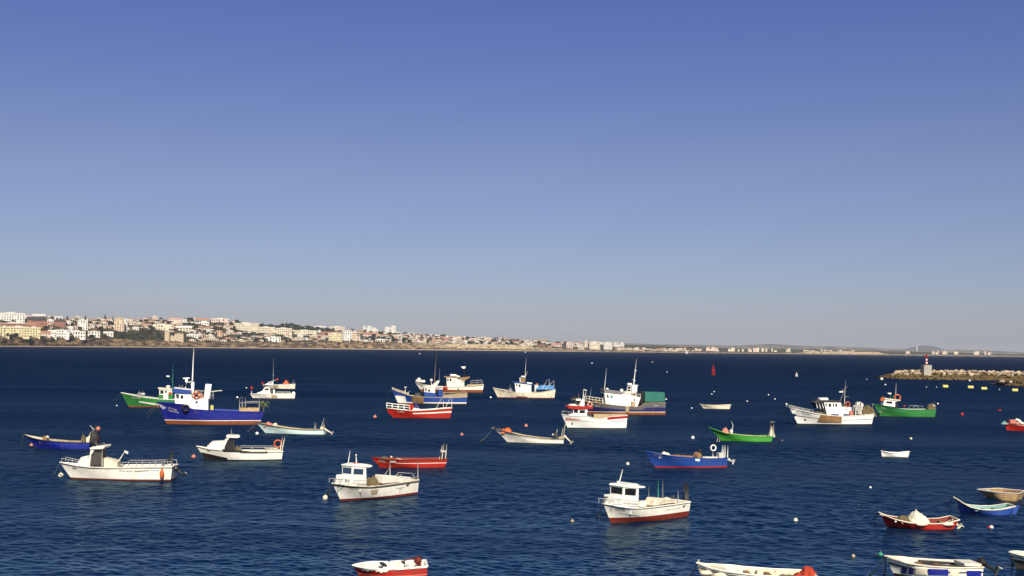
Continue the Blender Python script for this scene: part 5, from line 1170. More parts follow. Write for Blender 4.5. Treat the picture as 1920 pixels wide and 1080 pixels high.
q = b.patch('side_panel', [Z(1308, 393), Z(1510, 410), Z(1506, 470), Z(1275, 458)], 'wood', off=.12, thick=.08, nx=12); q['label'] = 'brown wooden panel on the side'
for u in (1410, 1525): b.prism('tarp_patch', [Z(u, 385), Z(u + 70, 388), Z(u + 70, 410), Z(u, 408)], .04, 'navy', yc=-1.22)
m = MB(); p = b.P(*Z(1555, 345), -1.15); m.cyl(p + Vector((0, -.03, 0)), p + Vector((0, .05, 0)), .12, 12); m.build('porthole', 'cabin glass', c)
b.heap(Z(1665, 0)[0], Z(1818, 0)[0], Z(0, 402)[1], Z(0, 318)[1], 'net', 'big brown net heap on the stern of the white trawler with wooden panel', wy=1.1, peak=.6)
b.winch(*Z(1655, 330), 7, 'steel'); b.winch(*Z(1680, 300), 5, 'white'); b.tube('net_frame', [[Z(1640, 400) + (-.7,), Z(1640, 275) + (-.7,)], [Z(1690, 400) + (-.7,), Z(1690, 275) + (-.7,)], [Z(1640, 275) + (-.7,), Z(1690, 275) + (-.7,)]], .07, 'white')
b.crate(*Z(1592, 400), 6, 9, 'pink', 'reddish crate on deck behind the white trawler wheelhouse', y=-1.2); b.heap(Z(1240, 0)[0], Z(1355, 0)[0], Z(0, 392)[1], Z(0, 345)[1], 'darkgrey', 'dark gear heap on the foredeck of the white trawler with wooden panel', 'gear_pile', 'gear', wy=.9)
b.rail('bow_rail', [Z(1020, 325), Z(1090, 345), Z(1170, 362), Z(1240, 375)], 5, .035, 'steel', lat=.7); b.tube('stern_post', [[Z(1795, 388), Z(1797, 285)], [Z(1797, 300), Z(1812, 288)]], .05, 'steel')
b.text('PE-2103-C', *Z(1130, 385), *Z(1215, 402), 2.8, 'darkgrey'); b.patch('emblem', [Z(1148, 430), Z(1172, 432), Z(1172, 452), Z(1148, 450)], 'grey', nx=2, nz=2); b.patch('bow_plate', [Z(1025, 345), Z(1100, 362), Z(1100, 392), Z(1045, 378)], 'greywhite', off=.02)
b.rope(Z(1010, 328), [Z(862, 435), Z(980, 466)], 'ropegreen', r=.04)

# ============ green boat near the breakwater
Z = zoomer(1620, 650, 6)
b = Boat('fishing_boat', 'green fishing boat with small white cabin and big orange lifebuoy near the breakwater', 'fishing boat', Z(178, 785), Z(800, 802), 2.8,
         [Z(108, 650), Z(170, 655), Z(240, 668), Z(340, 692), Z(450, 705), Z(560, 708), Z(810, 708)], [('z', .08, 'black'), ('v', .68, 'green'), ('v', .71, 'buoygreen'), ('v', 1, 'green')], cap='green', inner='greywhite', deck='greywhite', head=1, bulw=.5, foredeck=.3, sr=.88)
c = b.prism('cabin', [Z(232, 592), Z(408, 608), Z(350, 625), Z(352, 680), Z(215, 660)], .8, 'cleanwhite', bevel=.04); b.panes(c, [[Z(252, 614), Z(318, 618), Z(318, 642), Z(250, 636)]], .8); b.front_panes(c, Z(232, 595), Z(222, 650), .8, 2)
b.prism('roof', [Z(232, 576), Z(412, 600), Z(410, 610), Z(232, 592)], .95, 'cream', c); b.prism('cabin_door', [Z(346, 622), Z(380, 628), Z(378, 700), Z(348, 690)], .5, 'black', c)
b.ring(*Z(377, 572), 6.2, 'big orange lifebuoy standing on the cabin roof of the green fishing boat', ('orange', 'pink'), y=-.3); b.heap(Z(180, 0)[0], Z(245, 0)[0], Z(0, 605)[1], Z(0, 562)[1], 'orange', 'orange brown bundle in front of the green fishing boat cabin', 'gear_bundle', 'bundle', wy=.6)
b.prism('radar', [Z(270, 518), Z(308, 520), Z(306, 536), Z(278, 534)], .25, 'white'); b.tube('mast', [[Z(335, 590), Z(350, 520)], [Z(295, 536), Z(300, 585)], [Z(345, 545), Z(320, 575)]], .06, 'green'); b.tube('whip_antenna', [Z(356, 560), Z(362, 405)], .03, 'cleanwhite')
b.heap(Z(705, 0)[0], Z(800, 0)[0], Z(0, 708)[1], Z(0, 640)[1], 'net', 'dark net and gear heap at the stern of the green fishing boat', wy=.8); b.winch(*Z(770, 670), 4, 'white'); b.tube('stern_post', [[Z(782, 700), Z(782, 590)], [Z(805, 700), Z(806, 605)], [Z(735, 660), Z(800, 615)]], .05, 'darkgrey'); b.blob(*Z(830, 642), 1.6, 1.6, 'white', 'small white ball on the stern pole of the green fishing boat', 'float', 'float')
b.rail('side_rail', [Z(560, 705), Z(610, 706), Z(660, 706)], 6, .03, 'steel', mid=False); b.blob(*Z(455, 668), 2, 1.6, 'red', 'red float lying amidships in the green fishing boat', 'float', 'float'); b.patch('anchor_plate', [Z(172, 718), Z(200, 722), Z(200, 748), Z(176, 745)], 'grey', nx=2, nz=2); b.text('CS-33-L', *Z(190, 690), *Z(245, 704), 2.2, 'white')
b.rope(Z(110, 655), [Z(95, 700)], 'rope')
# ============ red boat at the right edge
b = Boat('open_boat', 'red open boat cut by the right edge with white floats heaped along its rim', 'boat', Z(1605, 945), Z(2120, 958), 2.2,
         [Z(1585, 845), Z(1650, 862), Z(1720, 872), Z(1850, 880), Z(2120, 878)], [('z', .1, 'darkred'), ('v', .84, 'red'), ('v', .92, 'white'), ('v', 1, 'red')], cap='red', inner='cream', deck='tan', head=3, bulw=.5, foredeck=.15)
b.crate(*Z(1680, 862), 14, 6, 'pink', 'pale red crate in the bow of the red boat at the right edge', y=-.3); b.heap(Z(1545, 0)[0], Z(1610, 0)[0], Z(0, 868)[1], Z(0, 838)[1], 'aqua', 'greenish net at the bow tip of the red boat at the right edge', wy=.4)
for i, (u, v_) in enumerate([(1720, 825), (1750, 848), (1775, 862), (1740, 832)]): b.blob(*Z(u, v_), 3.6, 2.4, 'white', 'white float heaped on the rim of the red boat at the right edge', 'float', 'float', y=-.6 + .2 * i, group='floats on the red edge boat')
# ============ small white dinghy and white canoe
Z = zoomer(1280, 700, 5.053)
b = Boat('dinghy', 'small weathered white dinghy alone between the red roofed boat and the white trawler', 'dinghy', Z(200, 335), Z(445, 346), 1.5, [Z(163, 290), Z(230, 303), Z(320, 305), Z(400, 302), Z(458, 296)], [('z', .05, 'tan'), ('v', .85, 'cream'), ('v', 1, 'cream')], cap='cream', inner='tan', deck='wood', head=5, bulw=.45, foredeck=0, rail=True)
thwarts(b, (.35, .6)); b.rope(Z(165, 293), [Z(90, 330)])
Z = zoomer(1620, 830, 6)
b = Boat('rowing_boat', 'tiny plain white rowing boat floating alone right of the green open boat', 'dinghy', Z(202, 155), Z(500, 158), 1.1, [Z(193, 90), Z(250, 105), Z(330, 117), Z(420, 118), Z(470, 108), Z(512, 100)], [('z', .04, 'tan'), ('v', .85, 'cleanwhite'), ('v', 1, 'cleanwhite')], cap='cleanwhite', inner='greywhite', deck='greywhite', head=3, sr=.25, bulw=.4, foredeck=0, tm=.45)
thwarts(b, (.35, .65), 'cleanwhite')
# ============ red open boat with white net (lower right)
b = Boat('open_boat', 'dark red open boat piled with a white net and ringed with small floats', 'boat', Z(262, 950), Z(1002, 1008), 2.4,
         [Z(165, 780), Z(250, 822), Z(350, 862), Z(500, 897), Z(650, 910), Z(800, 912), Z(950, 900), Z(1072, 868)], [('z', .06, 'black'), ('v', .86, 'red'), ('v', .93, 'darkred'), ('v', 1, 'red')], cap='cream', inner='darkred', deck='wood', head=-2, bulw=.55, foredeck=.2, sr=.75, decks='darkred')
b.heap(Z(490, 0)[0], Z(725, 0)[0], Z(0, 895)[1], Z(0, 772)[1], 'netwhite', 'large white net heap rising from the dark red open boat', wy=.75, peak=.4, rough=.2); b.heap(Z(365, 0)[0], Z(500, 0)[0], Z(0, 870)[1], Z(0, 805)[1], 'net', 'olive brown net heap in front of the white net in the dark red boat', wy=.6)
for i, (u, v_) in enumerate([(355, 888), (430, 905), (505, 912), (590, 908), (740, 918), (775, 935), (825, 925), (850, 915), (880, 925)]): b.blob(*Z(u, v_), 2.0, 1.6, 'pink' if i % 2 else 'white', 'small pale float tied along the side of the dark red open boat', 'float', 'float', y=-1.02, group='floats along the dark red boat'); 
for u in (620, 915): m = MB(); p = b.on_side(*Z(u + 30, 916), .1); m.ball((p.x, p.y, p.z), .42, .12, .14); b.thing(m, 'fender', 'cream', 'long cream fender at %s of the dark red open boat' % ('the middle' if u < 800 else 'the stern quarter'), 'fender', True)
b.motor(Z(1000, 860), Z(1075, 960), 'cream', size=.3); b.rope(Z(165, 780), [Z(95, 840)], 'ropegreen'); thwarts(b, (.75, .88))
b.patch('bow_stripe', [Z(180, 800), Z(240, 826), Z(240, 832), Z(180, 808)], 'white', nz=1)
# ============ blue rowing boat with aqua inside
b = Boat('open_boat', 'old blue open boat with pale aqua inside and upswept bow at the right', 'boat', Z(1085, 790), Z(1640, 835), 2.3,
         [Z(1008, 610), Z(1060, 640), Z(1120, 680), Z(1200, 725), Z(1300, 748), Z(1400, 756), Z(1520, 754), Z(1600, 740), Z(1700, 716)], [('z', .06, 'navy'), ('v', .90, 'blue2'), ('v', 1, 'greywhite')], cap='cream', inner='aqua', deck='aqua', head=-6, bulw=.7, foredeck=.07, sr=.72, tm=.5)
thwarts(b, (.4, .6, .8), 'aqua'); b.prism('rudder', [Z(1690, 712), Z(1752, 705), Z(1700, 830), Z(1655, 830)], .06, 'blue2'); b.rope(Z(1010, 612), [Z(920, 650)])
for q in (-.35, .35): b.prism('motor_bracket', [Z(1600, 735), Z(1660, 720), Z(1655, 745), Z(1610, 755)], .12, 'cleanwhite', yc=q)
# ============ timber coloured boat at right edge
b = Boat('open_boat', 'bare planked timber coloured open boat cut by the right edge', 'boat', Z(1385, 618), Z(1705, 648), 2.9,
         [Z(1272, 526), Z(1350, 540), Z(1450, 550), Z(1560, 563), Z(1700, 570), Z(1740, 572)], [('z', .08, 'wood'), ('v', .35, 'plankwood'), ('v', .42, 'wood'), ('v', .62, 'plankwood'), ('v', .7, 'wood'), ('v', 1, 'plankwood')], cap='greywhite', inner='wood', deck='wood', head=-36, bulw=.5, foredeck=.2, sr=.85)
thwarts(b, (.5, .75));
# ============ blue open boat at left with outboard
Z = zoomer(20, 770, 5.647)
b = Boat('open_boat', 'deep blue open boat with cream bow deck and dark stern gear at the far left', 'boat', Z(285, 400), Z(830, 408), 2.1,
         [Z(130, 248), Z(220, 285), Z(290, 302), Z(370, 315), Z(560, 331), Z(840, 338)], [('z', .05, 'navy'), ('v', .62, 'darkblue'), ('v', .66, 'blue'), ('v', 1, 'darkblue')], cap='darkgrey', inner='tan', deck='tan', head=4, bulw=.5, foredeck=.26, decks='cream')
b.patch('bow_board', [Z(140, 250), Z(335, 285), Z(335, 315), Z(180, 280)], 'cream', off=.02)
b.motor(Z(880, 310), Z(990, 375), 'black', size=.45); b.heap(Z(835, 0)[0], Z(940, 0)[0], Z(0, 345)[1], Z(0, 215)[1], 'black', 'tall dark gear pile on the stern of the deep blue open boat', 'gear_pile', 'gear', wy=.5, rough=.4); b.heap(Z(875, 0)[0], Z(935, 0)[0], Z(0, 290)[1], Z(0, 235)[1], 'netred', 'reddish net on top of the dark stern gear of the deep blue boat', wy=.3)
b.tube('stern_poles', [[Z(795, 330), Z(870, 195)], [Z(810, 330), Z(885, 200)], [Z(838, 155), Z(905, 225)], [Z(900, 330), Z(900, 200)]], .04, 'greywhite'); b.blob(*Z(927, 192), 4, 4, 'pink', 'faded pink ball float atop the stern poles of the deep blue boat', 'float', 'float')
b.heap(Z(745, 0)[0], Z(800, 0)[0], Z(0, 335)[1], Z(0, 255)[1], 'net', 'dark brown net bundle amidships aft in the deep blue open boat', wy=.4); b.winch(*Z(365, 292), 5, 'wood'); b.rope(Z(135, 250), [Z(105, 388)]); thwarts(b, (.5, .7)); b.blob(*Z(390, 280), 3, 2.4, 'greywhite', 'pale float lying on the bow of the deep blue open boat', 'float', 'float', y=.2); b.prism('engine_box', [Z(800, 285), Z(850, 262), Z(860, 335), Z(800, 335)], .3, 'cream')
# ============ white boat with shelter (left front)
b = Boat('cabin_boat', 'long white boat with open wheel shelter, orange fender and tilted black outboard at left', 'boat', Z(645, 725), Z(1690, 742), 2.3,
         [Z(518, 545), Z(590, 560), Z(660, 575), Z(830, 598), Z(1050, 602), Z(1300, 598), Z(1710, 592)], [('z', .16, 'boot'), ('v', .86, 'white'), ('v', .91, 'darkgrey'), ('v', 1, 'white')], cap='white', inner='greywhite', deck='tan', head=2, bulw=.55, foredeck=.3, sr=.88)
b.prism('trunk_cabin', [Z(690, 575), Z(745, 492), Z(822, 482), Z(832, 600), Z(690, 595)], .75, 'white', bevel=.05)
c = b.prism('wheel_shelter', [Z(818, 580), Z(845, 412), Z(868, 408), Z(880, 432), Z(852, 470), Z(835, 600), Z(818, 600)], .85, 'white', bevel=.02); b.prism('roof', [Z(830, 398), Z(850, 388), Z(985, 372), Z(998, 385), Z(975, 408), Z(845, 415)], .95, 'white', bevel=.04)
b.prism('shelter_shade', [Z(845, 440), Z(962, 420), Z(966, 575), Z(840, 580)], .6, 'darkgrey'); b.tube('shelter_post', [[Z(970, 410) + (-.8,), Z(968, 590) + (-.8,)], [Z(970, 410) + (.8,), Z(968, 590) + (.8,)]], .05, 'steel')  # dark block puts the shelter's inner shade into solid colour
b.panes(c, [[Z(760, 500), Z(812, 492), Z(815, 530), Z(745, 535)]], .76) if False else None
b.tube('roof_bits', [[Z(870, 390), Z(872, 368)], [Z(915, 380), Z(916, 352)], [Z(985, 378), Z(990, 372)]], .04, 'tan'); b.tube('side_pole', [Z(1100, 590), Z(1160, 510), Z(1208, 432)], .05, 'white'); b.prism('flag', [Z(1203, 420), Z(1245, 435), Z(1240, 460), Z(1200, 440)], .03, 'white')
b.prism('helm_seat', [Z(985, 500), Z(1090, 525), Z(1130, 545), Z(1130, 600), Z(985, 600)], .5, 'cream'); b.rail('side_rail', [Z(1180, 598), Z(1330, 598), Z(1470, 597), Z(1600, 595), Z(1700, 592)], 9, .028, 'steel', mid=False)
b.tube('stern_frame', [[Z(1710, 595) + (-.8,), Z(1716, 400) + (-.8,)], [Z(1700, 560) + (.8,), Z(1704, 420) + (.8,)], [Z(1600, 560) + (-.8,), Z(1702, 480) + (-.8,)], [Z(1600, 575) + (.8,), Z(1700, 500) + (.8,)]], .05, 'darkgrey')
b.motor(Z(1735, 600), Z(1848, 692), 'black', size=.5); b.rail('bow_rail', [Z(540, 548), Z(610, 564), Z(690, 580), Z(770, 592)], 8, .025, 'steel', lat=.5, mid=False)
b.text('Madrugada', *Z(1145, 645), *Z(1290, 645), 3.2, 'grey', shear=.3); b.patch('wave_stripe', [Z(1300, 640), Z(1460, 628), Z(1460, 640), Z(1320, 652)], 'grey', off=.012, thick=.01, nz=1); b.patch('wave_tip', [Z(1470, 630), Z(1570, 632), Z(1570, 640), Z(1480, 636)], 'skyblue', off=.012, thick=.01, nz=1)
p = b.on_side(*Z(1600, 672), .22); m = MB(); m.ball(p, .2, .2, .42); m.cyl(p + Vector((0, 0, .38)), p + Vector((0, 0, .55)), .06, 6); b.thing(m, 'fender', 'orange', 'orange teardrop fender hanging at the stern of the long white boat', 'fender', True)
b.rope(Z(525, 550), [Z(440, 682)]); b.patch('stain', [Z(650, 600), Z(700, 605), Z(690, 622), Z(655, 618)], 'grey', off=.01, thick=.008)
# ============ white boat with black bottom
Z = zoomer(340, 780, 6)
b = Boat('cabin_boat', 'white boat with black bottom, dark side planks and stern lifebuoy', 'boat', Z(275, 500), Z(1128, 492), 2.2,
         [Z(168, 337), Z(230, 352), Z(290, 366), Z(450, 384), Z(670, 402), Z(970, 402), Z(1142, 400)], [('z', .12, 'black'), ('v', .62, 'white'), ('v', .88, 'white'), ('v', .94, 'darkgrey'), ('v', 1, 'white')], cap='white', inner='cream', deck='tan', head=15, bulw=.5, foredeck=.3, sr=.85)
b.patch('black_bottom', [Z(205, 402), Z(520, 474), Z(520, 500), Z(275, 500)], 'black', nx=14, nz=6, off=.015, thick=.012)
b.prism('trunk_cabin', [Z(285, 352), Z(350, 292), Z(480, 284), Z(472, 392), Z(290, 380)], .75, 'white', bevel=.06); b.prism('windscreen_frame', [Z(468, 380), Z(478, 290), Z(532, 238), Z(552, 240), Z(520, 275), Z(490, 340), Z(482, 385)], .8, 'white', bevel=.02)
b.prism('roof', [Z(502, 238), Z(520, 220), Z(655, 222), Z(665, 235), Z(640, 250), Z(510, 246)], .9, 'white', bevel=.04); b.prism('opening_shade', [Z(512, 290), Z(590, 262), Z(592, 385), Z(492, 385)], .55, 'black'); b.tube('shelter_post', [[Z(598, 245) + (-.75,), Z(596, 390) + (-.75,)], [Z(598, 245) + (.75,), Z(596, 390) + (.75,)]], .04, 'darkgrey'); b.tube('whip_antenna', [Z(560, 222), Z(562, 138)], .025, 'steel'); b.ball('nav_lamp', *Z(578, 205), 1.5, 'grey')  # black block paints the shaded opening under the roof
b.patch('side_plank', [Z(455, 370), Z(780, 398), Z(780, 410), Z(470, 396)], 'black', off=.1, thick=.08, nx=10); b.patch('side_plank', [Z(660, 402), Z(970, 400), Z(968, 416), Z(665, 414)], 'darkgrey', off=.1, thick=.08, nx=10)
b.heap(Z(595, 0)[0], Z(680, 0)[0], Z(0, 395)[1], Z(0, 335)[1], 'net', 'brown net heap beside the shelter of the white boat with black bottom', wy=.5); b.rail('side_rail', [Z(660, 392), Z(800, 396), Z(950, 396), Z(1080, 396)], 7, .028, 'steel', mid=False)
b.tube('stern_ladder', [[Z(1108, 400) + (-.5,), Z(1140, 235) + (-.5,)], [Z(1128, 400) + (-.2,), Z(1166, 240) + (-.2,)]] + [[Z(1112 + 7 * k, 380 - 36 * k) + (-.5,), Z(1132 + 7 * k, 380 - 35 * k) + (-.2,)] for k in range(4)], .05, 'cream'); b.ring(*Z(1086, 312), 8, 'large orange lifebuoy leaning on the stern ladder of the white boat with black bottom', ('orange', 'orange'), y=-.3, thick=.18)
b.prism('stern_box', [Z(960, 372), Z(1085, 362), Z(1100, 402), Z(960, 402)], .6, 'cream'); b.heap(Z(295, 0)[0], Z(340, 0)[0], Z(0, 350)[1], Z(0, 310)[1], 'pink', 'pale pink bundle on the foredeck of the white boat with black bottom', 'gear_bundle', 'bundle', wy=.3)
# ============ white cabin boat with toy-like cabin (centre front)
Z = zoomer(590, 820, 7.111)
b = Boat('cabin_boat', 'stubby white cabin boat with orange patch on its roof, before the red boat', 'boat', Z(352, 855), Z(1368, 760), 2.5,
         [Z(235, 610), Z(330, 622), Z(450, 640), Z(600, 652), Z(750, 656), Z(900, 640), Z(1100, 612), Z(1392, 568)], [('z', .20, 'boot'), ('v', .82, 'white'), ('v', .92, 'darkgrey'), ('v', 1, 'white')], cap='cream', inner='cream', deck='pink', bulw=.45, foredeck=.34, sr=.86, flare=1.3)
b.prism('trunk_cabin', [Z(395, 512), Z(506, 498), Z(506, 645), Z(385, 640)], .5, 'cleanwhite', bevel=.05)
c = b.prism('cabin', [Z(505, 393), Z(690, 398), Z(696, 648), Z(500, 645)], .62, 'cleanwhite', bevel=.03)
b.panes(c, [[Z(522, 418), Z(648, 424), Z(642, 496), Z(516, 490)]], .62, 'bluish glass'); b.front_panes(c, Z(505, 393), Z(500, 645), .62, 1, .60, .93, 'bluish glass')
b.prism('roof', [Z(497, 376), Z(610, 352), Z(690, 355), Z(775, 374), Z(768, 394), Z(735, 408), Z(500, 394)], .66, 'cleanwhite', bevel=.04); b.heap(Z(490, 0)[0], Z(625, 0)[0], Z(0, 362)[1], Z(0, 328)[1], 'orange', 'orange folded cloth on the roof of the stubby white cabin boat', 'folded_cloth', 'cloth', wy=.4)
b.tube('whip_antenna', [Z(444, 362), Z(472, 178)], .03, 'cleanwhite'); b.tube('roof_light', [Z(556, 345), Z(553, 232)], .05, 'greywhite'); b.ball('nav_lamp', *Z(552, 235), 1.6, 'white')
b.rail('cabin_rail', [Z(310, 620), Z(450, 630), Z(590, 640), Z(690, 645)], 9, .025, 'steel', lat=.95, both=False); b.rail('bow_rail', [Z(262, 612), Z(340, 620), Z(400, 626)], 8, .022, 'steel', lat=.3, mid=False)
b.prism('engine_box', [Z(915, 505), Z(1090, 515), Z(1150, 540), Z(1150, 600), Z(915, 620)], .5, 'white', bevel=.04); b.heap(Z(695, 0)[0], Z(810, 0)[0], Z(0, 625)[1], Z(0, 520)[1], 'net', 'brown net heap behind the cabin of the stubby white boat', wy=.6)
b.tube('pole', [Z(1005, 560) + (-.6,), Z(1004, 335) + (-.6,)], .03, 'cream'); b.tube('pole', [Z(1376, 565) + (-.8,), Z(1376, 318) + (-.8,)], .035, 'steel'); b.tube('pole_brace', [[Z(935, 500) + (.6,), Z(1000, 402) + (.2,)], [Z(1328, 495) + (.7,), Z(1370, 430) + (-.2,)]], .025, 'steel'); b.tube('hand_rail', [Z(1085, 500) + (.7,), Z(1120, 468) + (.7,), Z(1300, 482) + (.7,), Z(1320, 520) + (.7,)], .03, 'steel'); b.prism('stern_locker', [Z(1150, 545), Z(1280, 530), Z(1285, 575), Z(1150, 600)], .6, 'white'); b.rail('side_rail', [Z(1200, 590), Z(1290, 575), Z(1380, 560)], 5, .025, 'steel', mid=False)
b.prism('dark_gear', [Z(780, 515), Z(910, 515), Z(910, 560), Z(780, 560)], .1, 'darkgrey', yc=.6)
b.text('PRINCESA', *Z(458, 690), *Z(585, 700), 2.0, 'darkgrey'); b.text('CS-512', *Z(485, 672), *Z(570, 676), 1.8, 'darkgrey'); b.text('6yd', *Z(395, 590), *Z(470, 594), 5.5, 'bluish glass', 'cabin', .5, b.root, .35)
def leaping_fish(b, pts):
    V = [b.on_side(X, Y, .02) for X, Y in pts]; make('fish_emblem', V, [tuple(range(len(V)))], 'darkgrey', b.hull)
leaping_fish(b, [Z(1212, 655), Z(1225, 632), Z(1250, 620), Z(1272, 618), Z(1258, 632), Z(1245, 652), Z(1250, 662), Z(1230, 650)]); b.text('Serafim', *Z(1085, 690), *Z(1205, 672), 2.4, 'grey', shear=.4); b.patch('stain', [Z(740, 705), Z(850, 690), Z(835, 760), Z(760, 770)], 'tan', off=.008, thick=.006); b.tube('hanging_line', [b_ for b_ in (Z(1138, 680) + (-1.2,), Z(1132, 765) + (-1.18,))], .03, 'tan')
b.rope(Z(240, 612), [Z(150, 720), Z(170, 775)]); 
# ============ red open boat behind it
b = Boat('open_boat', 'red open boat with thin white stripe, behind the stubby white cabin boat', 'boat', Z(875, 405), Z(1735, 410), 2.1,
         [Z(757, 268), Z(830, 278), Z(950, 292), Z(1150, 302), Z(1400, 302), Z(1772, 294)], [('z', .08, 'darkred'), ('v', .55, 'red'), ('v', .62, 'white'), ('v', 1, 'red')], cap='darkred', inner='darkred', deck='tan', head=14, bulw=.5, foredeck=.22, decks='cream')
b.patch('red_overpaint', [Z(765, 285), Z(1080, 322), Z(1080, 362), Z(830, 350)], 'red', nx=10); b.patch('white_oval', [Z(1000, 314), Z(1085, 318), Z(1080, 338), Z(1005, 336)], 'cleanwhite', off=.04); b.text('SN-304-L', *Z(850, 312), *Z(945, 325), 2.6, 'white'); b.text('BOA SORTE', *Z(840, 328), *Z(950, 345), 2.0, 'cream')
b.tube('stern_posts', [[Z(1695, 290) + (-.5,), Z(1722, 90) + (-.5,)], [Z(1742, 285) + (-.4,), Z(1762, 92) + (-.4,)], [Z(1665, 290) + (.5,), Z(1700, 110) + (.5,)], [Z(1685, 190) + (-.5,), Z(1752, 192) + (-.4,)]], .045, 'cream'); b.prism('stern_gear', [Z(1680, 178), Z(1755, 182), Z(1752, 205), Z(1682, 205)], .3, 'greywhite'); b.prism('winch_frame', [Z(1690, 205), Z(1715, 205), Z(1715, 290), Z(1690, 290)], .3, 'darkgrey'); b.tube('gear_top', [[Z(1715, 95), Z(1762, 95)]], .09, 'black')
b.blob(*Z(1022, 262), 2.2, 2, 'cream', 'cream float on the foredeck of the red open boat with white stripe', 'float', 'float'); b.heap(Z(870, 0)[0], Z(1000, 0)[0], Z(0, 290)[1], Z(0, 255)[1], 'net', 'brown net low on the foredeck of the red open boat with white stripe', wy=.4); b.tube('tiller', [Z(1090, 275), Z(1160, 300)], .04, 'cream'); thwarts(b, (.5, .7))
# ============ white open boat, centre
Z = zoomer(880, 780, 8.727)
b = Boat('open_boat', 'white open boat with two dark gunwale lines and orange bow net, in the centre', 'boat', Z(628, 432), Z(1540, 482), 1.9,
         [Z(398, 190), Z(480, 215), Z(560, 245), Z(700, 282), Z(900, 328), Z(1150, 362), Z(1350, 378), Z(1545, 380)], [('z', .06, 'black'), ('v', .74, 'white'), ('v', .80, 'black'), ('v', .92, 'white'), ('v', 1, 'black')], cap='darkgrey', inner='tan', deck='tan', head=-4, bulw=.5, foredeck=.1)
b.patch('dark_stem', [Z(410, 205), Z(530, 262), Z(620, 400), Z(600, 430)], 'tan', nx=5, off=.01, thick=.008) if False else None
b.heap(Z(520, 0)[0], Z(700, 0)[0], Z(0, 275)[1], Z(0, 178)[1], 'orange', 'orange net heap in the bow of the white centre open boat', wy=.45); thwarts(b, (.4, .6, .82)); b.motor(Z(1555, 325), Z(1690, 455), 'cream', size=.34); b.prism('helm_box', [Z(1398, 270), Z(1445, 262), Z(1450, 375), Z(1400, 378)], .25, 'darkgrey'); b.tube('stern_posts', [[Z(1505, 380) + (-.4,), Z(1530, 185) + (-.4,)], [Z(1545, 385) + (-.4,), Z(1552, 195) + (-.4,)], [Z(1430, 290), Z(1440, 205)]], .035, 'cream'); b.prism('stern_locker', [Z(1460, 345), Z(1535, 335), Z(1540, 385), Z(1460, 385)], .5, 'tan'); b.blob(*Z(1368, 305), 1.9, 1.6, 'white', 'white float aft of midships in the white centre open boat', 'float', 'float')
b.rope(Z(400, 195), [Z(180, 410)]); b.tube('anchor', [[Z(360, 205), Z(425, 180)], [Z(385, 215), Z(395, 180)]], .05, 'grey')
# ============ white cabin boat front right
Z = zoomer(1100, 870, 8.309)
b = Boat('cabin_boat', 'white cabin boat with thick red bottom, dark windows and grouped stern poles', 'boat', Z(382, 928), Z(1582, 820), 2.4,
         [Z(258, 615), Z(350, 630), Z(500, 658), Z(680, 684), Z(820, 690), Z(1000, 676), Z(1200, 652), Z(1400, 624), Z(1618, 590)], [('z', .42, 'boot'), ('v', .90, 'white'), ('v', .95, 'darkgrey'), ('v', 1, 'cleanwhite')], cap='cleanwhite', inner='cream', deck='cream', bulw=.45, foredeck=.34, sr=.86, flare=1.3)
b.prism('trunk_cabin', [Z(440, 500), Z(582, 486), Z(582, 690), Z(430, 665)], .55, 'cleanwhite', bevel=.05)
c = b.prism('cabin', [Z(578, 362), Z(815, 374), Z(812, 690), Z(574, 690)], .67, 'cleanwhite', bevel=.03)
b.panes(c, [[Z(600, 378), Z(770, 388), Z(758, 492), Z(592, 478)]], .67); b.front_panes(c, Z(578, 362), Z(574, 690), .67, 1, .64, .95)
b.prism('roof', [Z(570, 345), Z(600, 326), Z(710, 322), Z(760, 306), Z(800, 309), Z(830, 337), Z(930, 354), Z(905, 378), Z(690, 382), Z(572, 362)], .72, 'cleanwhite', bevel=.04)
b.tube('whip_antenna', [Z(500, 320), Z(560, 85)], .035, 'cleanwhite'); b.prism('antenna_base', [Z(495, 265), Z(515, 265), Z(512, 320), Z(492, 320)], .08, 'white'); b.ball('nav_lamp', *Z(655, 305), 1.6, 'darkgrey'); b.prism('roof_hatch', [Z(630, 310), Z(700, 312), Z(700, 325), Z(630, 322)], .3, 'grey')
b.prism('engine_box', [Z(1045, 655), Z(1095, 535), Z(1180, 535), Z(1460, 565), Z(1462, 612), Z(1200, 650)], .5, 'cream', bevel=.04); b.prism('cockpit_seat', [Z(830, 640), Z(880, 590), Z(1020, 575), Z(1050, 600), Z(1040, 660), Z(830, 668)], .3, 'white', yc=.6)
b.tube('pole', [Z(1115, 600) + (.6,), Z(1112, 260) + (.6,)], .035, 'buoygreen'); b.tube('pole', [Z(1186, 560) + (.8,), Z(1185, 255) + (.8,)], .035, 'grey'); b.tube('pole', [Z(968, 570) + (.8,), Z(968, 340) + (.8,)], .025, 'grey'); b.tube('pole', [Z(1425, 605) + (-.7,), Z(1425, 415) + (-.7,)], .03, 'steel')
b.tube('stern_poles', [[Z(1502, 590) + (.7,), Z(1505, 285) + (.7,)], [Z(1535, 590) + (.5,), Z(1538, 285) + (.5,)], [Z(1555, 595) + (0,), Z(1558, 330) + (0,)], [Z(1578, 595) + (-.6,), Z(1572, 280) + (-.6,)], [Z(1505, 300) + (.7,), Z(1538, 300) + (.5,)]], .045, 'darkgrey')
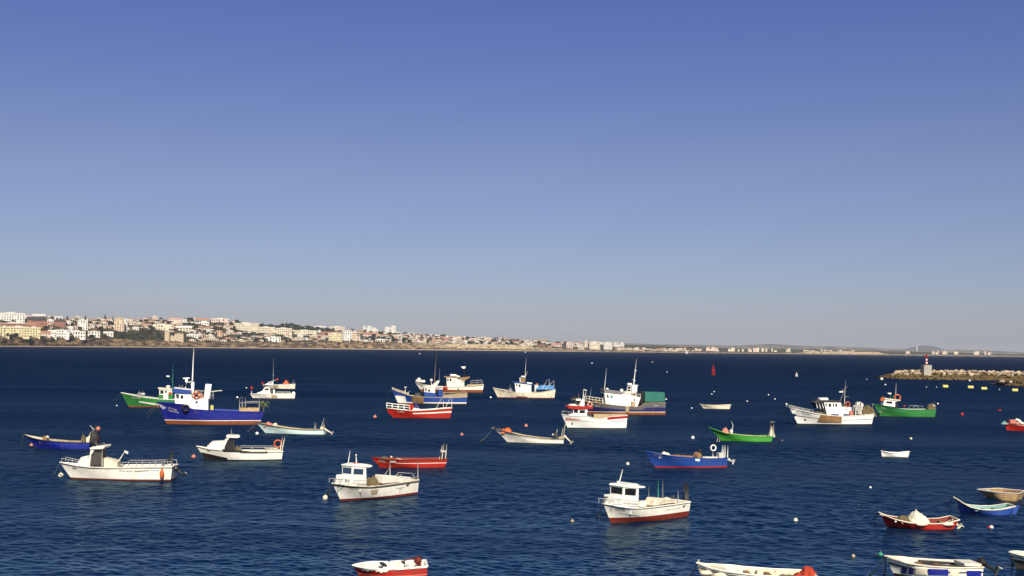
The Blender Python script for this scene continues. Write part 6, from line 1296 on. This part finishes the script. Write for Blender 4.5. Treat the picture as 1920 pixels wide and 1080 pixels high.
b.tube('hand_rail', [Z(1110, 650) + (-.8,), Z(1180, 590) + (-.8,), Z(1290, 570) + (-.8,), Z(1400, 560) + (-.8,)], .03, 'steel'); b.tube('engine_hoops', [[Z(1310, 600), Z(1320, 510), Z(1340, 490), Z(1360, 540)], [Z(1345, 600), Z(1350, 520)]], .05, 'darkgrey'); b.heap(Z(1180, 0)[0], Z(1310, 0)[0], Z(0, 560)[1], Z(0, 515)[1], 'netwhite', 'pale cloth on the engine box of the white cabin boat with thick red bottom', 'folded_cloth', 'cloth', wy=.35)
b.rail('cabin_rail', [Z(420, 615), Z(500, 622), Z(660, 640), Z(810, 650)], 8, .022, 'steel', lat=.95, both=False); b.rail('bow_rail', [Z(285, 615), Z(350, 625), Z(420, 635)], 8, .022, 'steel', lat=.3, mid=False); b.tube('anchor', [[Z(268, 512), Z(330, 520)], [Z(290, 520), Z(255, 610)]], .05, 'darkgrey')
b.text('TR-6007', *Z(470, 694), *Z(605, 708), 3.0, 'black'); b.text('PAI E MAR', *Z(448, 722), *Z(604, 738), 3.0, 'black'); b.text('Sol e Mar', *Z(450, 556), *Z(545, 562), 3.2, 'grey', 'cabin', .55, b.root, .3)
leaping_fish(b, [Z(1492, 678), Z(1500, 655), Z(1522, 638), Z(1548, 632), Z(1532, 650), Z(1522, 672), Z(1528, 684), Z(1508, 672)]); b.text('Pesca Livre', *Z(1240, 722), *Z(1470, 690), 2.2, 'grey', shear=.4)
for k in range(3): b.patch('strake_line', [Z(490 + 60 * k, 770 + 12 * k), Z(820, 806 + 6 * k), Z(820, 809 + 6 * k), Z(490 + 60 * k, 774 + 12 * k)], 'grey', nz=1, off=.008, thick=.006)
b.rope(Z(258, 618), [Z(118, 805), Z(130, 855)], 'rope')
# ============ green open boat and the blue one with red bottom
Z = zoomer(1190, 780, 6.4)
b = Boat('open_boat', 'bright green open boat with tilted black outboard, right of centre', 'boat', Z(1045, 300), Z(1642, 322), 2.0,
         [Z(888, 135), Z(950, 158), Z(1020, 182), Z(1100, 208), Z(1300, 236), Z(1500, 248), Z(1658, 242)], [('z', .05, 'black'), ('v', .70, 'green2'), ('v', .76, 'green'), ('v', 1, 'green2')], cap='green2', inner='tan', deck='tan', head=0, bulw=.5, foredeck=.16, decks='tan')
b.heap(Z(1040, 0)[0], Z(1130, 0)[0], Z(0, 205)[1], Z(0, 145)[1], 'pink', 'pale pink net bundle in the bow of the bright green open boat', wy=.4); b.tube('davit', [[Z(1165, 200), Z(1180, 110), Z(1160, 65)], [Z(1140, 200), Z(1165, 150)]], .05, 'greywhite'); b.winch(*Z(1160, 180), 3, 'white')
b.motor(Z(1672, 225), Z(1765, 318), 'black', size=.42); b.tube('stern_gallows', [[Z(1620, 240) + (-.5,), Z(1638, 80) + (-.5,)], [Z(1665, 240) + (-.5,), Z(1668, 85) + (-.5,)], [Z(1625, 72) + (-.5,), Z(1680, 72) + (-.5,)], [Z(1632, 130) + (-.5,), Z(1668, 132) + (-.5,)]], .05, 'tan'); b.heap(Z(1600, 0)[0], Z(1680, 0)[0], Z(0, 245)[1], Z(0, 150)[1], 'netwhite', 'pale net hanging at the stern of the bright green open boat', wy=.4)
b.rope(Z(890, 138), [Z(790, 250), Z(765, 268)], 'ropegreen'); thwarts(b, (.45, .65)); b.tube('bow_line', [[Z(1000, 240) + (-.6,), Z(985, 320) + (-.5,)], [Z(1020, 250) + (-.7,), Z(1018, 330) + (-.6,)]], .035, 'cream')
b = Boat('open_boat', 'blue open boat with red bottom and a white ring lifebuoy on a pole', 'boat', Z(252, 625), Z(1112, 614), 2.2,
         [Z(118, 422), Z(180, 432), Z(300, 452), Z(470, 484), Z(700, 502), Z(900, 510), Z(1115, 506)], [('z', .19, 'red'), ('v', .66, 'blue'), ('v', .72, 'navy'), ('v', 1, 'blue')], cap='blue', inner='wood', deck='wood', head=16, bulw=.5, foredeck=.24, sr=.85, decks='greywhite')
b.winch(*Z(755, 468), 6, 'wood'); b.tube('winch_post', [[Z(780, 490), Z(780, 395)], [Z(765, 405), Z(800, 408)], [Z(800, 500), Z(808, 435)]], .06, 'darkgrey'); b.tube('ring_pole', [Z(940, 500), Z(938, 440)], .04, 'white'); b.ring(*Z(944, 383), 6.3, 'white ring lifebuoy on a pole in the blue boat with red bottom', ('cleanwhite', 'cleanwhite'), y=0)
b.prism('white_plank', [Z(820, 488), Z(1000, 488), Z(1000, 505), Z(820, 505)], .05, 'cream', yc=-.75); b.tube('stern_poles', [[Z(1042, 500), Z(1055, 350)], [Z(1062, 500), Z(1075, 350)], [Z(1082, 500), Z(1088, 355)], [Z(1115, 500), Z(1118, 360)]], .04, 'cleanwhite'); b.prism('stern_locker', [Z(1015, 448), Z(1070, 445), Z(1075, 510), Z(1015, 510)], .35, 'greywhite'); b.motor(Z(1120, 520), Z(1190, 555), 'greywhite', size=.35); b.prism('side_board', [Z(470, 462), Z(700, 478), Z(700, 498), Z(480, 484)], .05, 'wood', yc=-.7)
q = b.patch('mint_panel', [Z(725, 512), Z(785, 514), Z(780, 545), Z(730, 540)], 'mint', nx=4); b.patch('bow_disc', [Z(290, 488), Z(310, 490), Z(310, 506), Z(290, 505)], 'cleanwhite', nx=2, nz=2); b.text('CS-74-L', *Z(225, 462), *Z(330, 478), 2.2, 'white'); b.heap(Z(300, 0)[0], Z(420, 0)[0], Z(0, 466)[1], Z(0, 430)[1], 'netwhite', 'pale net along the foredeck of the blue boat with red bottom', wy=.3)
b.rope(Z(160, 440), [Z(65, 560)]); thwarts(b, (.5,)); b.tube('anchor', [[Z(90, 425), Z(160, 430)]], .06, 'black')
# ============ boats cut by the bottom edge
Z = zoomer(640, 1020, 8.727)
b = Boat('dinghy', 'red and white dinghy with white cloths over its side, cut by the bottom edge', 'dinghy', Z(345, 610), Z(1400, 560), 2.0,
         [Z(182, 345), Z(300, 375), Z(450, 400), Z(600, 410), Z(750, 412), Z(900, 400), Z(1100, 388), Z(1405, 362)], [('z', .08, 'darkred'), ('v', .5, 'red'), ('v', .55, 'pink'), ('v', .9, 'red'), ('v', 1, 'cleanwhite')], cap='cleanwhite', inner='greywhite', deck='greywhite', head=7, bulw=.5, foredeck=0, tm=.35)
for i, (u0, u1, v0, v1) in enumerate([(330, 530, 380, 445), (560, 770, 400, 470), (900, 1060, 370, 415), (1120, 1220, 350, 385), (1285, 1400, 325, 380)]):
    V = []; Fc = []; t0, t1 = Z(u0, v0), Z(u1, v0)
    nx, nz = 8, 4
    for lay in (.07, .02):
        for j in range(nz + 1):
            for k in range(nx + 1):
                X = t0[0] + (t1[0] - t0[0]) * k / nx; bot = Z(0, v1)[1] - 2.5 * abs(k / nx - .5) * 2 + 1.2 * math.sin(k * 2 + i); Ytop = float(np.interp(X, [Z(182, 0)[0], Z(450, 0)[0], Z(750, 0)[0], Z(1405, 0)[0]], [Z(0, 345)[1], Z(0, 398)[1], Z(0, 408)[1], Z(0, 358)[1]])) + .5
                V.append(b.on_side(X, Ytop + (max(bot, Ytop + 3) - Ytop) * j / nz, lay + .03 * math.sin(k * 1.9 + j)))
    w_ = nx + 1; S = w_ * (nz + 1)
    for j in range(nz):
        for k in range(nx): f = (j * w_ + k, (j + 1) * w_ + k, (j + 1) * w_ + k + 1, j * w_ + k + 1); Fc.append(f); Fc.append(tuple(S + q for q in f[::-1]))
    c0 = sum((Vector(v) for v in V), Vector()) / len(V); m = MB(); m.add(V, Fc); b.thing(m, 'draped_cloth', 'white', ['first', 'second', 'third', 'fourth', 'fifth'][i] + ' white cloth from the bow draped over the red and white dinghy side', 'cloth', True)
thwarts(b, (.4, .72), 'greywhite'); b.motor(Z(1235, 225), Z(1310, 430), 'boot', size=.42); b.prism('black_bag', [Z(625, 320), Z(700, 330), Z(750, 375), Z(680, 372)], .25, 'black'); b.prism('black_bag', [Z(980, 292), Z(1040, 305), Z(1050, 335), Z(1010, 325)], .2, 'black'); b.prism('oarlock', [Z(765, 250), Z(800, 250), Z(800, 265), Z(765, 265)], .05, 'black', yc=.85)
Z = zoomer(1280, 1000, 3)
b = Boat('open_boat', 'long white open boat with a red net at its stern, cut by the bottom edge', 'boat', Z(130, 320), Z(735, 325), 2.1,
         [Z(78, 165), Z(150, 192), Z(250, 214), Z(400, 234), Z(560, 244), Z(760, 246)], [('z', .1, 'black'), ('v', .8, 'cream'), ('v', .86, 'darkgrey'), ('v', 1, 'white')], cap='white', inner='cream', deck='tan', head=0, bulw=.55, foredeck=.3, decks='cream')
b.heap(Z(655, 0)[0], Z(755, 0)[0], Z(0, 245)[1], Z(0, 178)[1], 'netred', 'vivid red net heap at the stern of the long white bottom-edge boat', wy=.5); b.heap(Z(625, 0)[0], Z(672, 0)[0], Z(0, 245)[1], Z(0, 212)[1], 'netred', 'darker small red bundle beside the vivid red net heap', 'gear_bundle', 'bundle', wy=.35); b.tube('stem_post', [Z(85, 175), Z(90, 148)], .06, 'cream'); b.tube('side_post', [Z(415, 230) + (.8,), Z(415, 208) + (.8,)], .05, 'grey'); b.heap(Z(540, 0)[0], Z(640, 0)[0], Z(0, 245)[1], Z(0, 225)[1], 'net', 'yellow brown net ahead of the vivid red net heap', wy=.5); thwarts(b, (.45, .65)); b.rope(Z(82, 170), [Z(22, 236)])
for i in range(2): p = b.on_side(*Z(135 + 75 * i, 222 + 14 * i), .12); m = MB(); m.ball(p, .35, .13, .13); b.thing(m, 'fender', 'cream', ('bow' if i == 0 else 'second') + ' cream fender lying along the long white bottom-edge boat', 'fender', True)
b = Boat('open_boat', 'white open boat with royal blue side panels and black outboard, bottom right', 'boat', Z(1215, 290), Z(1685, 290), 2.3,
         [Z(1138, 126), Z(1200, 148), Z(1270, 168), Z(1400, 186), Z(1550, 194), Z(1692, 192)], [('z', .1, 'black'), ('v', .42, 'black'), ('v', .72, 'white'), ('v', .80, 'darkgrey'), ('v', 1, 'white')], cap='cream', inner='greywhite', deck='darkgrey', head=5, bulw=.55, foredeck=.25, decks='cream')
for i, (u0, u1, mt) in enumerate([(1232, 1300, 'navy'), (1310, 1375, 'cream'), (1382, 1495, 'darkblue'), (1505, 1555, 'cream'), (1600, 1680, 'darkblue')]): b.patch('side_panel', [Z(u0, 190 + i * 5), Z(u1, 195 + i * 4), Z(u1, 232 + i * 3), Z(u0, 226 + i * 4)], mt, off=.06, thick=.05, nx=6)
b.prism('side_board', [Z(1272, 168), Z(1680, 190), Z(1640, 203), Z(1272, 184)], .05, 'darkgrey', yc=-.95); b.prism('far_board', [Z(1330, 150), Z(1560, 166), Z(1560, 176), Z(1335, 160)], .05, 'darkgrey', yc=.95); b.motor(Z(1665, 155), Z(1785, 225), 'black', size=.5); b.rope(Z(1140, 130), [Z(1040, 232), Z(1137, 225)]); thwarts(b, (.5, .7)); b.prism('stern_locker', [Z(1585, 170), Z(1680, 172), Z(1685, 192), Z(1590, 192)], .6, 'white')
b = Boat('open_boat', 'white open boat whose bow enters at the right edge, lower right', 'boat', Z(1880, 205), Z(2300, 215), 2.1,
         [Z(1838, 105), Z(1900, 122), Z(2000, 140), Z(2300, 150)], [('z', .1, 'black'), ('v', .62, 'darkgrey'), ('v', .75, 'greywhite'), ('v', .8, 'black'), ('v', 1, 'white')], cap='white', inner='cream', deck='tan', head=0, bulw=.5, foredeck=.3); b.rope(Z(1842, 110), [Z(1860, 165)])

# ------------------------------------------------------------------ buoys, floats, marks
def buoy(px, py, rpx, mat, label, shape='ball', band=None, group=None):
    p = at(px, py); s = F / (p - CAM).length; r = rpx * (0.82 if rpx < 3 else 0.95) / s
    e = empty('mooring_buoy', (p.x, p.y, 0), (px * .37) % 6.28 if shape == 'ball' else math.sin(px) * .3); m = MB()
    if shape == 'ball':
        m.ball((0, 0, r * .35), r, r, r, 16)
        if band: m.m = [1 if f[0] % len(m.v) and (m.v[f[0]][2] < r * .3) else 0 for f in m.f]
    elif shape == 'drum': m.tube([(-r * 1.1, 0, r * .3), (-r * .8, 0, r * .32), (r * .8, 0, r * .32), (r * 1.1, 0, r * .3)], r * .8, 12)
    elif shape == 'block': m.box((-r * 1.6, -r * .6, -.1), (r * 1.6, r * .6, r * .8)); 
    m.build('float', [mat, band] if band else mat, e, smooth=shape == 'ball', bevel=(r * .15 if shape == 'block' else 0))
    if shape == 'ball':
        m = MB(); m.cyl((0, 0, r * 1.2), (0, 0, r * 1.5), r * .18, 8); m.torus((0, 0, r * 1.65), r * .22, r * .07, None, 10, 5); m.build('ring_eye', 'grey', e)
    tag(e, label, 'buoy', group)
for a in [(610, 935, 5.2, 'cream', 'cream mooring buoy on the bow ropes of the stubby white cabin boat'), (114, 893, 4.8, 'cream', 'cream buoy at the bow of the long white boat with orange fender'),
          (59, 836, 3.2, 'pink', 'red and white buoy beneath the bow of the deep blue open boat', 'ball', 'red'), (363, 858, 4.2, 'pink', 'pink buoy left of the white boat with black bottom'),
          (703, 783, 3.6, 'pink', 'pink buoy on the mooring line of the bright red fishing boat', 'ball', 'darkred'), (482, 814, 3.2, 'cleanwhite', 'white buoy just under the bow of the pale mint boat'),
          (445, 746, 2.4, 'cleanwhite', 'white buoy between the large blue trawler and the white cruiser'), (462, 728, 1.6, 'cleanwhite', 'tiny white float left of the white cruiser'), (219, 761, 1.5, 'cleanwhite', 'tiny white float below the green trawler bow at left'),
          (920, 746, 2.4, 'cleanwhite', 'white buoy at the left of the stained cream boat'), (986.5, 800, 3.6, 'pink', 'pink red buoy above the white centre open boat', 'ball', 'darkred'), (866, 816, 3.2, 'pink', 'pale pink buoy between the red open boat and the centre boat'),
          (902, 829, 2.6, 'black', 'dark buoy at the end of the centre open boat mooring line'), (1177, 871, 3.4, 'white', 'white and red buoy left of the blue boat with red bottom', 'ball', 'red'), (1073, 978, 3.2, 'tan', 'tan buoy left of the white cabin boat with thick red bottom'),
          (1299, 822, 3.4, 'cleanwhite', 'white buoy on the mooring line of the bright green open boat'), (1492, 977, 4.2, 'cream', 'cream round buoy alone in the lower right water'), (1632, 915, 2.6, 'cleanwhite', 'white buoy below the tiny white rowing boat'), (1610, 948, 2.0, 'darkgrey', 'small dark float above the dark red open boat bow'),
          (1854, 990, 2.8, 'red', 'red half of the float pair right of the dark red open boat'), (1859, 990, 3.4, 'cleanwhite', 'white half of the float pair right of the dark red open boat'), (1600, 1044, 3.6, 'tan', 'brownish buoy left of the green buoy at the bottom'), (1651, 1042, 5.0, 'buoygreen', 'green buoy touching the bow of the white and blue boat at bottom', 'ball'),
          (1643, 1043, 3.0, 'black', 'black float beside the green buoy at the bottom'), (1653, 712, 3.0, 'white', 'white buoy with red base off the tip of the breakwater', 'ball', 'red'), (1660, 722, 1.8, 'cleanwhite', 'tiny white float just below the breakwater tip buoy'),
          (1818, 714.5, 2.2, 'cleanwhite', 'white buoy close under the middle of the breakwater'), (1772, 726.5, 4.2, 'yellow', 'first yellow float from the left in front of the breakwater', 'drum'), (1820, 728, 4.2, 'yellow', 'second yellow float with a bird-like bump before the breakwater', 'drum'),
          (1845, 730.5, 4.2, 'yellow', 'third yellow float from the left in front of the breakwater', 'drum'), (1903, 733.5, 4.2, 'yellow', 'rightmost yellow float below the dark rock spur', 'drum'), (1737, 726.5, 1.3, 'greywhite', 'tiny pale float left of the first yellow float'),
          (1756, 726.5, 1.3, 'greywhite', 'tiny pale float touching the first yellow float row'), (1874, 731, 1.4, 'greywhite', 'tiny pale float between the two right yellow floats'), (1804, 778.5, 3.2, 'red', 'dark red buoy right of the green fishing boat', 'ball', 'darkred'), (1874, 770.5, 2.6, 'red', 'flat red float right of the dark red buoy', 'drum'),
          (1708, 823.5, 2.8, 'cream', 'cream float alone below the green fishing boat'), (1297, 766, 1.8, 'cleanwhite', 'white float on the line of the small weathered dinghy'), (1339, 735, 1.5, 'cleanwhite', 'upper of two tiny white floats above the weathered dinghy'), (1334.5, 739.5, 1.5, 'cleanwhite', 'lower of two tiny white floats above the weathered dinghy'),
          (1401, 753, 1.6, 'cleanwhite', 'tiny white float right above the weathered dinghy stern'), (1441, 741, 1.6, 'cleanwhite', 'tiny white float, higher of two left of the white trawler'), (1453, 749, 1.6, 'cleanwhite', 'tiny white float, lower of two left of the white trawler'), (1474.5, 758.5, 2.2, 'cleanwhite', 'white float just above the white trawler bow tip'),
          (1110, 681.5, 1.6, 'cleanwhite', 'far white float above the big dark blue trawler fore mast'), (1223, 679.5, 1.2, 'cleanwhite', 'farther tiny white float right of the dark blue trawler mast'), (1250.5, 698, 1.4, 'greywhite', 'tiny grey white float above the green tarpaulin box'), (1249, 749.5, 2.0, 'cleanwhite', 'white float beside the green tarpaulin box'),
          (787, 664, 1.2, 'cleanwhite', 'tiny white float close to the far shore left of the leaning mast'), (985, 661, 1.4, 'cleanwhite', 'tiny white float close to the far shore above the cream boat mast'), (1625, 712, 1.2, 'greywhite', 'tiny grey float left of the breakwater tip')]:
    buoy(*a)
# red lateral mark
p = at(1337.5, 703.5); s = F / (p - CAM).length; e = empty('channel_mark', (p.x, p.y, 0)); h = 20.0 / s
m = MB(); m.cyl((0, 0, -.3), (0, 0, h * .18), h * .17, 16); m.cyl((0, 0, h * .18), (0, 0, h * .24), h * .17, 16, 0, h * .1); m.build('float_body', 'darkred', e)
m = MB()
for k in range(4): a = k * 1.571; m.tube([(h * .12 * math.cos(a), h * .12 * math.sin(a), h * .24), (h * .05 * math.cos(a), h * .05 * math.sin(a), h * .72)], h * .025, 6)
m.cyl((0, 0, h * .30), (0, 0, h * .66), h * .075, 10, 0, h * .055); m.cyl((0, 0, h * .62), (0, 0, h * .68), h * .10, 12); m.build('tower', 'red', e)
m = MB(); m.cyl((0, 0, h * .72), (0, 0, h * .92), h * .08, 12); m.cyl((0, 0, h * .92), (0, 0, h), h * .02, 8); m.build('top_mark', 'darkred', e); tag(e, 'red channel mark buoy standing in the open water right of centre', 'buoy')
def sail_boat(px, py, hpx, label):
    p = at(px, py); s = F / (p - CAM).length; h = hpx / s; e = empty('sailing_boat', (p.x, p.y, 0), .3)
    m = MB(); L = h * .62; n = 8; V = []; Fc = []
    for i in range(n + 1):
        t = i / n; w_ = L * .16 * (1 - (2 * t - 1) ** 2 * (1 if t < .5 else .5)); x = -L / 2 + L * t; V += [(x, -w_, L * .12), (x, -w_ * .5, -.1), (x, w_ * .5, -.1), (x, w_, L * .12)]
    for i in range(n):
        for k in range(4): Fc.append((i * 4 + k, i * 4 + (k + 1) % 4, (i + 1) * 4 + (k + 1) % 4, (i + 1) * 4 + k))
    Fc += [(3, 2, 1, 0), tuple(range(4 * n, 4 * n + 4))]; m.add(V, Fc); m.build('hull', 'cleanwhite', e)
    m = MB(); m.tube([(-L * .05, 0, 0), (-L * .05, 0, h)], h * .012, 6); m.build('mast', 'steel', e)
    m = MB(); m.add([(-L * .03, 0, h * .2), (L * .42, .1, h * .2), (L * .2, .2, h * .55), (-L * .03, 0, h * .97), (-L * .03, 0.04, h * .2), (L * .42, .14, h * .2), (L * .2, .24, h * .55), (-L * .03, 0.04, h * .97)], [(0, 1, 2, 3), (7, 6, 5, 4), (0, 4, 5, 1), (1, 5, 6, 2), (2, 6, 7, 3)]); m.build('mainsail', 'cleanwhite', e)
    m = MB(); m.add([(-L * .07, 0, h * .85), (-L * .48, .1, h * .15), (-L * .1, .2, h * .18), (-L * .07, .04, h * .85), (-L * .48, .14, h * .15), (-L * .1, .24, h * .18)], [(0, 1, 2), (5, 4, 3), (0, 3, 4, 1), (1, 4, 5, 2), (2, 5, 3, 0)]); m.build('jib', 'cleanwhite', e)
    tag(e, label, 'sailboat')
sail_boat(1287.5, 663.5, 8, 'tiny white sailboat close to the far shore right of centre'); sail_boat(1494, 706, 9, 'small white sailing dinghy in mid water left of the breakwater'); sail_boat(1698, 667, 3, 'tiny white sail speck before the far hills left of the harbour light')
